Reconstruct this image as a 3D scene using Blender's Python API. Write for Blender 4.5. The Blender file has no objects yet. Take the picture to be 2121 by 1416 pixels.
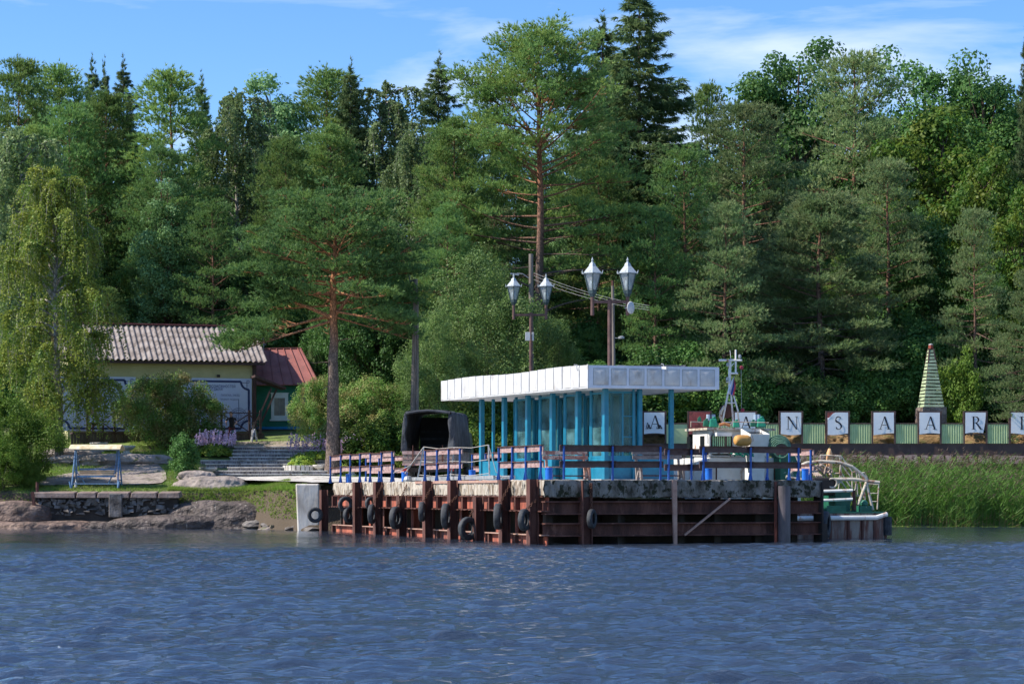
import bpy, math, random
import numpy as np
from mathutils import Vector, Matrix
SC = bpy.context.scene
COL = SC.collection
R_ = math.radians
# ---------------------------------------------------------------- camera, sky, sun, exposure
F, CX, HY, CH = 4500.0, 1060.5, 1020.0, 1.6        # focal length and horizon in photo pixels, eye height in metres
cam = bpy.data.cameras.new('camera'); camo = bpy.data.objects.new('camera', cam); COL.objects.link(camo)
cam.sensor_width = 36; cam.lens = 36 * F / 2121; cam.shift_y = (HY - 708) / 2121
cam.clip_start = .5; cam.clip_end = 3000
camo.location = (0, 0, CH); camo.rotation_euler = (R_(90), 0, 0)
SC.camera = camo
SC.view_settings.view_transform = 'Standard'; SC.view_settings.look = 'None'; SC.view_settings.gamma = 1
SC.view_settings.exposure = 0.72
SUN_EL = R_(43); SUNV = Vector((-.993, -.12, 0)) * math.cos(SUN_EL) + Vector((0, 0, math.sin(SUN_EL)))
sl = bpy.data.lights.new('sun', 'SUN'); slo = bpy.data.objects.new('sun', sl); COL.objects.link(slo)
sl.energy = 4.6; sl.angle = R_(.5); sl.color = (1, .93, .82)
slo.rotation_euler = SUNV.to_track_quat('Z', 'Y').to_euler()
W = bpy.data.worlds.new('World'); SC.world = W; W.use_nodes = True
nt = W.node_tree; nt.nodes.clear()
def N(t, typ, **kw):
    n = t.nodes.new(typ)
    for k, v in kw.items(): setattr(n, k, v)
    return n
sky = N(nt, 'ShaderNodeTexSky', sky_type='NISHITA', sun_disc=False, sun_elevation=SUN_EL, sun_rotation=math.atan2(SUNV.x, SUNV.y),
        air_density=1.0, dust_density=.15, ozone_density=3.0, altitude=900)
tc = N(nt, 'ShaderNodeTexCoord'); mp = N(nt, 'ShaderNodeMapping'); mp.inputs['Scale'].default_value = (2.6, 2.6, 13); mp.inputs['Location'].default_value = (4.15, 1.85, 6.55)
nz = N(nt, 'ShaderNodeTexNoise'); nz.inputs['Scale'].default_value = 2.3; nz.inputs['Detail'].default_value = 9; nz.inputs['Roughness'].default_value = .55; nz.inputs['Distortion'].default_value = .35
rp = N(nt, 'ShaderNodeValToRGB'); rp.color_ramp.elements[0].position = .50; rp.color_ramp.elements[1].position = .82
mx = N(nt, 'ShaderNodeMixRGB'); mx.inputs[2].default_value = (4.4, 4.9, 5.6, 1)
hs = N(nt, 'ShaderNodeHueSaturation'); hs.inputs['Saturation'].default_value = 1.25; hs.inputs['Hue'].default_value = .507; hs.inputs['Value'].default_value = .92
bg = N(nt, 'ShaderNodeBackground'); bg.inputs['Strength'].default_value = .14; wo = N(nt, 'ShaderNodeOutputWorld')
L_ = nt.links.new
L_(tc.outputs['Generated'], mp.inputs[0]); L_(mp.outputs[0], nz.inputs[0]); L_(nz.outputs[0], rp.inputs[0])
L_(sky.outputs[0], hs.inputs['Color']); L_(hs.outputs[0], mx.inputs[1]); L_(rp.outputs[0], mx.inputs[0]); L_(mx.outputs[0], bg.inputs[0]); L_(bg.outputs[0], wo.inputs[0])

def P(px, py, Y): return Vector(((px - CX) / F * Y, Y, CH + (HY - py) / F * Y))
# ---------------------------------------------------------------- helpers
def tag(o, label=None, cat=None, group=None, kind=None):
    if label: o['label'] = label
    if cat: o['category'] = cat
    if group: o['group'] = group
    if kind: o['kind'] = kind
    return o
def thing(name, label, cat, loc=(0, 0, 0), rz=0, group=None):
    o = bpy.data.objects.new(name, None); COL.objects.link(o); o.location = loc; o.rotation_euler = (0, 0, rz)
    o.empty_display_size = .2
    return tag(o, label, cat, group)
def link(name, me, parent=None):
    o = bpy.data.objects.new(name, me); COL.objects.link(o)
    if parent: o.parent = parent
    return o
def copy_tree(o, parent=None):
    c = o.copy(); COL.objects.link(c)
    if parent: c.parent = parent
    for ch in [x for x in bpy.data.objects if x.parent == o]: copy_tree(ch, c)
    return c
def wmat(o):
    m = Matrix.LocRotScale(o.location, o.rotation_euler, o.scale)
    return (wmat(o.parent) @ m) if o.parent else m
class MB:
    """collects shapes for ONE mesh object"""
    def __init__(s): s.v = []; s.f = []; s.mi = []; s.m = Matrix(); s.k = 0; s.smooth = False
    def add(s, vs, fs):
        b = len(s.v); s.v += [tuple(s.m @ Vector(v)) for v in vs]
        s.f += [tuple(b + i for i in f) for f in fs]; s.mi += [s.k] * len(fs); return s
    def box(s, x0, x1, y0, y1, z0, z1):
        return s.add([(x0, y0, z0), (x1, y0, z0), (x1, y1, z0), (x0, y1, z0), (x0, y0, z1), (x1, y0, z1), (x1, y1, z1), (x0, y1, z1)],
                     [(3, 2, 1, 0), (4, 5, 6, 7), (0, 1, 5, 4), (1, 2, 6, 5), (2, 3, 7, 6), (3, 0, 4, 7)])
    def hexa(s, pts): return s.add(pts, [(3, 2, 1, 0), (4, 5, 6, 7), (0, 1, 5, 4), (1, 2, 6, 5), (2, 3, 7, 6), (3, 0, 4, 7)])
    def bar(s, a, b, w, h=None, up=(0, 0, 1)):
        a = Vector(a); b = Vector(b); h = h or w; d = (b - a).normalized(); u = Vector(up)
        if abs(d.dot(u)) > .95: u = Vector((0, 1, 0))
        r = d.cross(u).normalized() * w / 2; u = r.cross(d).normalized() * h / 2
        return s.hexa([a - r - u, a + r - u, b + r - u, b - r - u, a - r + u, a + r + u, b + r + u, b - r + u])
    def tube(s, pts, r, n=8, cap=True):
        pts = [Vector(p) for p in pts]; rs = r if isinstance(r, (list, tuple)) else [r] * len(pts)
        vs = []; fs = []; ref = None
        for i, p in enumerate(pts):
            d = (pts[min(i + 1, len(pts) - 1)] - pts[max(i - 1, 0)]).normalized()
            if ref is None: ref = Vector((0, 0, 1)) if abs(d.z) < .9 else Vector((1, 0, 0))
            a = d.cross(ref).normalized(); b = a.cross(d).normalized(); ref = b
            for k in range(n):
                t = 2 * math.pi * k / n; vs.append(p + (a * math.cos(t) + b * math.sin(t)) * rs[i])
        for i in range(len(pts) - 1):
            for k in range(n):
                k2 = (k + 1) % n; fs.append((i * n + k, i * n + k2, (i + 1) * n + k2, (i + 1) * n + k))
        if cap: fs += [tuple(range(n - 1, -1, -1)), tuple(range((len(pts) - 1) * n, len(pts) * n))]
        return s.add(vs, fs)
    def lathe(s, prof, n=16, c=(0, 0, 0)):
        vs = []; fs = []
        for (r, z) in prof:
            for k in range(n):
                t = 2 * math.pi * k / n; vs.append((c[0] + r * math.cos(t), c[1] + r * math.sin(t), c[2] + z))
        for i in range(len(prof) - 1):
            for k in range(n):
                k2 = (k + 1) % n; fs.append((i * n + k, i * n + k2, (i + 1) * n + k2, (i + 1) * n + k))
        fs += [tuple(range(n - 1, -1, -1)), tuple(range((len(prof) - 1) * n, len(prof) * n))]
        return s.add(vs, fs)
    def torus(s, c, ax, R, r, n=24, m=8, flat=1.0):
        c = Vector(c); ax = Vector(ax).normalized(); a = ax.orthogonal().normalized(); b = ax.cross(a); vs = []; fs = []
        for i in range(n):
            t = 2 * math.pi * i / n; d = a * math.cos(t) + b * math.sin(t)
            for j in range(m):
                q = 2 * math.pi * j / m; vs.append(c + d * (R + r * math.cos(q)) + ax * r * flat * math.sin(q))
        for i in range(n):
            for j in range(m):
                i2 = (i + 1) % n; j2 = (j + 1) % m; fs.append((i * m + j, i2 * m + j, i2 * m + j2, i * m + j2))
        return s.add(vs, fs)
    def prism(s, pts, off):                              # planar polygon pts pushed by off
        n = len(pts); off = Vector(off); vs = [Vector(p) for p in pts] + [Vector(p) + off for p in pts]
        return s.add(vs, [tuple(range(n - 1, -1, -1)), tuple(range(n, 2 * n))] + [(i, (i + 1) % n, n + (i + 1) % n, n + i) for i in range(n)])
    def grid(s, pts, nu, nv):                             # pts[(i*nv)+j]
        return s.add(pts, [(i * nv + j, (i + 1) * nv + j, (i + 1) * nv + j + 1, i * nv + j + 1) for i in range(nu - 1) for j in range(nv - 1)])
    def build(s, name, mat, parent=None, world=False, bevel=0, smooth=False, label=None):
        me = bpy.data.meshes.new(name); vs = s.v
        if world and parent:
            inv = wmat(parent).inverted(); vs = [tuple(inv @ Vector(v)) for v in vs]
        me.from_pydata(vs, [], s.f)
        for m in (mat if isinstance(mat, (list, tuple)) else [mat]): me.materials.append(m)
        if len(me.materials) > 1: me.polygons.foreach_set('material_index', s.mi)
        if smooth: me.shade_smooth()
        me.update(); o = link(name, me, parent)
        if bevel:
            b = o.modifiers.new('bevel', 'BEVEL'); b.width = bevel; b.segments = 2; b.limit_method = 'ANGLE'
        if label: o['label'] = label
        return o
def npmesh(name, V, k, mats, mi=None, smooth=False):      # V: (n*k,3) loose k-gons
    n = len(V) // k; me = bpy.data.meshes.new(name)
    me.vertices.add(n * k); me.vertices.foreach_set('co', np.ascontiguousarray(V, dtype=np.float32).ravel())
    me.loops.add(n * k); me.loops.foreach_set('vertex_index', np.arange(n * k, dtype=np.int32))
    me.polygons.add(n); me.polygons.foreach_set('loop_start', np.arange(0, n * k, k, dtype=np.int32))
    for m in mats: me.materials.append(m)
    if mi is not None: me.polygons.foreach_set('material_index', mi.astype(np.int32))
    me.update(calc_edges=True); return me
def gridmesh(name, X, Y, Z, mats, mi=None):
    nu, nv = X.shape; me = bpy.data.meshes.new(name); V = np.stack([X, Y, Z], -1).reshape(-1, 3)
    me.vertices.add(len(V)); me.vertices.foreach_set('co', V.astype(np.float32).ravel())
    i, j = np.meshgrid(np.arange(nu - 1), np.arange(nv - 1), indexing='ij'); a = i * nv + j
    Q = np.stack([a, a + nv, a + nv + 1, a + 1], -1).reshape(-1, 4).astype(np.int32)
    me.loops.add(Q.size); me.loops.foreach_set('vertex_index', Q.ravel())
    me.polygons.add(len(Q)); me.polygons.foreach_set('loop_start', np.arange(0, Q.size, 4, dtype=np.int32))
    for m in mats: me.materials.append(m)
    me.update(calc_edges=True); me.shade_smooth(); return me
# ---------------------------------------------------------------- materials
def newmat(name):
    m = bpy.data.materials.new(name); m.use_nodes = True; t = m.node_tree; b = t.nodes['Principled BSDF']; return m, t, b
def mat(name, cols, scale=3., stretch=(1, 1, 1), rough=.75, metal=0., bump=.0, bscale=None, detail=8, lo=.35, hi=.65, spec=.4, wave=None, stain=None, coat=0, bdist=.05):
    """cols: 1-4 colours spread over a noise; stain=(colour, scale, stretch, lo, hi) a second layer of patches"""
    m, t, b = newmat(name); l = t.links.new
    tcn = N(t, 'ShaderNodeTexCoord'); mpn = N(t, 'ShaderNodeMapping'); mpn.inputs['Scale'].default_value = stretch
    l(tcn.outputs['Object'], mpn.inputs[0])
    b.inputs['Roughness'].default_value = rough; b.inputs['Metallic'].default_value = metal; b.inputs['Specular IOR Level'].default_value = spec
    nn = N(t, 'ShaderNodeTexNoise'); nn.inputs['Scale'].default_value = scale; nn.inputs['Detail'].default_value = detail; nn.inputs['Roughness'].default_value = .62
    l(mpn.outputs[0], nn.inputs[0]); rr = N(t, 'ShaderNodeValToRGB'); cr = rr.color_ramp
    if len(cols) == 1: c = cols[0]; cols = [tuple(x * .86 for x in c), tuple(min(1, x * 1.1) for x in c)]
    n = len(cols); cr.elements[0].position = lo; cr.elements[1].position = hi
    for i in range(1, n - 1): cr.elements.new(lo + (hi - lo) * i / (n - 1))
    for e, c in zip(cr.elements, cols): e.color = (*c, 1)
    l(nn.outputs[0], rr.inputs[0]); out = rr.outputs[0]
    if stain:
        sc_, ss, st, s0, s1 = stain
        m2 = N(t, 'ShaderNodeMapping'); m2.inputs['Scale'].default_value = st; m2.inputs['Location'].default_value = (3.3, 1.7, .6); l(tcn.outputs['Object'], m2.inputs[0])
        n2 = N(t, 'ShaderNodeTexNoise'); n2.inputs['Scale'].default_value = ss; n2.inputs['Detail'].default_value = 9; n2.inputs['Roughness'].default_value = .65; l(m2.outputs[0], n2.inputs[0])
        r2 = N(t, 'ShaderNodeValToRGB'); r2.color_ramp.elements[0].position = s0; r2.color_ramp.elements[1].position = s1; l(n2.outputs[0], r2.inputs[0])
        x2 = N(t, 'ShaderNodeMixRGB'); l(r2.outputs[0], x2.inputs[0]); l(out, x2.inputs[1]); x2.inputs[2].default_value = (*sc_, 1); out = x2.outputs[0]
    l(out, b.inputs['Base Color'])
    if bump:
        nb = N(t, 'ShaderNodeTexNoise'); nb.inputs['Scale'].default_value = bscale or scale * 3; nb.inputs['Detail'].default_value = 6; l(mpn.outputs[0], nb.inputs[0])
        bp = N(t, 'ShaderNodeBump'); bp.inputs['Strength'].default_value = bump; bp.inputs['Distance'].default_value = bdist; l(nb.outputs[0], bp.inputs['Height']); l(bp.outputs[0], b.inputs['Normal'])
    if coat: b.inputs['Coat Weight'].default_value = coat
    return m
def leafmat(name, c0, c1, c2=None, trans=.38, rough=.55, c3=None, clump=.9):
    """c0..c1 vary leaf by leaf, c2 in clumps (young or dry shoots)"""
    m, t, b = newmat(name); l = t.links.new
    g = N(t, 'ShaderNodeNewGeometry'); r = N(t, 'ShaderNodeValToRGB'); r.color_ramp.elements[0].color = (*c0, 1); r.color_ramp.elements[1].color = (*c1, 1)
    l(g.outputs['Random Per Island'], r.inputs[0]); out = r.outputs[0]
    if c2:
        tcn = N(t, 'ShaderNodeTexCoord'); nn = N(t, 'ShaderNodeTexNoise'); nn.inputs['Scale'].default_value = clump; nn.inputs['Detail'].default_value = 4
        l(tcn.outputs['Object'], nn.inputs[0]); rr = N(t, 'ShaderNodeValToRGB'); rr.color_ramp.elements[0].position = .42; rr.color_ramp.elements[1].position = .66; l(nn.outputs[0], rr.inputs[0])
        x = N(t, 'ShaderNodeMixRGB'); l(rr.outputs[0], x.inputs[0]); l(out, x.inputs[1]); x.inputs[2].default_value = (*c2, 1); out = x.outputs[0]
    oi = N(t, 'ShaderNodeObjectInfo'); h = N(t, 'ShaderNodeHueSaturation'); ma = N(t, 'ShaderNodeMapRange'); ma.inputs[3].default_value = .78; ma.inputs[4].default_value = 1.3
    l(oi.outputs['Random'], ma.inputs[0]); l(ma.outputs[0], h.inputs['Value']); l(out, h.inputs['Color']); out = h.outputs[0]
    l(out, b.inputs['Base Color']); b.inputs['Roughness'].default_value = rough; b.inputs['Specular IOR Level'].default_value = .25
    tr = N(t, 'ShaderNodeBsdfTranslucent'); l(out, tr.inputs[0]); ms = N(t, 'ShaderNodeMixShader'); ms.inputs[0].default_value = trans
    l(b.outputs[0], ms.inputs[1]); l(tr.outputs[0], ms.inputs[2]); l(ms.outputs[0], t.nodes['Material Output'].inputs[0]); return m
M = {}
M['pine'] = leafmat('pine_needles', (0.0947, 0.194, 0.0569), (0.217, 0.352, 0.107), (0.257, 0.345, 0.0855))
M['pineb'] = leafmat('pine_needles_bluish', (0.0893, 0.215, 0.0756), (0.221, 0.373, 0.124), (0.234, 0.373, 0.096))
M['pineg'] = leafmat('pine_needles_greyish', (0.123, 0.206, 0.081), (0.26, 0.368, 0.145), (0.247, 0.294, 0.129))
M['spruce'] = leafmat('spruce_needles', (0.0462, 0.0931, 0.0393), (0.112, 0.186, 0.0714), (0.172, 0.225, 0.0803))
M['birchy'] = leafmat('birch_leaves_yellowing', (0.167, 0.229, 0.0385), (0.334, 0.363, 0.0605), (0.133, 0.229, 0.044), trans=.35)
M['birchg'] = leafmat('birch_leaves', (0.124, 0.192, 0.0774), (0.248, 0.32, 0.141), (0.169, 0.243, 0.0845), trans=.35)
M['aspen'] = leafmat('aspen_leaves', (0.0887, 0.197, 0.0777), (0.222, 0.352, 0.143), (0.133, 0.24, 0.0777))
M['oak'] = leafmat('oak_leaves', (0.0451, 0.125, 0.0365), (0.124, 0.25, 0.0655), (0.101, 0.213, 0.0437))
M['maple'] = leafmat('maple_leaves', (0.0333, 0.101, 0.0162), (0.0867, 0.171, 0.0243), (0.126, 0.155, 0.0203), trans=.4)
M['lime'] = leafmat('shrub_leaves_bright', (0.081, 0.162, 0.018), (0.162, 0.238, 0.036), (0.108, 0.187, 0.027), trans=.4)
M['bush'] = leafmat('bush_leaves', (0.0792, 0.192, 0.0385), (0.188, 0.334, 0.066), (0.257, 0.213, 0.088), trans=.35, clump=1.6)
M['willow'] = leafmat('willow_leaves', (0.0824, 0.146, 0.0535), (0.197, 0.279, 0.0869), (0.124, 0.218, 0.0535), trans=.35)
M['hosta'] = leafmat('hosta_leaves', (.08, .18, .02), (.20, .32, .05), (.30, .36, .04), trans=.35, clump=3)
M['flower'] = leafmat('lilac_flowers', (.50, .33, .46), (.74, .58, .70), None, trans=.3)
M['reed'] = leafmat('reed_blades', (.09, .21, .03), (.20, .36, .08), (.13, .27, .04), trans=.4)
M['reedhead'] = leafmat('reed_heads', (.10, .06, .05), (.20, .14, .10), None)
M['reeddry'] = leafmat('reed_dry_stems', (.22, .18, .08), (.34, .28, .12), None)
M['grass'] = leafmat('grass_blades', (.10, .21, .03), (.24, .36, .055), (.22, .27, .07), trans=.4, clump=.7)
M['barkp'] = None
M['_'] = None
def barkmat(name, lowc, highc, z0, z1, scale=5):
    m, t, b = newmat(name); l = t.links.new
    tcn = N(t, 'ShaderNodeTexCoord'); se = N(t, 'ShaderNodeSeparateXYZ'); l(tcn.outputs['Object'], se.inputs[0])
    mr = N(t, 'ShaderNodeMapRange'); mr.inputs[1].default_value = z0; mr.inputs[2].default_value = z1; l(se.outputs[2], mr.inputs[0])
    mpn = N(t, 'ShaderNodeMapping'); mpn.inputs['Scale'].default_value = (1, 1, .45); l(tcn.outputs['Object'], mpn.inputs[0])
    nn = N(t, 'ShaderNodeTexVoronoi'); nn.feature = 'DISTANCE_TO_EDGE'; nn.inputs['Scale'].default_value = scale * 2.2; l(mpn.outputs[0], nn.inputs[0])
    n2 = N(t, 'ShaderNodeTexNoise'); n2.inputs['Scale'].default_value = scale * 2; n2.inputs['Detail'].default_value = 8; l(mpn.outputs[0], n2.inputs[0])
    x = N(t, 'ShaderNodeMixRGB'); l(mr.outputs[0], x.inputs[0]); x.inputs[1].default_value = (*lowc, 1); x.inputs[2].default_value = (*highc, 1)
    r = N(t, 'ShaderNodeValToRGB'); r.color_ramp.elements[0].position = .0; r.color_ramp.elements[1].position = .22; r.color_ramp.elements[0].color = (.35, .33, .32, 1); l(nn.outputs[0], r.inputs[0])
    r3 = N(t, 'ShaderNodeValToRGB'); r3.color_ramp.elements[0].position = .3; r3.color_ramp.elements[1].position = .7; r3.color_ramp.elements[0].color = (.6, .6, .6, 1); r3.color_ramp.elements[1].color = (1.25, 1.2, 1.15, 1); l(n2.outputs[0], r3.inputs[0])
    y = N(t, 'ShaderNodeMixRGB', blend_type='MULTIPLY'); y.inputs[0].default_value = 1; l(x.outputs[0], y.inputs[1]); l(r.outputs[0], y.inputs[2])
    z = N(t, 'ShaderNodeMixRGB', blend_type='MULTIPLY'); z.inputs[0].default_value = 1; l(y.outputs[0], z.inputs[1]); l(r3.outputs[0], z.inputs[2])
    l(z.outputs[0], b.inputs['Base Color']); b.inputs['Roughness'].default_value = .9
    bp = N(t, 'ShaderNodeBump'); bp.inputs['Strength'].default_value = .8; bp.inputs['Distance'].default_value = .04; l(n2.outputs[0], bp.inputs['Height']); l(bp.outputs[0], b.inputs['Normal'])
    return m
M['barkp'] = barkmat('pine_bark', (.17, .13, .11), (.27, .135, .085), 5, 11)
M['barkt'] = barkmat('tall_pine_bark', (.16, .115, .095), (.42, .18, .09), 10, 16.5)
M['barko'] = barkmat('orange_pine_bark', (.20, .15, .125), (.50, .22, .10), 6.6, 8.4)
M['barkd'] = barkmat('dark_bark', (.10, .08, .07), (.16, .11, .085), 2, 10)
M['barkb'] = barkmat('birch_bark', (.13, .11, .10), (.45, .43, .40), 1.5, 5, 3)
# ---------------------------------------------------------------- ground profile
def smooth(a, b, x): t = np.clip((x - a) / (b - a), 0, 1); return t * t * (3 - 2 * t)
def vnoise(x, y, s=1., seed=0):
    r = np.random.RandomState(seed); out = 0
    for k in range(6):
        a = r.rand() * 6.28; f = s * (1 + .8 * r.rand()) ; out = out + np.sin(x * math.cos(a) * f + y * math.sin(a) * f + r.rand() * 6.28)
    return out / 6
def H(X, Y):
    X = np.asarray(X, float); Y = np.asarray(Y, float)
    left = np.interp(Y + 4.6 * smooth(-12.5, -9.4, X) * (1 - smooth(96, 102, Y)), [95, 97.2, 97.75, 98.35, 101, 106, 113, 116, 125, 150, 200, 300, 600], [-2, -1, .3, 1.70, 2.1, 3.0, 4.25, 4.7, 5.6, 9, 17, 24, 30])
    mid = np.interp(Y, [89, 91.3, 92.6, 101, 104, 113, 116, 125, 150, 200, 300, 600], [-2, -.5, 1.9, 2.1, 2.5, 4.0, 4.5, 5.3, 8.5, 16, 23, 30])
    right = np.interp(Y, [99, 103, 112, 114.5, 116, 120, 150, 200, 300, 600], [-1.5, .1, .8, 3.3, 4.0, 4.9, 8.5, 16, 23, 30])
    wl = 1 - smooth(-9.7, -8.7, X); wr = smooth(0, 5, X)
    z = left * wl + mid * (1 - wl) * (1 - wr) + right * wr
    return z + .12 * vnoise(X, Y, .5, 3) * smooth(99, 104, Y) + 1.2 * vnoise(X, Y, .05, 5) * smooth(125, 160, Y)
def gz(X, Y): return float(H(X, Y))
# ---------------------------------------------------------------- water
def waves(X, Y):
    r = np.random.RandomState(11); Z = np.zeros_like(X)
    calm = .18 + .82 * (1 - smooth(60, 70, Y + 5 * vnoise(X, Y, .12, 2) - .22 * np.clip(X, -12, 30)))
    patch = .80 + .42 * vnoise(X * .3, Y, .5, 9) + .25 * vnoise(X * .5, Y, 1.7, 19)
    band = 1 - .75 * smooth(4, 9, X) * np.exp(-((Y - 55.5 - .03 * X) / 1.0) ** 2)
    for k in range(90):
        lam = .27 * (1.1 / .27) ** (r.rand() ** 1.7); a = r.normal(math.pi / 2 + .12, .42)      # waves roll mostly towards the viewer
        kx, ky = math.cos(a) * 2 * math.pi / lam, math.sin(a) * 2 * math.pi / lam
        amp = .0060 * lam ** .85
        Z += amp * np.sin(kx * X + ky * Y + r.rand() * 6.28)
    # sharpen the crests
    Z = Z + 4 * np.sign(Z) * Z * Z * (Z > 0)
    return Z * calm * patch * band
def axis(fine0, fine1, step, far0, far1, g=1.35):
    a = list(np.arange(fine0, fine1, step)); s = step; x = a[-1]
    while x < far1: s *= g; x += s; a.append(x)
    s = step; x = a[0]; pre = []
    while x > far0: s *= g; x -= s; pre.append(x)
    return np.array(pre[::-1] + a)
xs = axis(-25, 27, .08, -900, 900); ys = axis(16, 78, .06, -300, 1500)
ys = np.concatenate([ys[ys < 45], np.arange(45, 78, .085), np.arange(78, 112, .12), axis(112, 113, .2, 112, 900)[5:]]); ys = np.unique(ys)
X, Y = np.meshgrid(xs, ys, indexing='ij'); Z = np.where((np.abs(X - 1) < 27) & (Y > 15) & (Y < 113), waves(X, Y), 0)
m, t, b = newmat('lake_water'); l = t.links.new
b.inputs['Base Color'].default_value = (.024, .036, .058, 1); b.inputs['Roughness'].default_value = .05; b.inputs['IOR'].default_value = 1.85; b.inputs['Specular IOR Level'].default_value = .5
tcn = N(t, 'ShaderNodeTexCoord'); mp1 = N(t, 'ShaderNodeMapping'); mp1.inputs['Scale'].default_value = (.8, 1.6, 1); l(tcn.outputs['Object'], mp1.inputs[0])
n1 = N(t, 'ShaderNodeTexNoise'); n1.inputs['Scale'].default_value = 9; n1.inputs['Detail'].default_value = 5; n1.inputs['Roughness'].default_value = .6; l(mp1.outputs[0], n1.inputs[0])
mp2 = N(t, 'ShaderNodeMapping'); mp2.inputs['Scale'].default_value = (.04, .25, 1); l(tcn.outputs['Object'], mp2.inputs[0])
n2 = N(t, 'ShaderNodeTexNoise'); n2.inputs['Scale'].default_value = 1.1; n2.inputs['Detail'].default_value = 4; l(mp2.outputs[0], n2.inputs[0])
r2 = N(t, 'ShaderNodeMapRange'); r2.inputs[1].default_value = .38; r2.inputs[2].default_value = .62; r2.inputs[3].default_value = .45; r2.inputs[4].default_value = 1; l(n2.outputs[0], r2.inputs[0])
se = N(t, 'ShaderNodeSeparateXYZ'); l(tcn.outputs['Object'], se.inputs[0])
r3 = N(t, 'ShaderNodeMapRange'); r3.inputs[1].default_value = 62; r3.inputs[2].default_value = 72; r3.inputs[3].default_value = 1; r3.inputs[4].default_value = .2; l(se.outputs[1], r3.inputs[0])
mu = N(t, 'ShaderNodeMath', operation='MULTIPLY'); l(r2.outputs[0], mu.inputs[0]); l(r3.outputs[0], mu.inputs[1])
bp = N(t, 'ShaderNodeBump'); bp.inputs['Distance'].default_value = .06; l(mu.outputs[0], bp.inputs['Strength']); l(n1.outputs[0], bp.inputs['Height']); l(bp.outputs[0], b.inputs['Normal'])
tag(link('water', gridmesh('water', X, Y, Z, [m])), kind='structure')
# ---------------------------------------------------------------- ground
def groundmat():
    m, t, b = newmat('ground_soil_and_grass'); l = t.links.new
    tcn = N(t, 'ShaderNodeTexCoord'); n1 = N(t, 'ShaderNodeTexNoise'); n1.inputs['Scale'].default_value = .55; n1.inputs['Detail'].default_value = 9; l(tcn.outputs['Object'], n1.inputs[0])
    r = N(t, 'ShaderNodeValToRGB'); cr = r.color_ramp; cr.elements[0].position = .36; cr.elements[0].color = (.10, .085, .05, 1); cr.elements[1].position = .62; cr.elements[1].color = (.17, .24, .05, 1)
    e = cr.elements.new(.48); e.color = (.12, .16, .045, 1); l(n1.outputs[0], r.inputs[0])
    n2 = N(t, 'ShaderNodeTexNoise'); n2.inputs['Scale'].default_value = 14; n2.inputs['Detail'].default_value = 6; l(tcn.outputs['Object'], n2.inputs[0])
    x = N(t, 'ShaderNodeMixRGB', blend_type='MULTIPLY'); x.inputs[0].default_value = .8; l(r.outputs[0], x.inputs[1])
    r2 = N(t, 'ShaderNodeValToRGB'); r2.color_ramp.elements[0].position = .3; r2.color_ramp.elements[1].position = .7; r2.color_ramp.elements[0].color = (.5, .5, .5, 1); r2.color_ramp.elements[1].color = (1.3, 1.3, 1.3, 1); l(n2.outputs[0], r2.inputs[0]); l(r2.outputs[0], x.inputs[2])
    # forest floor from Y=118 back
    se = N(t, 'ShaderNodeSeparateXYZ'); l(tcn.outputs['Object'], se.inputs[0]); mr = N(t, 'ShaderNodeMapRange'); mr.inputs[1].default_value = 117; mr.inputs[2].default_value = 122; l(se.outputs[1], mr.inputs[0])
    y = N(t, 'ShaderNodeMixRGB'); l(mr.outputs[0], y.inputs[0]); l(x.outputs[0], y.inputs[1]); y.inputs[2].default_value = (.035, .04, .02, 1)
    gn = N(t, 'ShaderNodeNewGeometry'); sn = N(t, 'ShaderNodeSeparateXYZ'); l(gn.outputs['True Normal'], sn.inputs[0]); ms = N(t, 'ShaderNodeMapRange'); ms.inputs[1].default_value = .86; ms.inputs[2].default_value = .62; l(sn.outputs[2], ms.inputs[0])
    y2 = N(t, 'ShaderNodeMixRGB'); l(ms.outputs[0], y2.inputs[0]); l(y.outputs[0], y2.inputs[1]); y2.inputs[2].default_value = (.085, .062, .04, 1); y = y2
    l(y.outputs[0], b.inputs['Base Color']); b.inputs['Roughness'].default_value = .95
    bp = N(t, 'ShaderNodeBump'); bp.inputs['Strength'].default_value = .7; bp.inputs['Distance'].default_value = .08; l(n2.outputs[0], bp.inputs['Height']); l(bp.outputs[0], b.inputs['Normal']); return m
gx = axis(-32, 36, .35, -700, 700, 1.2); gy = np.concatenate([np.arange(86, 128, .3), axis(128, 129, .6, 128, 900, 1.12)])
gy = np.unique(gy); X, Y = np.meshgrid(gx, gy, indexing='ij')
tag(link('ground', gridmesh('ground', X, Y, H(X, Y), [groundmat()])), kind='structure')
# bed of the lake out to the horizon
lb = MB().grid([(-900, -300, -2.2), (-900, 1500, -2.2), (900, -300, -2.2), (900, 1500, -2.2)], 2, 2)
tag(lb.build('lake_bed', mat('mud', [(.05, .045, .03)])), kind='structure')
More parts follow.
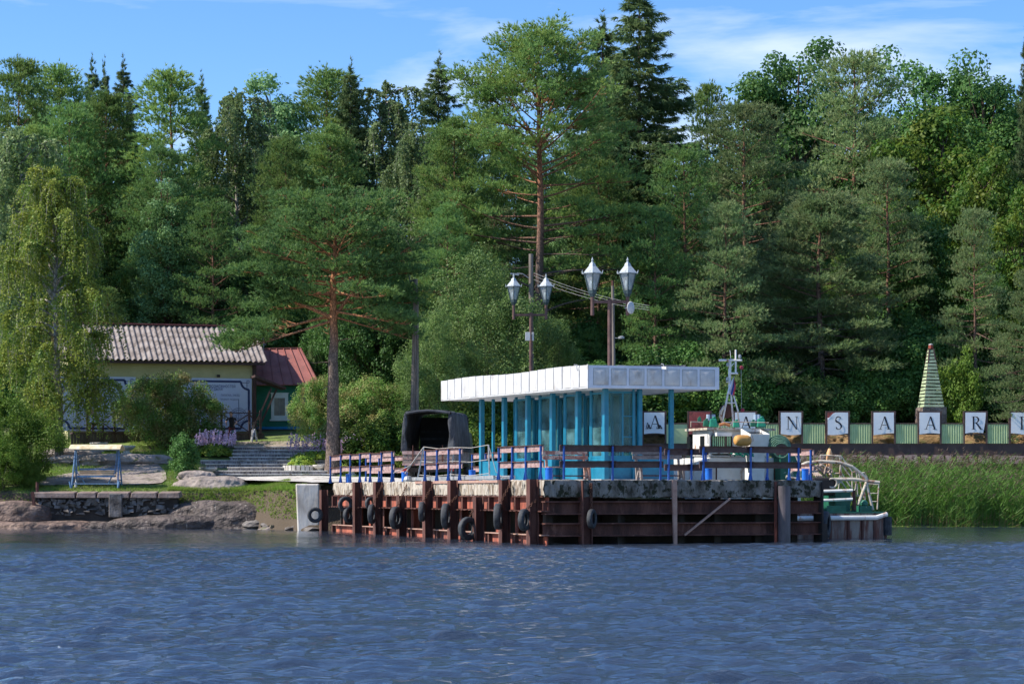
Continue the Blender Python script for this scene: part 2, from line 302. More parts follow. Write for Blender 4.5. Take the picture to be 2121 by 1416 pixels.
# ---------------------------------------------------------------- tree builders (numpy)
UP = np.array([0, 0, 1.]); pi = math.pi
def nrm(a): return a / np.maximum(np.linalg.norm(a, axis=-1, keepdims=True), 1e-9)
def tufts(C, D, n, L, w, spread, rg):
    C = np.repeat(C, n, 0); D = np.repeat(D, n, 0); D = nrm(D + rg.normal(0, spread, D.shape))
    s = nrm(np.cross(D, rg.normal(size=D.shape))) * (w / 2); ln = L * rg.uniform(.65, 1.2, (len(C), 1))
    return np.stack([C - s, C + s, C + D * ln], 1).reshape(-1, 3)
def leafq(C, s, rg, Nn=None, asp=.6):
    a = rg.normal(size=C.shape)
    if Nn is not None: Nn = nrm(Nn + rg.normal(0, .55, C.shape)); a = a - Nn * (a * Nn).sum(1, keepdims=True); a = nrm(a); b = np.cross(Nn, a)
    else: a = nrm(a); b = nrm(np.cross(a, rg.normal(size=C.shape)))
    s = s * rg.uniform(.7, 1.3, (len(C), 1))
    return np.stack([C - a * s, C - b * s * asp, C + a * s, C + b * s * asp], 1).reshape(-1, 3)
class Wood:
    def __init__(s): s.V = []; s.Fq = []; s.n = 0
    def tube(s, pts, rad, n=5):
        pts = np.asarray(pts, float); d = np.gradient(pts, axis=0); d = nrm(d); ref = np.array([.3, .2, 1.]) if abs(d[0, 2]) < .8 else np.array([1., .3, 0])
        a = nrm(np.cross(d, ref)); b = np.cross(a, d); t = np.linspace(0, 2 * np.pi, n, endpoint=False)
        R = (a[:, None] * np.cos(t)[None, :, None] + b[:, None] * np.sin(t)[None, :, None]) * np.asarray(rad)[:, None, None] + pts[:, None]
        m = len(pts); s.V.append(R.reshape(-1, 3)); i, j = np.meshgrid(np.arange(m - 1), np.arange(n), indexing='ij'); j2 = (j + 1) % n
        s.Fq.append((np.stack([i * n + j, i * n + j2, (i + 1) * n + j2, (i + 1) * n + j], -1).reshape(-1, 4) + s.n)); s.n += m * n
    def mesh(s, name, mt):
        me = bpy.data.meshes.new(name); V = np.concatenate(s.V); Q = np.concatenate(s.Fq).astype(np.int32)
        me.vertices.add(len(V)); me.vertices.foreach_set('co', V.astype(np.float32).ravel()); me.loops.add(Q.size); me.loops.foreach_set('vertex_index', Q.ravel())
        me.polygons.add(len(Q)); me.polygons.foreach_set('loop_start', np.arange(0, Q.size, 4, dtype=np.int32)); me.materials.append(mt); me.update(calc_edges=True); me.shade_smooth(); return me
def trunkline(h, lean, rg, n=14, wob=.12):
    z = np.linspace(0, h, n); w = np.cumsum(rg.normal(0, wob, (n, 2)), 0) * .35; w -= w[0]
    return np.stack([w[:, 0] + lean[0] * (z / h) ** 1.3, w[:, 1] + lean[1] * (z / h), z], 1)
def at_(T, z): return np.array([np.interp(z, T[:, 2], T[:, k]) for k in range(3)])
def pine(h=20, R=4.5, cb=.35, nl=55, k=7, M_=15, seed=1, dome=.6, mt='pine', r0=.24, tl=.27, tw=.055, lean=(0, 0), el0=-8, el1=50, extra=None, dead=6, bark='barkp', pad=.52, blades=7, open_=None):
    rg = np.random.RandomState(seed); W_ = Wood(); T = trunkline(h, lean, rg); W_.tube(T - [0, 0, .6] * (T[:, 2:] < .01), r0 * (1 - .86 * (T[:, 2] / h) ** 1.1) * (1 + .5 * np.exp(-T[:, 2] / .5)), 10)
    C = []; D = []
    def limb(z, az, ln, el, curve, rad, s0=.3, kk=None, mm=None):
        hz = np.array([math.cos(az), math.sin(az), 0]); p0 = at_(T, z); s = np.linspace(0, 1, 7)
        side = np.array([-hz[1], hz[0], 0]) * rg.normal(0, .12) * ln
        pts = p0 + hz * ln * s[:, None] + side * (s ** 2)[:, None] + UP * (ln * (math.tan(el) * s + curve * s ** 2))[:, None]
        W_.tube(pts, rad * .8 * (1 - .8 * s), 5)
        kk = kk or max(2, int(k * (.4 + .6 * ln / R)))
        for q in range(kk):
            ss = s0 + (1 - s0) * (q + rg.rand()) / kk; p = np.array([np.interp(ss, s, pts[:, c]) for c in range(3)])
            a2 = az + rg.choice([-1, 1]) * rg.uniform(.3, 1.2); l2 = (.28 * ln * (1.15 - ss) + .35) * rg.uniform(.6, 1.3)
            e = p + np.array([math.cos(a2), math.sin(a2), rg.uniform(.05, .5)]) * l2
            W_.tube(np.stack([p, (p + e) / 2 + [0, 0, -.04], e]), [rad * .28 + .006, rad * .2 + .004, .006], 4)
            mcount = int((mm or M_) * 1.7); o = rg.normal(0, 1, (mcount, 3)) * [pad * .85, pad * .85, pad * .26] * rg.uniform(.7, 1.25)
            C.append(e + o); D.append(nrm(o * [1, 1, .6] + hz * .25 + UP * pad * 1.1))
    for i in range(nl):
        t = (i + rg.rand() * .6) / nl
        if open_ and t < open_ and math.cos(i * 2.4 + pi / 2) > .25: continue
        z = h * (cb + (1 - cb) * t ** .92); z = min(z, h * .985)
        prof = (1 - t ** 1.8) ** dome * (.62 + .38 * min(1, t * 4 + .35)); ln = R * prof * rg.uniform(.6, 1.12) + .25
        el = R_(el0 + (el1 - el0) * t ** 1.3 + rg.normal(0, 6)); limb(z, i * 2.4 + rg.normal(0, .35), ln, el, rg.uniform(-.05, .25), .012 + .014 * ln)
    for e in (extra or []): limb(*e)
    for q in range(dead):                                        # bare dead limbs under the crown
        z = h * cb * rg.uniform(.45, 1.05); az = rg.rand() * 6.28; ln = R * rg.uniform(.2, .5); hz = np.array([math.cos(az), math.sin(az), 0]); p0 = at_(T, z); s = np.linspace(0, 1, 5)
        W_.tube(p0 + hz * ln * s[:, None] + UP * (rg.uniform(-.3, .3) * ln * s ** 2)[:, None] + rg.normal(0, .04, (5, 3)), .035 * (1 - .8 * s), 4)
    # leader
    o = rg.normal(0, 1, (M_ * 3, 3)) * [.13, .13, .24]; C.append(T[-1] - [0, 0, .1] + o); D.append(nrm(o * .5 + UP * .9))
    C = np.concatenate(C); D = np.concatenate(D)
    return W_.mesh('trunk', M[bark]), npmesh('crown', tufts(C, D, blades, tl, tw, .38, rg), 3, [M[mt]]), float(np.sort(C[:, 2])[-25]) + .15
def spruce(h=24, R=3.6, seed=1, mt='spruce', droop=.35, dens=1.0):
    rg = np.random.RandomState(seed); W_ = Wood(); T = trunkline(h, (0, 0), rg, wob=.03); W_.tube(T - [0, 0, .5] * (T[:, 2:] < .01), .26 * (1 - .93 * T[:, 2] / h), 8); C = []; D = []
    z = h * .08; i = 0
    while z < h * .99:
        t = z / h; R1 = R * (1 - t) ** .72 * (1 + .18 * math.sin(z * 1.7 + seed)) + .3
        for q in range(int(8 * dens) if t < .8 else 5):
            az = rg.rand() * 6.28; ln = R1 * rg.uniform(.65, 1.15); hz = np.array([math.cos(az), math.sin(az), 0]); s = np.linspace(0, 1, 6); sd = np.array([-hz[1], hz[0], 0])
            up = .25 * t - .1
            pts = at_(T, z) + hz * ln * s[:, None] + UP * (ln * (up * s - droop * (1 - t * .6) * s ** 1.6 + .16 * s ** 4))[:, None]
            W_.tube(pts, .03 * (1 - .8 * s) * (1.2 - t), 4)
            m = max(12, int(ln * 16)); ss = rg.uniform(.15, 1, m); p = np.stack([np.interp(ss, s, pts[:, c]) for c in range(3)], 1)
            wd = (.32 * ln * (1.1 - ss) + .12)[:, None] * rg.uniform(-1, 1, (m, 1)); p = p + sd * wd - UP * np.abs(wd) * .3
            C.append(p); D.append(nrm(hz * .7 + sd * wd * .8 - UP * rg.uniform(.1, 1.1, (m, 1))))
        z += .30 + .12 * (1 - t); i += 1
    C.append(T[-1] + rg.normal(0, 1, (30, 3)) * [.1, .1, .5]); D.append(np.repeat([[0, 0, 1.]], 30, 0) + rg.normal(0, .5, (30, 3)))
    return W_.mesh('trunk', M['barkd']), npmesh('crown', tufts(np.concatenate(C), np.concatenate(D), 9, .36, .06, .42, rg), 3, [M[mt]]), h
def birch(h=14, R=3.2, cb=.25, seed=1, mt='birchg', nl=30, st=16, drop=2.2, leaf=.055, bark='barkb', lean=(0, 0)):
    rg = np.random.RandomState(seed); W_ = Wood(); T = trunkline(h, lean, rg, wob=.16); W_.tube(T - [0, 0, .5] * (T[:, 2:] < .01), .2 * (1 - .9 * T[:, 2] / h) * (1 + .5 * np.exp(-T[:, 2] / .4)), 8); C = []
    for i in range(nl):
        t = (i + rg.rand()) / nl; z = h * (cb + (1 - cb) * t * .97); az = i * 2.4 + rg.normal(0, .3); ln = R * math.sin(math.pi * min(1, .3 + .7 * t) ** 1.0 * .93) ** .7 * rg.uniform(.6, 1.1) + .3
        hz = np.array([math.cos(az), math.sin(az), 0]); s = np.linspace(0, 1, 7); el = R_(rg.uniform(35, 60))
        pts = at_(T, z) + hz * ln * s[:, None] + UP * (ln * (math.tan(el) * s * .8 - .75 * s ** 2.2))[:, None]; W_.tube(pts, (.018 + .016 * ln) * (1 - .85 * s), 5)
        for q in range(max(4, int(st * (.4 + .6 * ln / R)))):
            ss = .25 + .75 * rg.rand(); p = np.array([np.interp(ss, s, pts[:, c]) for c in range(3)]); az2 = az + rg.normal(0, .9)
            dl = drop * rg.uniform(.3, 1.15); m = int(dl / .042); u = np.linspace(0, 1, m); out = rg.uniform(.2, .8)
            q2 = p + np.array([math.cos(az2), math.sin(az2), 0]) * (out * u ** .6)[:, None] + UP * (.12 * np.sin(u * 3.1) - dl * u ** 1.4)[:, None]
            if q % 2 == 0: W_.tube(q2[::max(1, m // 5)], np.full(len(q2[::max(1, m // 5)]), .006), 3)
            C.append(q2 + rg.normal(0, .06, q2.shape))
    for q in range(st * 3):
        p = at_(T, h * rg.uniform(.72, 1)); dl = drop * rg.uniform(.15, .5); m = int(dl / .03) + 4; u = np.linspace(0, 1, m); a2 = rg.rand() * 6.28
        C.append(p + np.array([math.cos(a2), math.sin(a2), 0]) * (rg.uniform(.1, 1.0) * u ** .6)[:, None] + UP * (.5 * np.sin(u * 2.2) - dl * u ** 1.4)[:, None] + rg.normal(0, .06, (m, 3)))
    C = np.concatenate(C); C = C[C[:, 2] > .5]
    return W_.mesh('trunk', M[bark]), npmesh('crown', leafq(C, leaf, rg, None, .7), 4, [M[mt]]), float(np.sort(C[:, 2])[-40])
def broad(h=14, R=4, cb=.2, seed=1, mt='oak', nc=110, nlf=220, cr=.95, leaf=.07, bark='barkd', top=1.0, flat=.75, r0=.26, stems=1):
    rg = np.random.RandomState(seed); W_ = Wood(); T = trunkline(h * .9, (0, 0), rg)
    if stems == 1: W_.tube(T - [0, 0, .5] * (T[:, 2:] < .01), r0 * (1 - .85 * T[:, 2] / (h * .9)), 8)
    C = []; Nn = []; zc = h * (cb + 1) / 2; hz = h * (1 - cb) / 2
    for i in range(nc):
        d = nrm(rg.normal(size=3)); rr = rg.rand() ** .33 * (1 + .14 * math.sin(d[0] * 5 + seed) + .12 * math.sin(d[2] * 7 + d[1] * 4 + seed * 2))
        zz = d[2] * rr; w = R * (1 - .25 * max(0, zz) * top); c = np.array([d[0] * rr * w, d[1] * rr * w, zc + zz * hz * .93]); c[:2] += at_(T, c[2])[:2]
        crr = cr * rg.uniform(.6, 1.25)
        c[2] = max(c[2], .35 * crr)
        if stems == 1 or i % 3 == 0:
            p0 = at_(T, max(h * .12, c[2] - R * rg.uniform(.3, .9))) if stems == 1 else np.array([rg.normal(0, .12 * R), rg.normal(0, .12 * R), -.2])
            W_.tube(np.stack([p0, (p0 + c) / 2 + rg.normal(0, .15, 3), c]), [.05, .035, .012] if stems == 1 else [.022, .016, .006], 4)
        o = nrm(rg.normal(size=(nlf, 3)) + [0, 0, .25]); q = rg.rand(nlf, 1) ** .35
        C.append(c + o * crr * q * [1, 1, flat] + rg.normal(0, .05, (nlf, 3))); Nn.append(o + UP * .35)
    C = np.concatenate(C); Nn = np.concatenate(Nn); k_ = C[:, 2] > .03; C = C[k_]; Nn = Nn[k_]
    return W_.mesh('trunk', M[bark]), npmesh('crown', leafq(C, leaf, rg, Nn, .65), 4, [M[mt]]), float(np.sort(C[:, 2])[-40])
_first = set()
def put(proto, name, label, cat, X, Y, zb, h, sx=1., rz=None, group=None, parts=('trunk', 'crown')):
    tr, cr, ph = proto; o = thing(name, label, cat, (X, Y, zb), rz if rz is not None else random.random() * 6.28, group)
    s = h / ph; o.scale = (s * sx, s * sx, s)
    link(parts[0], tr, o); link(parts[1], cr, o); return o
def tree(proto, name, label, px, top, Y, sx=1., base=None, rz=None, group='trees of the hillside forest', dx=0):
    X = (px - CX) / F * Y; zb = gz(X, Y) - .15; zt = CH + (HY - top) / F * Y
    return put(proto, name, label, 'tree', X, Y, zb, zt - zb, sx, rz, group)
random.seed(4)
PR = {}
PR['pA'] = pine(20, 4.4, .28, 76, 8, 17, 1, mt='pine', dome=.95, el1=34)
PR['pB'] = pine(18, 4.2, .14, 78, 7, 15, 2, dome=.75, mt='pineb', el0=-15, el1=45)
PR['pC'] = pine(19, 3.0, .36, 58, 7, 17, 3, mt='pine', dome=.95, el1=36, r0=.2, dead=10)
PR['pG'] = pine(17, 4.4, .12, 76, 7, 15, 5, dome=.8, mt='pineg', el0=-18, el1=35, bark='barkp')
PR['pO'] = pine(17, 2.0, .42, 46, 5, 16, 6, mt='pine', r0=.2, pad=.40, el1=40, dome=.8)     # open, narrow top
PR['pY'] = pine(9, 2.2, .05, 44, 5, 12, 7, dome=.85, mt='pineb', r0=.12, el0=5, el1=60, pad=.34)
PR['sA'] = spruce(25, 5.0, 1)
PR['sB'] = spruce(22, 3.3, 2)
PR['bG'] = birch(17, 3.4, .16, 1, 'birchg', 46, 30, 2.6, .08)
PR['bL'] = birch(15, 3.0, .2, 4, 'birchg', 40, 26, 2.0, .08)
PR['as'] = broad(16, 3.4, .12, 1, 'aspen', 170, 260, .85, .09)
PR['oa'] = broad(17, 4.8, .08, 2, 'oak', 220, 260, 1.15, .105)
PR['mp'] = broad(12, 4.0, .06, 3, 'maple', 150, 270, 1.0, .10)
PR['wi'] = broad(10, 4.2, .02, 4, 'willow', 190, 330, .9, .06, flat=.9, stems=3)
PR['bu'] = broad(3.4, 2.3, .0, 5, 'bush', 80, 260, .5, .05, flat=.9, stems=3)
PR['li'] = broad(4, 1.9, .0, 6, 'lime', 60, 200, .55, .07, flat=.8, stems=3)
PR['uw'] = broad(4.5, 3.2, .0, 8, 'oak', 90, 260, .8, .09, flat=.8, stems=3)
# hero trees
def at_tree(proto, name, label, px, Y, top, rz=0, sx=1., group=None): return tree(proto, name, label, px, top, Y, sx, rz=rz, group=group)
# limbs: (z, azimuth, length, elevation, curve, radius, s0, twigs, tufts)
pi = math.pi
big = pine(23.3, 5.4, .40, 92, 9, 19, 21, dome=.55, mt='pine', r0=.36, el0=0, el1=48, dead=12, open_=.35, bark='barkt', extra=[
    (17.6, pi, 4.6, .75, -.05, .12, .5, 16, 22), (17.4, 2.5, 3.4, .9, 0, .11, .5, 12, 22), (17.2, .2, 3.2, .95, 0, .12, .5, 13, 22), (17.8, -.6, 3.0, 1.1, 0, .1, .5, 12, 22),
    (9.6, 0, 6.3, .18, -.18, .1, .5, 14, 20), (8.6, pi + .2, 5.6, .45, -.12, .1, .5, 14, 20), (7.2, .2, 4.6, .5, -.35, .09, .6, 10, 18), (11.5, pi - .2, 6.4, .1, .05, .1, .4, 18, 20), (12.5, .1, 5.6, .1, .05, .1, .4, 16, 20)])
at_tree(big, 'pine_tree', 'tallest spreading pine in the middle, its red trunk forking high above the double street lamps', 1113, 121, 40)
hero = pine(13.6, 4.7, .66, 50, 9, 20, 31, dome=.42, mt="pineb", r0=.41, el0=-8, el1=42, dead=5, pad=.46, tl=.24, lean=(.25, 0), open_=.2, bark='barko', extra=[
    (9.8, pi, 3.4, .05, .04, .15, .4, 14, 24), (8.5, pi + .12, 3.2, .45, -.10, .17, .5, 13, 24), (8.5, .05, 3.0, .95, -.05, .15, .5, 14, 24), (9.3, .5, 4.4, .1, -.06, .1, .35, 16, 24), (9.2, pi - .6, 4.6, .0, -.02, .08, .3, 18, 24),
    (8.7, pi - .22, 5.6, -.22, -.05, .11, .35, 22, 24), (8.4, pi + .2, 5.2, -.32, .0, .1, .45, 18, 24), (8.9, -.3, 4.4, -.2, .0, .1, .35, 18, 24), (8.6, .35, 4.4, -.24, .0, .08, .4, 15, 22), (10.4, pi + .3, 4.8, .1, 0, .09, .3, 16, 24), (10.4, -.2, 4.3, .12, 0, .09, .3, 16, 24)])
at_tree(hero, 'pine_tree', 'leaning orange-limbed pine growing beside the steps in front of the railing, nearest the water', 690, 103.3, 385)
hb = birch(14, 3.1, .16, 41, 'birchy', 60, 46, 1.9, .06)
at_tree(hb, 'birch_tree', 'yellowing weeping birch on the left behind the garden swing', 122, 106.5, 352, sx=.97)
hp = pine(13, 4.3, .12, 66, 8, 20, 51, dome=.85, mt='pineg', r0=.22, el0=-18, el1=40, pad=.42, dead=12)
at_tree(hp, 'pine_tree', 'pale green pine with bare lower trunk behind the banner with the letter N', 1700, 121, 400, sx=1.1)
at_tree(PR['pG'], 'pine_tree', 'slender grey-green pine right of the slatted green beacon', 2020, 119, 432, sx=.62, rz=1)
SPEC = [
 # key, name, px, top, Y, sx, label
 ('pA','pine_tree',30,122,142,.75,'dark pine on the far left skyline with a pointed top'),
 ('pC','pine_tree',122,140,146,1.0,'second skyline pine from the left edge, ragged top'),
 ('sB','spruce_tree',190,143,150,.7,'thin spruce tip left of the pair of spruce points on the left skyline'),
 ('sB','spruce_tree',216,149,147,.55,'narrow middle spruce tip of the three on the left skyline'),
 ('sA','spruce_tree',254,143,149,.8,'widest of the three spruce tips on the left skyline'),
 ('pA','pine_tree',218,190,136,.8,'dense pine with red trunk showing above the yellowing birch'),
 ('pB','pine_tree',150,215,134,.85,'pine standing just left of the red trunked pine above the yellowing birch'),
 ('pO','pine_tree',350,152,134,1.15,'open topped pine standing alone on the skyline above the grey roof with an orange trunk'),
 ('sB','spruce_tree',418,176,152,.7,'small pointed spruce right of the open topped skyline pine'),
 ('bG','birch_tree',470,192,138,1.0,'grey-green weeping birch above the right end of the corrugated roof'),
 ('as','aspen_tree',575,150,146,.85,'skyline aspen with upright leafy shoots left of centre'),
 ('pC','pine_tree',670,148,148,1.15,'skyline pine between the aspen and a dark spruce'),
 ('sA','spruce_tree',724,150,145,.85,'dark skyline spruce directly above the large orange-limbed pine'),
 ('bL','birch_tree',798,176,146,1.0,'pale skyline birch right of the dark spruce'),
 ('sA','spruce_tree',906,138,143,1.1,'dark spruce standing alone against the sky left of the tallest pine'),
 ('sB','spruce_tree',1250,60,141,1.3,'shorter spruce leaning against the left of the tallest spruce'),
 ('sA','spruce_tree',1326,-14,136,1.35,'tallest spruce of all, its tip cut by the top of the view'),
 ('pO','pine_tree',1462,178,140,.7,'young pine tip poking up right of the tallest spruce'),
 ('pB','pine_tree',1420,300,127,.85,'bright bluish green pine right of the tall spruce'),
 ('pG','pine_tree',1545,215,131,.95,'wide greyish pine with a dark leaning trunk behind the shelter roof corner'),
 ('oa','aspen_tree',1648,82,150,.9,'rounded skyline broadleaf tree left of the brownish pine'),
 ('pG','pine_tree',1765,112,140,.9,'tall brownish skyline pine behind the letter banners'),
 ('oa','oak_tree',1918,108,150,.95,'dark oak on the right skyline, left of its twin'),
 ('oa','oak_tree',2045,128,148,.95,'dark oak on the right skyline, nearest the right edge'),
 ('sB','spruce_tree',2128,76,132,.45,'narrow conifer cut by the right edge of the view'),
 ('pA','pine_tree',60,262,130,.8,'mid slope pine behind the far left birch'),
 ('bL','birch_tree',38,268,124,1.0,'green birch at the left edge behind the yellowing birch'),
 ('pA','pine_tree',600,285,129,.8,'pine with short orange trunk showing between the weeping birch and the large pine'),
 ('pA','pine_tree',690,260,131,.9,'pine with a bent orange limb above the large orange-limbed pine'),
 ('bG','birch_tree',835,272,129,.9,'pale birch behind the right side of the large orange-limbed pine'),
 ('pA','pine_tree',945,245,124,.85,'dark pine crowding the left of the tallest pine'),
 ('pB','pine_tree',930,420,119,.7,'lower pine beneath the dark one left of the double lamps'),
 ('as','aspen_tree',345,380,127,.85,'bluish green aspen above the corrugated roof'),
 ('pB','pine_tree',443,412,125,.85,'dense dark pine just above the right part of the corrugated roof'),
 ('pB','pine_tree',330,300,128,.8,'pine behind the bluish green aspen'),
 ('pA','pine_tree',1235,330,127,.85,'shaded pine under the twin spruces'),
 ('pB','pine_tree',1360,430,120,.8,'bluish pine beside the taller double street lamp'),
 ('pG','pine_tree',1500,420,118,.8,'greyish low pine right behind the boat mast'),
 ('pG','pine_tree',1840,330,126,.8,'dusky pine between the pale pine and the green beacon'),
 ('mp','maple_tree',1960,215,138,.9,'lit green maple below the twin oaks'),
 ('mp','maple_tree',2025,322,130,.8,'maple with yellow-tipped top right of the green beacon'),
 ('mp','maple_tree',2112,392,123,.8,'yellow-green maple cut by the right edge'),
 ('oa','oak_tree',1895,420,128,.8,'deep shaded broadleaf behind the green beacon'),
 ('pG','pine_tree',2130,560,115,.8,'low pine branch mass at the right edge above the fence'),
 ('wi','willow_tree',1010,520,113,.9,'olive green willow thicket behind the white shelter roof'),
 ('wi','willow_tree',905,640,109.5,.75,'lower willow bush behind the canvas topped truck'),
 ('wi','willow_tree',1130,640,116,.7,'willow bush behind the left double street lamp'),
 ('oa','aspen_tree',780,470,118,.75,'leafy tree in shade right of the large orange-limbed pine'),
 ('oa','aspen_tree',560,480,127,.7,'leafy tree in shade behind the red metal roof'),
 ('mp','maple_tree',230,560,125,.6,'low leafy tree between the yellowing birch and the corrugated roof'),
 ('oa','aspen_tree',700,560,122.5,.7,'shaded leafy tree right behind the leaning trunk'),
]
for k, n, px, top, Y, sx, lab in SPEC: tree(PR[k], n, lab, px, top, Y, sx)
# rows of further trees closing the gaps, each its own tree
rr = random.Random(9)
edge = [(0, 210), (130, 230), (250, 230), (350, 290), (430, 290), (500, 270), (600, 250), (760, 260), (850, 300), (880, 290), (960, 250), (1010, 200), (1240, 230), (1400, 310), (1440, 300), (1500, 260), (1560, 200), (1700, 200), (1830, 210), (2000, 200), (2121, 210)]
nfill = 0
NEAR = ['the yellowing birch', 'the corrugated roof', 'the red metal roof', 'the large orange-limbed pine', 'the truck', 'the left lamp post', 'the right lamp post', 'the shelter roof', 'the boat mast', 'the letter banners', 'the green beacon', 'the right edge']
NPX = [90, 320, 520, 700, 880, 1070, 1240, 1380, 1530, 1730, 1920, 2110]
seen = {}
USED = {}
def uniq(base):
    n = USED[base] = USED.get(base, 0) + 1
    return base if n == 1 else base + [', the one beside it', ', the third there', ', the fourth there', ', the fifth there'][min(n, 5) - 2]
for row, (Yr, off, step) in enumerate([(156, 60, 105), (149, 130, 118), (138, 190, 112), (131, 330, 125), (124, 430, 140)]):
    px = -60 + row * 37
    while px < 2190:
        p2 = px + rr.uniform(-22, 22); top = np.interp(p2, [e[0] for e in edge], [e[1] for e in edge]) + off * rr.uniform(.75, 1.2)
        kk = rr.choice(['pA', 'pB', 'pC', 'sA', 'sB', 'bG', 'oa', 'as', 'pG'] if p2 < 1600 else ['pG', 'oa', 'oa', 'pG', 'mp', 'pA', 'as'])
        nm = {'p': 'pine', 's': 'spruce', 'b': 'birch', 'o': 'broadleaf', 'a': 'aspen', 'm': 'maple'}[kk[0]]
        j = min(range(12), key=lambda q: abs(NPX[q] - p2)); rowt = ['farthest', 'far', 'middle', 'nearer', 'low shaded'][row]
        key = (rowt, nm, j); seen[key] = seen.get(key, 0) + 1
        side = 'left of' if p2 < NPX[j] else 'right of'
        tree(PR[kk], nm + '_tree', uniq(f'{rowt} {nm} tree filling the slope {side} {NEAR[j]}'), p2, top, Yr + rr.uniform(-2.5, 2.5), rr.uniform(.75, 1.0), group='forest trees filling the hillside')
        px += step
# undergrowth along the foot of the wood
for i, px in enumerate(range(-40, 2180, 92)):
    Y = 117.5 + 4 * rr.random() + (3 if px < 700 else 0); X = (px - CX) / F * Y
    j = min(range(12), key=lambda q: abs(NPX[q] - px)); side = 'left of' if px < NPX[j] else 'right of'
    put(PR['uw'], 'shrub', uniq(f'dark undergrowth shrub at the forest foot {side} {NEAR[j]}'), 'shrub', X, Y, gz(X, Y) - .1, rr.uniform(3.2, 5.2), 1., group='undergrowth shrubs at the edge of the wood')
for px, py, Y, h, w, k, nm, lab in [
    (1365, 760, 116.5, 4.6, 1.2, 'li', 'shrub', 'bright lime shrub above the right half of the white shelter roof'),
    (1300, 770, 116.8, 3.9, .9, 'li', 'shrub', 'smaller lime shrub left of the bright one behind the shelter roof'),
    (1165, 780, 115.5, 3.6, .6, 'li', 'shrub', 'slim yellow-green shrub rising behind the left part of the shelter roof'),
    (1212, 800, 114.5, 3.0, .35, 'li', 'shrub', 'small pointed shrub tip above the shelter roof corner'),
    (1985, 800, 117, 5.2, .55, 'li', 'shrub', 'tall pale green sapling just right of the green beacon'),
    (1350, 880, 121, 3.0, 1.2, 'uw', 'shrub', 'dark shrub seen through the clear bay of the shelter')]:
    X = (px - CX) / F * Y; put(PR[k], nm, lab, 'shrub', X, Y, gz(X, Y) - .1, h, w)

for Yr, y0 in ((127, 300), (136, 320)):
    for i, px in enumerate(range(-30, 2170, 120)):
        p2 = px + rr.uniform(-25, 25); Y = Yr + rr.uniform(-2, 2); X = (p2 - CX) / F * Y; j = min(range(12), key=lambda q: abs(NPX[q] - p2)); side = 'left of' if p2 < NPX[j] else 'right of'
        put(PR['uw'], 'shrub', uniq(f'{"lower" if Yr < 130 else "upper"} slope shrub among the trunks {side} {NEAR[j]}'), 'shrub', X, Y, gz(X, Y) - .2, rr.uniform(5, 7.5), .9, group='understorey shrubs on the slope')
# ---------------------------------------------------------------- frames
A0 = Vector((1.0, 67.3, 0)); PHI = math.atan2(.347, .938)
UX, VX = (-.347, .938), (.938, .347)
def Lw(x, y, z=0): return Vector((A0.x + VX[0] * x + UX[0] * y, A0.y + VX[1] * x + UX[1] * y, z))
def ly(px, x=0): d = px - CX; return (F * (1 + .938 * x) - d * (67.3 + .347 * x)) / (.347 * F + .938 * d)
def lx(px, y=0): d = px - CX; return (d * (67.3 + .938 * y) - F * (1 - .347 * y)) / (.938 * F - .347 * d)
def onray(px, x0, y0, ax, ay): d = (px - CX) / F; return (d * y0 - x0) / (ax - d * ay)
PW = lx(1703, 0); PL = 24.2; DZ = 2.0
# ---------------------------------------------------------------- materials
M['conc_w'] = mat('whitewashed_streaked_concrete', [(.08, .055, .04), (.30, .24, .17), (.50, .45, .38), (.20, .14, .09), (.46, .42, .37)], 2.6, (1.8, 1.8, .16), .9, bump=.5, bscale=14, lo=.3, hi=.7, stain=((.05, .04, .03), 3, (2, 2, .7), .56, .64))
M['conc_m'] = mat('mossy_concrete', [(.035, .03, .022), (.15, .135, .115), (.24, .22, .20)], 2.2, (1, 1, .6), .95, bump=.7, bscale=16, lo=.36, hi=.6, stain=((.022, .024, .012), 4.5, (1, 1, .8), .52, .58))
M['conc'] = mat('pale_concrete', [(.33, .30, .27), (.52, .49, .45), (.62, .60, .56)], 2.4, rough=.9, bump=.4, bscale=20, stain=((.2, .17, .12), 1.6, (1, 1, 1), .56, .66))
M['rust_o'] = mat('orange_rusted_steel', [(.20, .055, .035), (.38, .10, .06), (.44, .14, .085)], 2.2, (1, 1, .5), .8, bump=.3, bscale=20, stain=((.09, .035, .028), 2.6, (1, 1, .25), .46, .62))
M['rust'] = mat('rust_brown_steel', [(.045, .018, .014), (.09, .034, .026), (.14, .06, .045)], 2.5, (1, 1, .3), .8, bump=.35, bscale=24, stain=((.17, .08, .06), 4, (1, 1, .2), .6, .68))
M['rustl'] = mat('pale_rust_edge', [(.32, .18, .14), (.42, .27, .21)], 5, rough=.8)
M['dark'] = mat('dark_parts_and_shade', [(.02, .017, .015), (.05, .04, .035)], 2, rough=.9)
M['rubber'] = mat('tyre_rubber', [(.018, .02, .024), (.05, .055, .062)], 6, rough=.7, bump=.2, bscale=60)
M['blue'] = mat('blue_gloss_paint', [(.012, .06, .27), (.022, .10, .38)], 5, rough=.4, stain=((.015, .03, .10), 7, (1, 1, .6), .62, .7))
M['bluel'] = mat('bright_blue_paint', [(.01, .12, .52), (.02, .17, .62)], 4, rough=.4)
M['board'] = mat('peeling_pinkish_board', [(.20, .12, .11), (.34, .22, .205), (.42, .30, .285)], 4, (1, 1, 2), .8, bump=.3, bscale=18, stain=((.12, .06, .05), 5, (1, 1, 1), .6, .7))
M['board_shade'] = mat('shaded_pinkish_board', [(.075, .042, .036), (.125, .075, .066)], 4, (1, 1, 2), .75, bump=.2, stain=((.2, .14, .13), 5, (1, 1, 1), .62, .72))  # same pinkish boards, front side's shade put into a darker colour
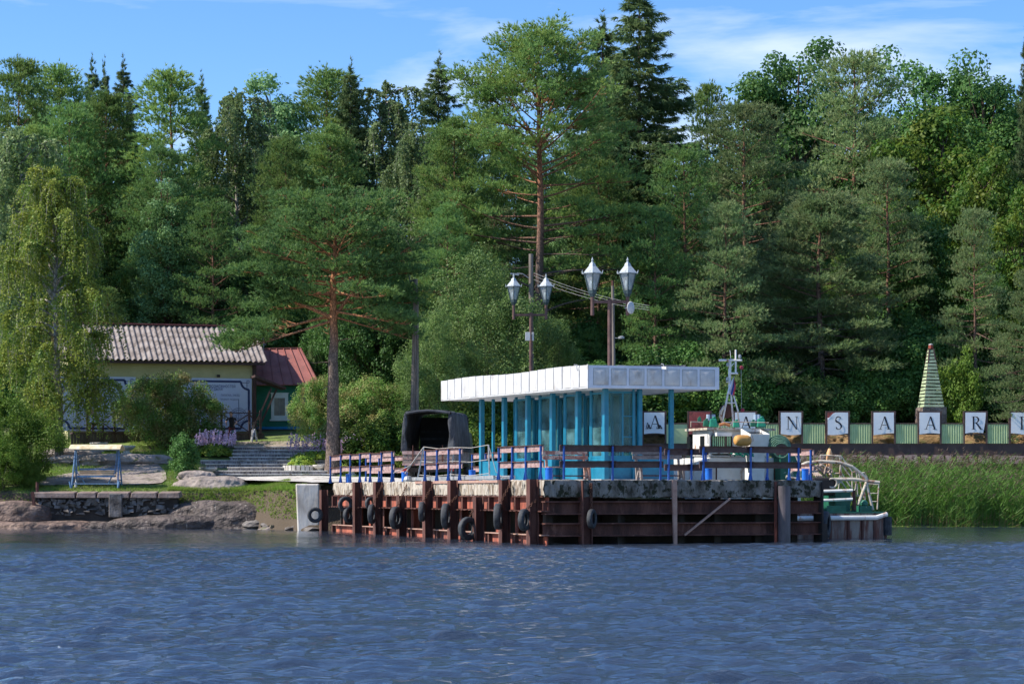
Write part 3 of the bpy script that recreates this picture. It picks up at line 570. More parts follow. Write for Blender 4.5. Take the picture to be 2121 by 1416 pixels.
M['woodg'] = mat('weathered_grey_wood', [(.13, .11, .105), (.26, .23, .215)], 4, (1, 1, 3), .85, bump=.3)
M['woodr'] = mat('worn_red_wood', [(.22, .08, .06), (.42, .26, .21)], 5, (1, 1, 2), .8, stain=((.5, .42, .36), 5, (1, 1, 1), .52, .6))
M['chain'] = mat('rusty_chain', [(.07, .03, .02), (.16, .07, .04)], 20, rough=.8)
M['galv'] = mat('galvanised_grey', [(.28, .29, .30), (.42, .43, .44)], 6, rough=.5, metal=.4)
# ---------------------------------------------------------------- pier
pier = thing('pier', 'rusty steel and concrete pier hung with tyres, jutting into the lake', 'pier', A0, PHI)
def part(name, mb, mt, par, **k): return mb.build(name, mt, par, **k)
b = MB(); b.box(.06, PW - .04, .06, PL, 1.52, DZ - .006); part('deck_slab', b, M['conc'], pier)
rg = random.Random(5)
def strip(n, x0, x1, z0, z1, fn, rgh=.02):
    """a rough concrete edge block along a pier face, fn maps (s, depth, z) to local coordinates"""
    mb = MB(); ns = int((x1 - x0) / .12) + 2; prof = [(0.5, DZ), (.02, DZ + .0), (0, DZ - .03), (.0, (z0 + z1) / 2), (.015, z0 + .03), (.05, z0), (.5, z0)]
    pts = []
    for i in range(ns):
        s = x0 + (x1 - x0) * i / (ns - 1); k = [rg.gauss(0, rgh) for _ in prof]
        for (d, z), q in zip(prof, k): pts.append(fn(s, d + (q if d < .4 else 0), z + q * .6))
    return mb.grid(pts, ns, len(prof))
part('deck_edge', strip(0, 0, 24.2, 1.5, DZ, lambda s, d, z: (d - .0, s, z)), M['conc_w'], pier, label='streaked whitewashed concrete edge of the sunlit side')
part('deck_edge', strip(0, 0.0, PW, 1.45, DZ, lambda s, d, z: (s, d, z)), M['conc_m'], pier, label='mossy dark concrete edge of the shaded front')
# sunlit left side: channel beam, bottom rail, plates
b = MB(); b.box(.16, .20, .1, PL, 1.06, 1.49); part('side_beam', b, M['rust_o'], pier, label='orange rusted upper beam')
b = MB(); b.box(-.10, .20, .0, PL, 1.005, 1.045); b.box(-.02, .2, .1, PL, 1.465, 1.498)
for i in range(60): s = .5 + i * .4; b.box(-.16 - rg.random() * .06, -.1, s, s + .22 * rg.random() + .05, 1.01, 1.03)
part('beam_flange', b, M['rust'], pier)
b = MB(); b.box(.12, .17, .1, PL, -.6, .25); part('waterline_plate', b, M['rust_o'], pier)
b = MB(); b.box(-.04, .17, 0, PL, .262, .295); part('lower_flange', b, M['rustl'], pier)
b = MB(); b.box(2.6, 2.7, .3, PL, -.5, 1.45); b.box(.3, PW - .2, PL - .1, PL, -.5, 1.45); b.box(.3, PW - .3, 1.6, 1.7, -.6, 1.4); part('underdeck_shade_wall', b, M['dark'], pier)  # added dark walls stand in for the darkness under the open deck
def ibeam(name, y, z0, z1, w=.27, d=.30, x0=-.33, mt='rust', par=None):
    b = MB(); b.box(x0, x0 + .03, y - w / 2, y + w / 2, z0, z1); b.box(x0 + .03, x0 + d - .03, y - .015, y + .015, z0, z1); b.box(x0 + d - .03, x0 + d, y - w / 2, y + w / 2, z0, z1)
    o = part(name, b, M[mt], par or pier)
    e = MB(); e.box(x0 - .004, x0 + .026, y + w / 2 + .001, y + w / 2 + .012, z0, z1 - .01); part('flange_edge', e, M['rustl'], o); return o
for px, top in [(670, 1.72), (739, 2.02), (782, 2.02), (831, 1.49), (885, 2.02), (937, 2.02), (990, 1.46), (1044, 2.02), (1102, 2.02)]:
    ibeam('fender_post', ly(px, -.2), -.7, top, .30)
for px in [688, 757, 800, 852, 905, 957, 1012, 1066, 1116]:
    y = ly(px, 0); b = MB(); b.box(.0, .16, y - .05, y + .07, 1.05, 1.46); part('stiffener', b, M['rust'], pier); b = MB(); b.box(.0, .14, y - .03, y + .1, -.5, .26); part('stiffener', b, M['rust'], pier)
for i in range(13):
    y = 1.2 + i * 1.85; b = MB(); b.box(.22, .26, y - .12, y + .12, .28, 1.0); b.box(.26, .5, y - .012, y + .012, .28, 1.0); part('inner_column', b, M['rust_o' if i % 3 else 'rust'], pier)
# shaded front
x1 = lx(1204)
for (a, c) in [(0.02, x1 - .03), (x1 + .34, PW - .05)]:
    for z0, z1 in [(.92, 1.34), (.24, .66)]:
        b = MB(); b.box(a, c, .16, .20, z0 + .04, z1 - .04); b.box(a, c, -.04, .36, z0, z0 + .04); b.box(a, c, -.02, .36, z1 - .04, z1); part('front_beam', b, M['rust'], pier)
b = MB(); b.box(x1 - .02, x1 + .02, -.16, .2, -.5, 1.98); b.box(x1 + .02, x1 + .31, .03, .06, -.5, 1.9); b.box(x1 + .31, x1 + .335, -.12, .2, -.5, 1.9); part('fender_post', b, M['rust'], pier)
x2 = lx(1397); b = MB(); b.hexa([(x2 - .05, -.12, -.5), (x2 + .05, -.12, -.5), (x2 + .05, -.03, -.5), (x2 - .05, -.03, -.5), (x2 - .12, -.12, 2), (x2 + .04, -.12, 2), (x2 + .04, -.03, 2), (x2 - .12, -.03, 2)]); part('strut', b, M['rustl'], pier, label='slim tapering pale rust strut')
b = MB(); b.box(PW - .05, PW - .0, -.1, .5, -.6, 1.95); b.box(PW - .0, PW + .14, -.1, -.05, -.6, .6); part('corner_post', b, M['dark'], pier)
b = MB(); b.bar((lx(1418, -.1), -.1, CH - (1108 - HY) / F * 68.5), (lx(1512, -.1), -.1, CH - (1032 - HY) / F * 69), .09, .05); part('diagonal_brace', b, M['rustl'], pier)
b = MB(); b.bar((lx(1396, -.1), .0, CH - (1092 - HY) / F * 68.5), (lx(1418, -.1), .0, CH - (1102 - HY) / F * 69), .05, .03); part('diagonal_brace', b, M['rust'], pier)
xp = lx(1624, -.22); b = MB(); b.tube([(xp, -.24, -.8), (xp, -.24, 1.82)], .2, 20); part('pipe_pile', b, mat('dark_pipe', [(.05, .045, .05), (.12, .10, .11)], 3, (1, 1, .3), .5, bump=.1), pier, smooth=False)
x3 = lx(1608, -.1); b = MB(); b.box(x3 - .04, x3 + .03, -.1, -.03, -.5, 1.96); part('strut', b, M['rust_o'], pier, label='orange strut beside the pipe pile')
for px in [1150, 1300, 1425, 1500, 1585, 1660]:
    x = lx(px); b = MB(); b.box(x - .1, x + .12, .5, .8, -.6, 1.44); part('pile', b, M['dark'], pier)
# thin steel lip of the left deck edge
b = MB(); b.box(-.05, .03, ly(1033), ly(862), 1.93, DZ + .02); part('edge_angle', b, M['rustl'], pier)
# ---------------------------------------------------------------- tyres
def tyre_mesh():
    mb = MB(); prof = [(.20, -.075), (.255, -.10), (.33, -.105), (.375, -.085), (.392, -.05), (.395, 0), (.392, .05), (.375, .085), (.33, .105), (.255, .10), (.20, .075), (.21, .04), (.33, .05), (.345, 0), (.33, -.05), (.21, -.04)]
    n = 36; pts = []
    for i in range(n):
        t = 2 * math.pi * i / n
        for k, (r, a) in enumerate(prof):
            if 4 <= k <= 6 and i % 2: r -= .008
            pts.append((r * math.cos(t), a, r * math.sin(t)))
    m = len(prof); fs = [(i * m + j, i * m + (j + 1) % m, ((i + 1) % n) * m + (j + 1) % m, ((i + 1) % n) * m + j) for i in range(n) for j in range(m)]
    mb.add(pts, fs); return mb
def tyre(px, py, D, yaw, roll, label, xl=-.52, chain=True, Y=None, front=False, ctop=1.9):
    if Y is not None: p = P(px, py, Y)
    elif front: p = Lw(lx(px, -.2), -.2); Yp = p.y; p.z = CH - (py - HY) / F * Yp
    else: p = Lw(xl, ly(px, xl)); Yp = p.y; p.z = CH - (py - HY) / F * Yp
    t = thing('tyre', label, 'tyre', p, 0, 'old tyres hung as fenders'); t.rotation_euler = (0, roll, yaw)
    s = D / .79; o = tyre_mesh().build('tyre_ring', M['rubber'], t, smooth=True); o.scale = (s, s, s)
    if chain:
        mb = MB(); inv = wmat(t).inverted(); a = p + Vector((0, 0, D * .38)); e = Lw(-.1, ly(px, xl), ctop) if not front else Lw(lx(px, -.2), -.05, ctop); n = max(3, int((e - a).length / .075))
        for i in range(n):
            q = a.lerp(e, (i + .5) / n); mb.torus(inv @ q, (1, 0, 0) if i % 2 else (0, 1, 0), .036, .012, 8, 5)
        part('chain', mb, M['chain'], t)
    return t
tyre(653, 1066, .66, .15, 0, 'tyre facing outward beyond the landward end of the pier', Y=89.2, chain=False)
tyre(716, 1044, .66, .5, .9, 'tilted tyre lying askew against the second pier post')
tyre(722, 1066, .64, 1.05, 0, 'tyre hanging beneath the tilted one', chain=False, xl=-.42)
tyre(770, 1064, .76, 1.42, .05, 'tyre seen edge on before the third pier post')
tyre(767, 1042, .5, .8, .3, 'small tyre tucked above the edge-on one', chain=False, xl=-.4)
tyre(820, 1072, .86, 1.2, .06, 'large tyre hanging at the short fourth post')
tyre(874, 1059, .72, 1.5, 0, 'edge-on tyre high beside the fifth pier post')
tyre(924, 1068, .88, 1.4, 0, 'edge-on tyre beside the sixth pier post', ctop=1.5)
tyre(970, 1094, .80, .72, .35, 'low tyre turned to show its whole ring', ctop=1.5)
tyre(1032, 1069, .86, 1.45, 0, 'tall edge-on tyre below the gap between railings')
tyre(1086, 1076, .70, 1.15, 0, 'tyre beside the last post of the sunlit side', ctop=1.4)
tyre(1226, 1074, .62, 1.2, 0, 'only tyre on the shaded front of the pier', front=True)
# ---------------------------------------------------------------- railings
def railing(label, posts, boards, zt=1.07, gap=True, mt='board', foot=True, pw=.055):
    """posts: local xy list; boards: list of (i, j, dz) spans between posts"""
    p0 = posts[0]; t = thing('railing', label, 'railing', Lw(*p0, DZ), PHI, 'blue posted deck railings'); loc = lambda x, y, z=0: (x - p0[0], y - p0[1], z)
    nrm_ = None
    for i, q in enumerate(posts):
        b = MB(); x, y, _ = loc(*q); b.box(x - pw / 2, x + pw / 2, y - pw / 2, y + pw / 2, 0, zt - .02)
        if foot:
            b.prism([(x - pw / 2, y + .02, .0), (x - pw / 2 - .055, y + .02, .0), (x - pw / 2, y + .02, .3)], (0, .012, 0)); b.prism([(x + pw / 2, y + .02, .0), (x + pw / 2, y + .02, .3), (x + pw / 2 + .055, y + .02, .0)], (0, .012, 0))
            b.prism([(x, y + pw / 2, .0), (x, y + pw / 2 + .09, .0), (x, y + pw / 2, .32)], (.012, 0, 0))
        part('post', b, M['blue'], t)
    r = random.Random(len(label))
    for (i, j, dz) in boards:
        a = Vector(loc(*posts[i])); c = Vector(loc(*posts[j])); d = (c - a).normalized(); nn = Vector((-d.y, d.x, 0));
        side = 1 if abs(d.x) > abs(d.y) else -1
        off = nn * side * (pw / 2 + .024); e1 = a - d * .12; e2 = c + d * .12
        for zz in (zt - .20, zt - .70):
            w = r.gauss(0, .008); b = MB(); b.bar(e1 + off + Vector((0, 0, zz + .1 + dz)), e2 + off + Vector((0, 0, zz + .1 + dz + w)), .035, .185); part('board', b, M[mt], t)
            b = MB(); b.bar(e1 + off * .4 + Vector((0, 0, zz + .205 + dz)), e2 + off * .4 + Vector((0, 0, zz + .205 + dz + w)), .09, .02); part('cap_strip', b, M['rust'], t)
    return t
xl_ = .12
def LP(pxs, x=xl_): return [(x, ly(p, x)) for p in pxs]
pa = LP([812, 790, 767, 745.6, 725.3, 705.7, 684.5]); railing('long sunlit railing at the landward end of the pier side', pa, [(i, i + 1, -.03 * (i % 2)) for i in range(6)], 1.17)
railing('sunlit railing in front of the truck tailgate', LP([952.5, 929, 905, 880.6]), [(0, 1, 0), (1, 2, .01), (2, 3, -.01)], 1.14)
railing('short sunlit railing next to the pier corner', LP([1120, 1089, 1061, 1033]), [(0, 1, 0), (1, 2, 0), (2, 3, .01)], 1.09)
yb = 3.0
railing('railing section set back behind the slim grey gangway posts', [(3.4, ly(1034, 3.4)), (3.4, ly(1006, 3.4)), (3.4, ly(978, 3.4))], [(0, 1, 0), (1, 2, 0)], 1.1, mt='board')
railing('railing section at the far landward end behind the long sunlit one', [(2.6, ly(840, 2.6)), (2.6, ly(815, 2.6)), (2.6, ly(785, 2.6)), (2.6, ly(758, 2.6))], [(0, 1, 0), (1, 2, 0), (2, 3, 0)], 1.12, mt='board')
def FP(pxs, y=.2): return [(lx(p, y), y) for p in pxs]
railing('long shaded front railing before the glazed shelter', FP([1168, 1269, 1368]), [(0, 1, 0), (1, 2, -.005)], 1.08, mt='board_shade', foot=False)
railing('low shaded railing linking the two front railings', FP([1385, 1432, 1462], .9), [(0, 1, 0), (1, 2, 0)], 1.0, mt='board_shade', foot=False)
railing('shaded front railing before the moored workboat', FP([1457, 1555, 1654]), [(0, 1, 0), (1, 2, 0)], 1.08, mt='board_shade')
railing('short railing along the right edge of the pier', [(PW - .15, .5), (PW - .15, 2.0), (PW - .15, 3.6)], [(0, 1, 0)], 1.02, mt='board')
# ---------------------------------------------------------------- bollards
bo = thing('bollard', 'blue mooring bollard nearest the shore', 'bollard', Lw(.45, ly(722, .45), DZ), 0, 'blue mooring bollards')
b = MB(); b.lathe([(.115, 0), (.115, .34), (.122, .345), (.122, .38), (.10, .385)], 20); part('barrel', b, M['bluel'], bo, smooth=False)
b = MB(); b.box(-.16, .16, -.16, .16, 0, .012); part('base_plate', b, M['rust'], bo)
for (x, y), lab in [((.45, ly(838, .45)), 'blue mooring bollard between the two longest sunlit railings'), ((.45, ly(978, .45)), 'blue mooring bollard just right of the truck'), ((.35, ly(1137, .35)), 'blue mooring bollard at the pier corner under the red bench'),
                ((lx(1468, .6), .6), 'blue mooring bollard behind the front railing before the boat'), ((lx(1668, .35), .35), 'blue mooring bollard alone at the right end of the pier')]:
    c = copy_tree(bo); c.location = Lw(x, y, DZ); c['label'] = lab
# ---------------------------------------------------------------- benches on the deck
def bench(label, pa_, pb_, zb, mt, group='deck benches'):
    a = Vector(pa_); c = Vector(pb_); L0 = (c - a).length; t = thing('bench', label, 'bench', (a + c) / 2, math.atan2(c.y - a.y, c.x - a.x), group); h = L0 / 2
    for k, (z, y) in enumerate([(.92, .26), (.76, .22)]):
        b = MB(); b.bar((-h, y, z), (h, y, z + .01), .035, .13); part('backrest_plank', b, M[mt], t)
    for y in (-.16, 0, .14):
        b = MB(); b.box(-h - .02, h + .02, y - .06, y + .06, .43, .465); part('seat_plank', b, M[mt], t)
    for x in (-h + .12, h - .14):
        b = MB(); b.bar((x, -.16, 0), (x, -.1, .43), .07, .09); b.bar((x, .14, 0), (x + .02, .26, .98), .07, .06); b.bar((x, -.16, .12), (x, .18, .12), .05, .05); b.bar((x - .09, .0, 0), (x + .03, .0, .43), .06, .06); part('leg', b, M['woodr' if mt == 'woodr' else 'woodg'], t)
    b = MB(); b.box(-h + .15, h - .15, -.02, .02, .14, .18); part('stretcher', b, M['rust'], t)
bench('red worn bench behind the corner bollard', P(1131, 1000, 71.5).xy.to_3d() + Vector((0, 0, DZ)), P(1224, 1000, 72.3).xy.to_3d() + Vector((0, 0, DZ)), 0, 'woodr')
bench('grey weathered bench before the clear shelter bay', P(1317, 1000, 70.8).xy.to_3d() + Vector((0, 0, DZ)), P(1419, 1000, 71.6).xy.to_3d() + Vector((0, 0, DZ)), 0, 'woodg')
# ---------------------------------------------------------------- gangway with rope rails
g = thing('gangway', 'grey metal gangway with leaning posts and ropes lying beside the truck', 'gangway', P(920, 1000, 78), PHI)
ga = P(846, 997, 81.5); gb = P(1024, 994, 72.5); ga.z = gb.z = DZ + .12
for dz, off in ((0, 0), (0, .7)):
    b = MB(); d = Vector((VX[0], VX[1], 0)) * off; b.bar(ga + d, gb + d, .08, .12); part('side_rail', b, M['galv'], g, world=True)
b = MB()
for i in range(24):
    q = ga.lerp(gb, (i + .5) / 24); b.bar(q, q + Vector((VX[0], VX[1], 0)) * .7, .06, .03)
part('rungs', b, M['galv'], g, world=True)
tops = []
for px, py, t_ in [(878, 925, .12), (941, 926, .52), (1012, 921, .95)]:
    q = ga.lerp(gb, t_); e = P(px, py, q.y); b = MB(); b.tube([q, e], .028, 8); part('handrail_post', b, M['galv'], g, world=True); tops.append((q, e))
b = MB()
for f_ in (1.0, .55, .12):
    for (q0, e0), (q1, e1) in zip(tops, tops[1:]):
        a = q0.lerp(e0, f_); c = q1.lerp(e1, f_); b.tube([a, a.lerp(c, .5) - Vector((0, 0, .06)), c], .012, 5)
q, e = tops[2]; b.tube([e, e + Vector((.25, -.2, -.9)), q + Vector((.5, -.3, -.05))], .012, 5); q, e = tops[0]; b.tube([e, e + Vector((-.5, -.1, -.7)), q + Vector((-.9, 0, .2))], .02, 5); b.tube([e, e + Vector((-.7, -.1, -1.0)), q + Vector((-.4, 0, .15))], .02, 5)
part('rope', b, mat('old_rope', [(.3, .28, .25), (.45, .42, .38)], 20), g, world=True)
b = MB(); b.lathe([(.05, 0), (.16, .02), (.17, .10), (.12, .2), (.05, .23)], 10); o = thing('winch', 'small grey mooring winch on the deck edge left of the sunlit middle railing', 'winch', Lw(.2, ly(845, .2), DZ)); part('drum', b, M['galv'], o)
b = MB(); b.box(-.2, .5, -.07, .07, 0, .07); part('base', b, M['galv'], o)
# ---------------------------------------------------------------- waiting shelter
M['teal'] = mat('turquoise_blue_paint', [(.006, .135, .225), (.012, .20, .32)], 3, rough=.38, spec=.5)
M['white'] = mat('weathered_white_paint', [(.45, .45, .46), (.57, .57, .56)], 3, rough=.7, stain=((.36, .33, .30), 3.2, (1, 1, .35), .54, .68), bump=.25, bscale=2)
M['soffit'] = mat('soffit_white', [(.55, .56, .58), (.68, .68, .7)], 2)
def glassmat(name, tint, refl, dcol=(.20, .36, .40), d0=.05, d1=.22):
    m, t, b = newmat(name); l = t.links.new; t.nodes.remove(b)
    tr = N(t, 'ShaderNodeBsdfTransparent'); tr.inputs[0].default_value = (*tint, 1); gl = N(t, 'ShaderNodeBsdfGlossy'); gl.inputs['Roughness'].default_value = .03; gl.inputs[0].default_value = (.9, 1, 1, 1)
    df = N(t, 'ShaderNodeBsdfDiffuse'); df.inputs[0].default_value = (*dcol, 1); tcn = N(t, 'ShaderNodeTexCoord'); nz_ = N(t, 'ShaderNodeTexNoise'); nz_.inputs['Scale'].default_value = 2; l(tcn.outputs['Object'], nz_.inputs[0])
    mr = N(t, 'ShaderNodeMapRange'); mr.inputs[1].default_value = .4; mr.inputs[2].default_value = .7; mr.inputs[3].default_value = d0; mr.inputs[4].default_value = d1; l(nz_.outputs[0], mr.inputs[0])
    lw = N(t, 'ShaderNodeLayerWeight'); lw.inputs[0].default_value = refl; m1 = N(t, 'ShaderNodeMixShader'); l(lw.outputs['Fresnel'], m1.inputs[0]); l(tr.outputs[0], m1.inputs[1]); l(gl.outputs[0], m1.inputs[2])
    m2 = N(t, 'ShaderNodeMixShader'); l(mr.outputs[0], m2.inputs[0]); l(m1.outputs[0], m2.inputs[1]); l(df.outputs[0], m2.inputs[2]); l(m2.outputs[0], t.nodes['Material Output'].inputs[0]); return m
M['glass'] = glassmat('shelter_glass', (.78, .88, .86), .14)
c0 = Vector((2.56, 72.6, 0)); v1 = Vector((-.453, .891, 0)); v2 = Vector((.965, .26, 0)); RL, RW = 11.6, 4.61; ZR0, ZR1 = 5.1, 5.87
sh = thing('shelter', 'glazed waiting shelter with turquoise posts under a flat white roof', 'shelter', (c0.x, c0.y, DZ))
def SQ(a, c, z): v = c0 + v1 * a + v2 * c; return Vector((v.x, v.y, z))
def quadbox(mb, a0, a1, b0, b1, z0, z1): return mb.hexa([SQ(a0, b0, z0), SQ(a0, b1, z0), SQ(a1, b1, z0), SQ(a1, b0, z0), SQ(a0, b0, z1), SQ(a0, b1, z1), SQ(a1, b1, z1), SQ(a1, b0, z1)])
b = MB(); quadbox(b, .05, RL - .05, .05, RW - .05, ZR0 + .02, ZR1 - .04); b.build('roof', M['soffit'], sh, world=True)
nL = 19
for i in range(nL):
    a0 = RL * i / nL; a1 = RL * (i + 1) / nL; r = random.Random(i); j = r.uniform(-.012, .012)
    b = MB(); quadbox(b, a0 + .02, a1 - .02, -.02 + j * .6, .03, ZR0 + .05 + j, ZR1 + .0 + .03 * math.sin(i * .55)); b.build('fascia_panel', M['white'], sh, world=True)
b = MB(); quadbox(b, 0, RL, .03, .05, ZR0, ZR1 - .01); b.build('fascia_backing', M['dark'], sh, world=True); b = MB(); quadbox(b, .0, RL, -.012, .03, ZR0, ZR0 + .045); b.build('drip_edge', M['white'], sh, world=True)
b = MB(); quadbox(b, -.02, .04, -.02, RW + .02, ZR0, ZR1 - .01); b.build('front_fascia', mat('pale_blue_white', [(.52, .57, .66), (.66, .69, .75)], 3, rough=.7, stain=((.35, .35, .38), 3, (1, 1, .3), .6, .72)), sh, world=True)
b = MB(); quadbox(b, .04, RL, RW - .02, RW + .02, ZR0, ZR1 - .01); quadbox(b, RL - .04, RL, 0, RW, ZR0, ZR1 - .02); b.build('fascia_backing', M['white'], sh, world=True)
for i in range(7):                                           # pressed square panels
    x0 = .17 + i * (RW - .2) / 7 * 1.0; w = .50; z0, z1 = ZR0 + .12, ZR1 - .12; mb = MB(); n = 9; pts = []
    tilt = [.0, -.01, .008, 0, .012, .0, -.006][i]
    for u in range(n):
        for v in range(n):
            s = u / (n - 1); q = v / (n - 1); rr_ = math.hypot(s - .5, q - .5) * 2; d = .028 + .03 * max(0, math.cos(min(1, rr_ / .85) * math.pi / 2)) * (1 if rr_ < .85 else 0)
            if u in (0, n - 1) or v in (0, n - 1): d = .006
            pts.append(SQ(-d - .02, x0 + w * s, z0 + (z1 - z0) * q + tilt * s))
    g_ = MB(); quadbox(g_, -.0225, -.0205, x0 - .022, x0 + w + .022, z0 - .022, z1 + .022); g_.build('panel_joint', M['galv'], sh, world=True)
    mb.grid(pts, n, n); mb.build('pressed_panel', M['white'], sh, world=True, smooth=True)
b = MB(); quadbox(b, -.03, .03, -.045, -.022, ZR0 - .02, ZR1 + .02); b.build('corner_trim', M['white'], sh, world=True)
b = MB(); b.grid([SQ(.6 + i * .5, 1.6 + j * 1.1, ZR1 + .02 + .06 * math.sin(i * 2 + j)) for i in range(4) for j in range(3)], 4, 3); b.build('loose_roof_sheet', M['galv'], sh, world=True)
# posts: near corner p0 inset
P0 = Vector((3.16, 73.5, 0)); rel = P0 - c0; det = v1.x * v2.y - v2.x * v1.y
a_ = (rel.x * v2.y - v2.x * rel.y) / det; b_ = (v1.x * rel.y - rel.x * v1.y) / det
BAY = 9.49 / 5; WB = 2.35
def post(a, c, w=.16): mb = MB(); quadbox(mb, a - w / 2, a + w / 2, c - w / 2, c + w / 2, DZ, ZR0 + .02); mb.build('post', M['teal'], sh, world=True, bevel=.02)
def pane(a0, a1, c0_, c1, z0=2.86, z1=ZR0 - .12, base=True, mull=(), bars=()):
    """glazed bay with painted base panel, frame and mullions"""
    u = SQ(a0, c0_, 0); w = SQ(a1, c1, 0); mb = MB(); mb.bar(u + Vector((0, 0, (z0 + z1) / 2)), w + Vector((0, 0, (z0 + z1) / 2)), .008, z1 - z0); mb.build('glass_pane', M['glass'], sh, world=True)
    fr = MB(); fr.bar(u + Vector((0, 0, z1 + .03)), w + Vector((0, 0, z1 + .03)), .06, .07); fr.bar(u + Vector((0, 0, z0 - .03)), w + Vector((0, 0, z0 - .03)), .07, .06)
    for s in (0.03, .97) + tuple(mull):
        q = u.lerp(w, s); fr.bar(q + Vector((0, 0, z0 - .06)), q + Vector((0, 0, z1)), .05, .06, up=(w - u))
    for zz, s0, s1 in bars: fr.bar(u.lerp(w, s0) + Vector((0, 0, zz)), u.lerp(w, s1) + Vector((0, 0, zz)), .03, .035)
    fr.build('frame', M['teal'], sh, world=True)
    if base:
        bb = MB(); bb.bar(u + Vector((0, 0, (DZ + .05 + z0 - .06) / 2)), w + Vector((0, 0, (DZ + .05 + z0 - .06) / 2)), .05, z0 - .11 - DZ); bb.build('base_panel', M['teal'], sh, world=True)
cR = b_ + WB; s1, s2 = 1.22, 2.35
for k in range(6):
    a = a_ + BAY * k; post(a, b_)
    if k: post(a - .28, b_ + .32, .10)
    if k in (0, 5): post(a, cR, .14)
    if k < 5:
        if k < 4: pane(a + .2, a + BAY - .3, b_ + .32, b_ + .32, mull=(.45,)); pane(a, a + BAY, b_ + s1, b_ + s1, mull=(.35, .7), base=True)
        bb = MB(); quadbox(bb, a + .05, a + BAY - .05, b_ + .34, b_ + .40, DZ + .02, 2.8)
        if k < 5 and k != 4: pass
        # folded return fin beside each post
        if k < 4: pane(a + .16, a + .2, b_ + .05, b_ + .32, base=True)
s1, s2 = 1.22, 2.35
post(a_, b_ + s1, .14); post(a_, b_ + s1 - .22, .07)
pane(a_ + .1, a_ + .1, b_ + .1, b_ + s1 - .1, mull=(.55,), bars=((4.2, .55, 1), (3.5, .55, 1)))
b = MB(); quadbox(b, a_ - .02, a_ + .03, b_ + s1 + .08, b_ + s2 - .08, DZ + .06, 2.78); b.build('base_panel', M['teal'], sh, world=True)
pane(a_ + BAY * 4, a_ + BAY * 4, b_ + .35, b_ + s1, mull=(.5,)); b = MB(); quadbox(b, a_ + BAY * 4 + .1, a_ + BAY * 5 - .1, b_ - .02, b_ + .03, DZ + .06, 2.78); b.build('base_panel', M['teal'], sh, world=True)
b = MB(); quadbox(b, a_ - .3, a_ + 9.8, b_ - .3, cR + .5, DZ - .02, DZ + .055); b.build('floor_slab', M['conc'], sh, world=True)
for k in range(4):
    b = MB(); quadbox(b, a_ + BAY * k + .35, a_ + BAY * (k + 1) - .35, b_ + .5, b_ + .85, DZ + .42, DZ + .47); quadbox(b, a_ + BAY * k + .5, a_ + BAY * k + .56, b_ + .52, b_ + .8, DZ + .04, DZ + .42); quadbox(b, a_ + BAY * (k + 1) - .56, a_ + BAY * (k + 1) - .5, b_ + .52, b_ + .8, DZ + .04, DZ + .42); b.build('inner_seat', mat('pale_turquoise', [(.15, .5, .62), (.22, .6, .7)], 3) if k == 0 else bpy.data.materials['pale_turquoise'], sh, world=True)
def seccam(px, py, Y, label, rz):
    t = thing('security_camera', label, 'security camera', P(px, py, Y), rz, 'security cameras on the shelter roof'); b = MB(); b.hexa([(-.05, -.16, -.05), (.05, -.16, -.05), (.05, .12, -.02), (-.05, .12, -.02), (-.05, -.16, .04), (.05, -.16, .04), (.05, .12, .06), (-.05, .12, .06)]); part('housing', b, M['white'], t)
    b = MB(); b.tube([(0, .05, .03), (0, .1, .14), (0, .22, .15)], .014, 6); part('bracket', b, M['galv'], t)
seccam(1201, 764, 73.2, 'small dark camera fixed on the sunlit fascia near the shelter corner', 1.1); seccam(1377, 762, 72.6, 'white camera fixed on the shaded fascia above the clear bay', .5)
# ---------------------------------------------------------------- double street lamps
M['lampmetal'] = mat('brown_lamp_steel', [(.07, .035, .03), (.13, .07, .06)], 6, rough=.6)
M['lampdark'] = mat('dark_lantern_frame', [(.02, .045, .05), (.05, .075, .08)], 6, rough=.5)
M['lroof'] = mat('pale_lantern_roof', [(.30, .34, .37), (.46, .50, .52)], 8, rough=.5, stain=((.2, .2, .2), 8, (1, 1, .4), .58, .7))
M['lglass'] = glassmat('lantern_glass', (.62, .70, .72), .25, (.62, .66, .68), .3, .5)
M['opal'] = mat('opal_lamp_bulb', [(.7, .72, .74), (.8, .8, .8)], 4, rough=.4)
def hexring(r, z, n=6): return [(r * math.cos(2 * math.pi * (k + .5) / n), r * math.sin(2 * math.pi * (k + .5) / n), z) for k in range(n)]
def frust(mb, r0, z0, r1, z1, n=6):
    a = hexring(r0, z0, n); c = hexring(r1, z1, n); mb.add(a + c, [(k, (k + 1) % n, n + (k + 1) % n, n + k) for k in range(n)] + [tuple(range(n - 1, -1, -1)), tuple(range(n, 2 * n))])
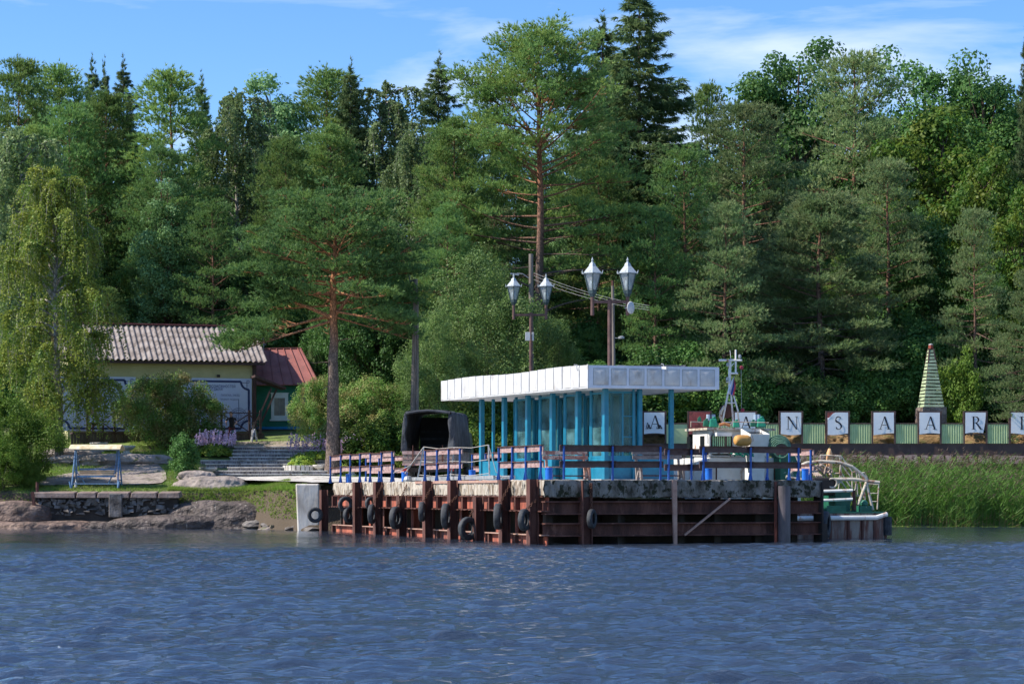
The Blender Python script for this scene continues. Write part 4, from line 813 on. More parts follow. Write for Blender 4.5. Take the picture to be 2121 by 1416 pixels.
def lantern(par, x, z, s):
    r = MB(); frust(r, .40, 0, .40, .03); frust(r, .38, .03, .14, .30); frust(r, .15, .30, .10, .40); frust(r, .06, .40, .05, .46)
    for q in hexring(.42, .02): r.tube([q, (q[0] * 1.06, q[1] * 1.06, q[2] + .1)], [.022, .008], 5)
    o = link('lantern', None, par) if False else None
    root = bpy.data.objects.new('lantern', None); COL.objects.link(root); root.parent = par; root.location = (x, 0, z); root.scale = (s, s, s)
    r.build('lamp_roof', M['lroof'], root)
    f = MB(); f.lathe([(.02, .46), (.05, .52), (.02, .56), (.015, .62)], 8); f.build('finial', M['lroof'], root)
    g_ = MB(); a = hexring(.335, -.005); c = hexring(.165, -.62); g_.add(a + c, [(k, (k + 1) % 6, 6 + (k + 1) % 6, 6 + k) for k in range(6)]); g_.build('glass', M['lglass'], root)
    fr = MB()
    for p_, q_ in zip(a, c): fr.tube([p_, q_], .022, 5)
    for R0 in (a, c): [fr.tube([R0[k], R0[(k + 1) % 6]], .016, 5) for k in range(6)]
    frust(fr, .165, -.74, .18, -.62); frust(fr, .09, -.86, .15, -.74); fr.build('frame', M['lampdark'], root)
    bl = MB(); bl.lathe([(.03, -.6), (.09, -.52), (.115, -.4), (.09, -.24), (.04, -.18)], 12); bl.build('bulb', M['opal'], root, smooth=True)
    st = MB(); st.tube([(0, 0, -.84), (0, 0, -1.55)], .07, 10); st.build('stem', M['lampmetal'], root)
def lamp(label, pxc, Y, zb, pyr, bar_py, pxl, pxr, s):
    t = thing('street_lamp', label, 'street lamp', (P(pxc, 0, Y).x, Y, zb), 0, 'double headed street lamps'); z = lambda py: CH + (HY - py) / F * Y - zb
    X0 = P(pxc, 0, Y).x; xa = P(pxl, 0, Y).x - X0; xb = P(pxr, 0, Y).x - X0
    b = MB(); b.tube([(0, 0, -.3), (0, 0, z(bar_py) + .1)], .085, 10); part('pole', b, M['lampmetal'], t)
    b = MB(); b.box(xa, xb, -.05, .05, z(bar_py) - .05, z(bar_py) + .05); part('crossbar', b, M['lampmetal'], t)
    lantern(t, xa, z(pyr), s); lantern(t, xb, z(pyr), s); return t
lamp('smaller double street lamp with a white meter box on its pole', 1100, 98, 1.9, 594, 652, 1064, 1131, .95)
lamp('taller double street lamp with a small dish, behind the shelter roof', 1263, 81, DZ, 567, 625, 1227, 1300, 1.0)
t = thing('meter_box', 'white box strapped to the pole of the smaller double lamp', 'box', P(1094, 697, 97.85)); b = MB(); b.box(-.13, .09, -.2, .0, -.19, .19); part('casing', b, M['white'], t, bevel=.01); b = MB(); b.box(.16, .26, -.1, .0, -.19, .19); part('side_casing', b, M['white'], t, bevel=.01)
t = thing('dish_antenna', 'round white dish antenna hung under the right lantern of the taller lamp', 'antenna', P(1308, 637, 80.8), .9); b = MB(); pts = []
for i in range(7):
    for k in range(17): r = .24 * i / 6; q = 2 * math.pi * k / 16; pts.append((r * math.cos(q), .35 * r * r * 4 - .05, r * math.sin(q)))
b.grid(pts, 7, 17); o = part('dish', b, M['white'], t, smooth=True); s_ = o.modifiers.new('s', 'SOLIDIFY'); s_.thickness = .012
b = MB(); b.tube([(0, 0, 0), (0, .3, 0)], .02, 6); b.tube([(0, 0, -.2), (0, -.0, -.2), (0, .28, 0)], .01, 5); part('feed_arm', b, M['galv'], t)
# ---------------------------------------------------------------- utility poles and wires
M['polewood'] = mat('grey_pole_wood', [(.12, .10, .085), (.26, .22, .19)], 5, (2, 2, .15), .9, bump=.4)
def upole(label, pxt, pyt, pxb, Y, r=.11, dbl=False, base=None):
    a = P(pxb, 0, Y); zb = base if base is not None else gz(a.x, Y); t = thing('utility_pole', label, 'utility pole', (a.x, Y, zb)); e = P(pxt, pyt, Y)
    b = MB(); b.tube([Vector((a.x, Y, zb - .3)), e], [r, r * .8], 10); part('mast', b, M['polewood'], t, world=True)
    if dbl: b = MB(); b.tube([Vector((a.x + .26, Y + .1, zb - .3)), P(pxt + 3, pyt + 40, Y)], [r * .8, r * .6], 8); b.tube([Vector((a.x + .12, Y - .12, zb)), P(pxt + 1, pyt + 10, Y - .12)], .02, 6); part('prop', b, M['polewood'], t, world=True)
    return t, e
t, e1 = upole('leaning grey wooden utility pole behind the truck', 861, 578, 852, 105, .13, True)
b = MB(); b.box(e1.x - .3, e1.x - .02, e1.y - .06, e1.y, e1.z - .12, e1.z - .04); b.tube([e1 + Vector((-.28, -.05, -.1)), e1 + Vector((-.3, -.05, .06))], .03, 6); part('insulator_arm', b, M['lampdark'], t, world=True)
t, e2 = upole('pale wooden pole top standing behind the smaller double lamp', 1100, 526, 1100, 112, .15)
t, e3 = upole('slim pole with a floodlight behind the taller double lamp', 1269, 592, 1276, 104, .09)
b = MB(); f_ = P(1287, 700, 103.8); b.tube([f_, f_ + Vector((-.3, 0, .0))], .02, 6); b.lathe([(.05, -.05), (.14, -.03), (.15, .06), (.06, .1)], 12, tuple(f_)); part('floodlight', b, M['galv'], t, world=True)
b = MB(); b.tube([e3, e3 + Vector((0, 0, .25))], .06, 8); part('insulator', b, M['rust'], t, world=True)
w = thing('power_lines', 'three thin power lines sagging between the two poles behind the lamps', 'power line', e2)
for k, dz in enumerate((-.95, -1.1, -1.3)):
    a = e2 + Vector((.1, 0, dz)); c = P(1345, 633, 100) + Vector((0, 0, -.1 * k)); b = MB(); b.tube([a.lerp(c, s / 10) - Vector((0, 0, .2 * 4 * (s / 10) * (1 - s / 10))) for s in range(11)], .0065, 5); part('wire', b, M['galv'], w, world=True)
t = thing('pole_lamp', 'small curved lamp arm on the pale pole behind the left lantern', 'lamp', P(1095, 572, 111.8)); b = MB(); b.tube([(0, 0, -.1), (-.3, 0, .12), (-.6, 0, .15)], .025, 6); part('arm', b, M['galv'], t); b = MB(); b.hexa([(-.95, -.08, .1), (-.5, -.08, .02), (-.5, .08, .02), (-.95, .08, .1), (-.95, -.08, .16), (-.5, -.08, .14), (-.5, .08, .14), (-.95, .08, .16)]); part('lamp_head', b, M['galv'], t)
# ---------------------------------------------------------------- truck seen from behind
M['tarp'] = mat('faded_black_canvas', [(.02, .024, .03), (.045, .05, .062), (.08, .088, .10)], 2.2, (1, 1, .8), .85, bump=.5, bscale=7)
M['tarpin'] = mat('canvas_inside', [(.012, .014, .018), (.02, .022, .028)], 3)
M['bedwood'] = mat('truck_bed_boards', [(.13, .10, .085), (.22, .17, .145), (.28, .23, .2)], 3, (1, 1, 3), .85, stain=((.12, .06, .04), 3, (1, 1, 1), .55, .65))
tk = thing('truck', 'old canvas covered truck parked with its open rear towards the water', 'truck', P(887, 1000, 89.2).xy.to_3d() + Vector((0, 0, DZ)), R_(-9)); hw = 1.07
def arch(y, w, z0, z1, r, n=6):
    pts = [(-w, y, z0)]
    for i in range(n + 1): q = math.pi - math.pi / 2 * i / n; pts.append((-w * .88 + r + r * math.cos(q), y, z1 - r + r * math.sin(q)))
    pts.append((0, y, z1 + .07))
    for i in range(n + 1): q = math.pi / 2 - math.pi / 2 * i / n; pts.append((w * .88 - r + r * math.cos(q), y, z1 - r + r * math.sin(q)))
    pts.append((w, y, z0)); return pts
rowsp = []; rt = random.Random(3)
for i in range(8): y = 3.6 * i / 7; rowsp.append([(a + rt.gauss(0, .012), b_y, c + (rt.gauss(0, .012) - (.035 if i % 2 else 0)) * (c > 2.2)) for a, b_y, c in arch(y, hw + .05, 1.32, 2.95, .14)])
pts = [p for r in rowsp for p in r]; nv = len(rowsp[0]); b = MB(); b.grid(pts, 8, nv); o = part('canvas_cover', b, M['tarp'], tk, smooth=True); q = o.modifiers.new('s', 'SOLIDIFY'); q.thickness = .02; q.offset = -1
# rolled back flaps left and right of the opening
for sx in (-1, 1):
    b = MB(); col = []
    for i in range(9):
        z = 1.30 + (2.84 - 1.30) * i / 8; xo = (hw + .06) - .14 * (i / 8) ** 2; w = .24 - .13 * (i / 8) + .03 * math.sin(i * 1.3) + (.06 if sx > 0 else 0); 
        for k in range(4): col.append((sx * (xo - w * k / 3), -.03 - .03 * math.sin(k * 1.2 + i), z - (.08 * k / 3 if i == 0 else 0)))
    b.grid(col, 9, 4); o = part('canvas_flap', b, M['tarp'], tk, smooth=True); q = o.modifiers.new('s', 'SOLIDIFY'); q.thickness = .03
b = MB(); b.tube([(-hw * .86, -.05, 2.86), (-.4, -.06, 2.94), (0, -.05, 2.97), (.5, -.06, 2.93), (hw * .86, -.05, 2.86)], .05, 8); part('rolled_canvas', b, M['tarp'], tk)
b = MB(); b.box(-hw + .02, hw - .02, 3.5, 3.55, .9, 2.8); part('front_wall', b, M['tarpin'], tk)
b = MB()
for z in (1.55, 1.85, 2.15): b.box(-hw + .1, hw - .1, 3.40, 3.45, z, z + .1)
part('inner_slat', b, M['tarp'], tk)
for sx in (-1, 1): b = MB(); b.box(sx * (hw - .03) - .03, sx * (hw - .03) + .03, 0, 3.6, .92, 1.45); part('side_board', b, M['bedwood'], tk)
b = MB(); b.box(-hw, hw, 0, 3.6, .84, .9); part('bed_floor', b, M['bedwood'], tk)
tg = MB(); tg.box(-hw + .01, hw - .01, -.09, -.03, .76, 1.30); tg = part('tailgate', tg, M['bedwood'], tk)
b = MB(); b.box(-hw, hw, -.12, -.08, 1.18, 1.31); b.box(-hw, hw, -.12, -.08, .72, .80); b.box(-hw, hw, -.11, -.08, .98, 1.01); part('tailgate_rail', b, M['board'], tg)
b = MB()
for x in (-.62, .62): b.box(x - .03, x + .03, -.14, -.12, .7, 1.34); b.tube([(x, -.13, 1.3), (x, -.13, 1.55)], .015, 5)
part('hinge', b, M['rust'], tg)
b = MB(); b.box(-.42, -.32, .1, 5.2, .52, .8); b.box(.32, .42, .1, 5.2, .52, .8); b.box(-hw + .05, hw - .05, .02, .12, .45, .62); part('chassis', b, M['dark'], tk)
for x in (-.88, .88):
    for y in (1.0, 4.3):
        t = bpy.data.objects.new('wheel', None); COL.objects.link(t); t.parent = tk; t.location = (x, y, .5)
        b = MB(); b.torus((0, 0, 0), (1, 0, 0), .37, .13, 24, 8, 1.1); b.build('tyre', M['rubber'], t, smooth=True)
        b = MB(); m0 = Matrix.Rotation(math.pi / 2, 4, 'Y'); b.m = m0; b.lathe([(.05, -.08), (.26, -.06), (.27, .06), (.05, .08)], 14); b.build('rim', M['galv'], t)
b = MB(); b.hexa([(-1.05, 3.75, .7), (1.05, 3.75, .7), (1.05, 5.3, .7), (-1.05, 5.3, .7), (-.95, 3.8, 2.2), (.95, 3.8, 2.2), (.95, 4.9, 2.2), (-.95, 4.9, 2.2)]); part('cab', b, mat('khaki_truck_paint', [(.06, .075, .045), (.10, .11, .07)], 3, rough=.6), tk, bevel=.08)
b = MB(); b.box(1.42, 1.60, 4.1, 4.16, 1.45, 1.8); part('mirror', b, M['white'], tk, bevel=.03); b = MB(); b.tube([(1.0, 4.1, 1.5), (1.45, 4.13, 1.6)], .015, 5); part('mirror_arm', b, M['dark'], tk)
b = MB()
for sx in (-1, 1): b.box(sx * .95 - .12, sx * .95 + .12, -.06, .0, .5, .62)
part('tail_light', b, mat('red_lens', [(.35, .02, .02)], 4, rough=.3), tk)
# ---------------------------------------------------------------- workboat along the right side of the pier
M['hull'] = mat('stained_grey_hull', [(.14, .10, .085), (.24, .19, .165), (.31, .26, .22)], 2, (1, 1, .4), .8, bump=.2, stain=((.14, .05, .035), 2.4, (2, 2, .25), .46, .60))
M['rustw'] = mat('rust_streaked_white', [(.66, .64, .60), (.76, .75, .72)], 3, rough=.6, stain=((.36, .17, .09), 3.2, (1, 1, .35), .57, .68))
M['pipew'] = mat('rusting_white_pipe', [(.42, .37, .29), (.60, .55, .46)], 5, rough=.7, stain=((.26, .11, .06), 4, (1, 1, 1), .50, .62))
M['green'] = mat('green_boat_paint', [(.01, .09, .055), (.018, .14, .09)], 4, rough=.5, stain=((.35, .42, .36), 4, (1, 1, 1), .62, .72))
M['aqua'] = mat('turquoise_green_plastic', [(.01, .17, .11), (.02, .25, .16)], 4, rough=.45)
M['blk'] = mat('dark_window', [(.012, .015, .017)], 3, rough=.15)
bt = thing('workboat', 'rusty white and green workboat moored behind the right end of the pier', 'boat', Lw(12.3, 8, 0), PHI)
def BL(x, y, z): return Lw(x, y, z)
def bbox(mb, x0, x1, y0, y1, z0, z1): return mb.hexa([BL(x0, y0, z0), BL(x1, y0, z0), BL(x1, y1, z0), BL(x0, y1, z0), BL(x0, y0, z1), BL(x1, y0, z1), BL(x1, y1, z1), BL(x0, y1, z1)])
def bp_(name, mb, mt, par=None, **k): return mb.build(name, mt, par or bt, world=True, **k)
HX0, HX1, HY0, HY1 = 9.98, 14.9, 4.83, 19
b = MB(); bbox(b, HX0, HX1, HY0, HY1, -.5, .90); bp_('hull', b, M['hull'], bevel=.04)
b = MB()
for px in (1712, 1720, 1757, 1786, 1811, 1834):
    x = lx(px, HY0); bbox(b, x - .04, x + .04, HY0 - .035, HY0 + .01, -.4, .72)
bp_('hull_rib', b, M['rust'])
b = MB(); b.tube([BL(10, HY0 - .07, .70), BL(14.4, HY0 - .07, .72), BL(14.85, HY0 - .05, .84)], .085, 8); bp_('rubbing_pipe', b, M['rustw'])
b = MB(); bbox(b, HX0 - .02, HX1 + .02, HY0 - .03, HY1, .88, .93); bp_('deck', b, M['green'])
b = MB(); b.tube([BL(HX1 + .0, HY0 + .0, .1), BL(HX1, HY0, .75)], .16, 10); bp_('corner_fender', b, M['rubber'])
# cabin
CX0, CX1, CY0, CY1, ZC = 10.26, 12.78, 9.75, 11.2, 3.93
b = MB(); bbox(b, CX0, CX1 + 1.3, CY0, CY1 + 2, .9, 2.9); bp_('deckhouse', b, M['rustw'], bevel=.05)
b = MB(); bbox(b, CX0, CX1, CY0, CY1, 2.9, ZC); cab_ = bp_('wheelhouse', b, M['rustw'], bevel=.08)
b = MB(); bbox(b, CX0 - .15, CX1 + .15, CY0 - .18, CY1 + .3, ZC - .02, ZC + .06); bp_('cabin_roof', b, M['pipew'])
def roundwin(name, x0, x1, z0, z1, y, mt, r=.12, th=.02):
    pts = []
    for cx_, cz, a0 in ((x1 - r, z1 - r, 0), (x0 + r, z1 - r, 90), (x0 + r, z0 + r, 180), (x1 - r, z0 + r, 270)):
        for k in range(5): q = R_(a0 + k * 22.5); pts.append(BL(cx_ + r * math.cos(q), y, cz + r * math.sin(q)))
    b = MB(); d = BL(0, -th, 0) - BL(0, 0, 0); b.prism(pts, d); return bp_(name, b, mt)
xa, xb_ = lx(1472, CY0), lx(1516, CY0); zt_, zb_ = 3.76, 2.98
roundwin('window_frame', xa - .05, xb_ + .05, zb_ - .05, zt_ + .05, CY0 + .005, M['white'], .16, .03)
roundwin('window', xa, xb_, zb_, zt_, CY0, M['blk'], .12, .035)
b = MB()
for i in range(9):
    if i in (6,): continue
    x = xa + .06 + i * (xb_ - xa - .1) / 9; bbox(b, x, x + .045, CY0 - .045, CY0 - .037, zb_ + .08, zt_ - .04)
bp_('curtain', b, mat('green_striped_curtain', [(.25, .55, .32), (.4, .7, .45)], 4))
roundwin('window', lx(1541, CY0), lx(1554, CY0), 3.2, 3.78, CY0, M['blk'], .14, .03)
for yy0, yy1 in ((CY0 + .35, CY0 + .7), (CY0 + 1.5, CY0 + 1.85)):
    b = MB(); bbox(b, CX0 - .02, CX0 + .02, yy0, yy1, 3.0, 3.7); bp_('side_window', b, M['blk'])
b = MB(); bbox(b, CX0 + .15, CX0 + .75, CY0 - .4, CY0, ZC - .25, ZC - .12); bp_('sun_visor', b, M['rustw'])
b = MB(); bbox(b, 10.9, 11.6, CY0 - .06, CY0 - .0, 1.0, 2.1); bp_('door', b, mat('grey_hatch', [(.32, .36, .37), (.4, .44, .45)], 3), bevel=.02)
for x in (10.5, 11.9, 12.9): b = MB(); b.tube([BL(x, CY0 - .12, .95), BL(x + .03, CY0 - .1, 2.7)], .03, 6); bp_('pipe', b, M['rust'])
# flared vent box
X0, X1 = lx(1553, 8.6), lx(1591, 8.6); z0_, z1_ = 3.15, 3.95; mb = MB()
o0 = [BL(X0, 8.6, z0_), BL(X1, 8.6, z0_), BL(X1, 9.3, z0_), BL(X0, 9.3, z0_), BL(X0 - .02, 8.5, z1_ - .22), BL(X1 + .02, 8.5, z1_ - .22), BL(X1 + .02, 9.3, z1_), BL(X0 - .02, 9.3, z1_)]
mb.add(o0, [(3, 2, 1, 0), (0, 1, 5, 4), (1, 2, 6, 5), (2, 3, 7, 6), (3, 0, 4, 7)]); o = bp_('vent_box', mb, M['rustw']); q = o.modifiers.new('s', 'SOLIDIFY'); q.thickness = .035
mb = MB(); mb.add([BL(X0, 8.62, z1_ - .3), BL(X1, 8.62, z1_ - .3), BL(X1, 9.28, z1_ - .1), BL(X0, 9.28, z1_ - .1)], [(0, 1, 2, 3)]); mb.build('vent_grille', M['blk'], bt, world=True)
b = MB(); bbox(b, X0 + .1, X1 - .1, 8.7, 9.2, .9, 3.15); bp_('vent_trunk', b, M['rustw'])
# rooftop gear
mast = bpy.data.objects.new('mast', None); COL.objects.link(mast); mast.parent = bt; YM = 81.5
def Q(px, py, Y=YM, dy=0): return P(px, py, Y + dy)
b = MB()
for a, c, r in [((1494, 884), (1511, 800), .035), ((1519, 884), (1514, 810), .035), ((1529, 852), (1514, 800), .03), ((1511, 800), (1512, 748), .055), ((1502, 834), (1523, 834), .022), ((1506, 815), (1519, 815), .022), ((1497, 874), (1506, 884), .018), ((1518, 874), (1508, 884), .018), ((1494, 874), (1528, 874), .018)]:
    b.tube([Q(*a), Q(*c)], r, 8)
b.tube([Q(1528, 852), Q(1532, 884, YM, .5)], .03, 6); bp_('mast_frame', b, M['rustw'], mast)
b = MB(); b.tube([Q(1489, 746), Q(1537, 746)], .042, 8); b.tube([Q(1524, 724), Q(1524, 772)], .035, 8); b.tube([Q(1512, 725), Q(1514, 745)], .01, 5); b.tube([Q(1513, 760), Q(1520, 752)], .02, 6); bp_('yard', b, M['rustw'], mast)
b = MB(); b.bar(Q(1512, 773), Q(1528, 773), .25, .06); b.bar(Q(1504, 791), Q(1512, 791), .2, .03); bp_('platform', b, M['rustw'], mast)
for q_ in ((1507, 789), (1508, 759), (1532, 742)): b = MB(); b.lathe([(.03, 0), (.06, .02), (.06, .12), (.02, .15)], 8, tuple(Q(*q_))); bp_('navigation_light', b, M['galv'], mast)
b = MB(); b.tube([Q(1535, 765), Q(1536, 845)], .008, 5); bp_('halyard', b, M['galv'], mast)
for q_ in ((1536, 761), (1538, 849)): b = MB(); b.torus(Q(*q_), (0, 1, 0), .03, .05, 10, 6, 2); bp_('red_lantern', b, M.setdefault('redlan', mat('red_lantern', [(.25, .03, .05)], 5)), mast)
# flag, hanging in folds: white, blue, red
fl = MB(); n = 9
for k, (s0, s1) in enumerate(((0, .5), (.5, .74), (.74, 1))):
    fl.k = k; pts = []
    for i in range(4):
        for j in range(n):
            s = s0 + (s1 - s0) * i / 3; v = j / (n - 1); w = 8 + 16 * min(1, v * 1.5); pts.append(P(1520 - 9 * v * .9 - (4 - 9 * s) * 1.5 * min(1, v * 2) + 1, 778 + v * 36 + s * 5, YM - .1 + .07 * math.sin(s * 11 + v * 3)))
    fl.grid(pts, 4, n)
fl.build('flag', [mat('flag_white', [(.7, .7, .74)]), mat('flag_blue', [(.06, .12, .42)]), mat('flag_red', [(.5, .06, .08)])], mast, world=True, smooth=True)
b = MB(); b.m = Matrix.Translation(Q(1505, 851, 81.8)) @ Matrix.Rotation(R_(90), 4, 'X'); b.lathe([(.10, -.07), (.27, -.05), (.27, .05), (.1, .07)], 20); bp_('reel', b, M['rust'])
b = MB(); b.tube([Q(1494, 850), Q(1492, 862), Q(1497, 872)], .06, 7); b.tube([Q(1494, 851), Q(1501, 840)], .05, 7); bp_('white_duct', b, M['pipew'])
def jug(px, py, Y, s, mt, name='canister'):
    p = P(px, py, Y); b = MB(); w = .14 * s; b.hexa([p + Vector(v) for v in [(-w, -w, -w), (w, -w, -w), (w, w, -w), (-w, w, -w), (-w * .8, -w * .7, w * .9), (w * .6, -w * .7, w * .9), (w * .6, w * .7, w * .9), (-w * .8, w * .7, w * .9)]]); b.tube([p + Vector((w * .1, 0, w * .9)), p + Vector((w * .1, 0, w * 1.4))], w * .45, 8); return bp_(name, b, mt, bevel=.03)
jug(1463, 876, 80.5, .9, M['green']); jug(1478, 875, 80.2, 1.15, M['aqua']); jug(1449, 868, 81, .55, M['green']); jug(1560, 877, 80.6, .8, M['green']); jug(1577, 875, 80.3, 1.2, M['aqua']); jug(1525, 878, 80.9, .9, M['aqua'])
for px, d in ((1467, 0), (1478, .3), (1565, 0), (1571, .2)):
    b = MB(); b.tube([P(px, 871, 81.2 + d), P(px, 858, 81.2 + d)], .07, 8); bp_('gas_bottle', b, mat('pale_blue_bottle', [(.25, .36, .5), (.4, .5, .6)], 5) if 'pale_blue_bottle' not in bpy.data.materials else bpy.data.materials['pale_blue_bottle'])
b = MB(); b.tube([P(1431, 884, 80), P(1431, 873, 80), P(1456, 874, 80.2)], .02, 6); b.tube([P(1512, 873, 80), P(1592, 875, 80)], .018, 6); bp_('roof_rail', b, M['pipew'])
b = MB(); b.tube([P(1490, 880, 80), P(1500, 877, 80), P(1512, 881, 80)], .06, 7); bp_('orange_rag', b, mat('orange_rag', [(.4, .16, .06)]))
# orange ribbed canister (life raft)
b = MB(); p = P(1538, 912, 78.9); b.m = Matrix.Translation(p) @ Matrix.Rotation(PHI, 4, 'Z') @ Matrix.Rotation(R_(90), 4, 'Y'); prof = []
for i in range(19): z = -.31 + .62 * i / 18; prof.append((.20 * (1 - abs(z / .35) ** 4) ** .5 + (.014 if i % 2 else 0), z))
b.lathe(prof, 16); bp_('raft_canister', b, mat('faded_orange_canister', [(.50, .24, .06), (.62, .34, .10)], 3, rough=.6, stain=((.2, .1, .05), 6, (1, 1, 1), .6, .66)), smooth=True)
b = MB(); bbox(b, lx(1520, 8.7), lx(1552, 8.7), 8.55, 9.1, 3.0, 3.12); bp_('raft_cradle', b, M['rustw'])
# hose coil
b = MB()
for k in range(6): b.torus(P(1613 + k * 1.2, 925 + k * 1.5, 79.5 - .05 * k), (.2, 1, .15), .42 - .03 * k, .028, 22, 6)
bp_('hose_coil', b, mat('green_hose', [(.03, .10, .07), (.10, .2, .15)], 8)); b = MB(); bbox(b, lx(1596, 10), lx(1632, 10), 9.2, 9.9, .9, 3.0); bp_('hose_locker', b, M['green'])
b = MB(); r = random.Random(2)
for k in range(12): a = P(1455 + r.random() * 90, 936 + r.random() * 8, 79); b.tube([a, a + Vector((.15, 0, .1)), a + Vector((.35, -.05, -.02))], .035, 6)
bp_('green_netting', b, M['aqua'])
b = MB(); b.tube([P(1466, 946, 78.7), P(1467, 938, 78.7), P(1512, 938, 78.9), P(1513, 945, 78.9)], .022, 6); b.tube([P(1417, 945, 80.7), P(1455, 945, 80.3)], .022, 6); b.tube([P(1417, 945, 80.7), P(1417, 975, 80.7)], .02, 6); b.tube([P(1437, 945, 80.5), P(1437, 985, 80.5)], .02, 6); bp_('side_rail', b, M['pipew'])
# stern rails
b = MB()
for pl, r in [
    (((1634, 983), (1648, 968), (1672, 958), (1700, 955), (1738, 957), (1765, 966), (1785, 982), (1797, 995)), .06),
    (((1628, 987), (1660, 993), (1700, 992), (1770, 992), (1822, 999)), .06)]:
    b.tube([P(x, y, 77.3) for x, y in pl], r, 8)
bp_('bent_pipe', b, M['pipew'])
b = MB(); T_ = lambda pts, r=.028, Y=78.5: b.tube([P(x, y, Y) for x, y in pts], r, 6)
T_([(1641, 941), (1680, 942), (1676, 972)]); T_([(1647, 941), (1656, 962)]); T_([(1699, 968), (1699, 942), (1742, 944), (1765, 976), (1765, 1010)]); T_([(1738, 944), (1741, 960), (1737, 1012)])
T_([(1742, 944), (1742, 1000)]); T_([(1699, 960), (1712, 960)]); T_([(1727, 980), (1742, 980)]); T_([(1730, 998), (1743, 998)]); T_([(1743, 962), (1775, 1003), (1778, 1050)]); T_([(1743, 980), (1770, 1020)]); T_([(1743, 997), (1765, 1032)])
T_([(1765, 978), (1772, 976), (1775, 985), (1772, 1010), (1755, 1055)], .03); T_([(1780, 980), (1790, 978), (1795, 986), (1797, 1000)], .03); T_([(1778, 978), (1784, 1010), (1790, 1030)], .03)
T_([(1771, 1026), (1790, 1026)], .02); T_([(1795, 1001), (1820, 1003), (1817, 1054)], .03); T_([(1800, 1021), (1818, 1021)], .022); T_([(1802, 1038), (1818, 1038)], .022); T_([(1791, 1018), (1792, 1035)])
bp_('stern_railing', b, M['pipew'])
b = MB(); b.tube([P(1778, 1044, 77.2), P(1795, 998, 77.2)], .055, 8); b.tube([P(1808, 1056, 77.2), P(1799, 1020, 77.2), P(1795, 1000, 77.2)], .052, 8); bp_('pipe_strut', b, M['pipew'])
b = MB(); b.tube([P(1700, 1017, 76.8), P(1766, 1015, 76.8)], .055, 7); b.tube([P(1700, 1036, 76.8), P(1766, 1033, 76.8)], .055, 7); bp_('cross_rail', b, M['rustw'])
b = MB(); b.tube([P(1770, 1056, 76.9), P(1768, 1015, 76.9)], .07, 8); bp_('rail_post', b, M['rust'])
b = MB(); bbox(b, lx(1722, 6.5), lx(1753, 6.5), 6.2, 7.4, .93, 1.62); bbox(b, lx(1704, 5.4), lx(1744, 5.4), 5.1, 6.0, .93, 1.14); bp_('deck_locker', b, M['green'])
b = MB(); bbox(b, lx(1772, 5.4), lx(1797, 5.4), 5.1, 5.7, .93, 1.14); b.lathe([(.10, 0), (.10, .22), (.14, .24), (.14, .32), (.06, .42)], 12, tuple(BL(lx(1793, 5.1), 5.2, .93))); bp_('bollard_head', b, M['green'])
r = random.Random(7); b = MB()
for k in range(16):
    a = P(1672 + r.random() * 60, 972 + r.random() * 16, 77.8 + r.random()); c = P(1672 + r.random() * 60, 972 + r.random() * 20, 77.8 + r.random()); b.tube([a, a.lerp(c, .5) + Vector((0, 0, .22)), c], .035, 6)
for k in range(4): b.tube([P(1676 + k * 3, 972, 77.4), P(1690 + k * 4, 985, 77.2), P(1699 + k * 3, 1005, 77.3), P(1703 + k * 2, 1022, 77.4)], .03, 6)
bp_('coiled_hawser', b, mat('tan_hawser', [(.34, .24, .18), (.5, .40, .33)], 12))
b = MB(); bbox(b, lx(1672, 6), lx(1722, 6), 5.6, 6.8, 1.5, 2.15); bp_('winch_housing', b, M['dark'], bevel=.1)
b = MB(); b.torus(P(1724, 1000, 77.1), (0, 1, 0), .16, .035, 16, 6); bp_('white_ring', b, M['pipew'])
b = MB(); b.lathe([(.03, -.55), (.10, -.4), (.12, 0), (.1, .35), (.04, .5)], 10, tuple(P(1718, 957, 78.6))); bp_('orange_buoy', b, mat('faded_orange_float', [(.65, .33, .14), (.75, .45, .25)], 4), smooth=True)
tyre(1710, 1086, .95, 1.25, 0, 'tyre hung on the stern of the moored workboat', Y=75.4, chain=False)
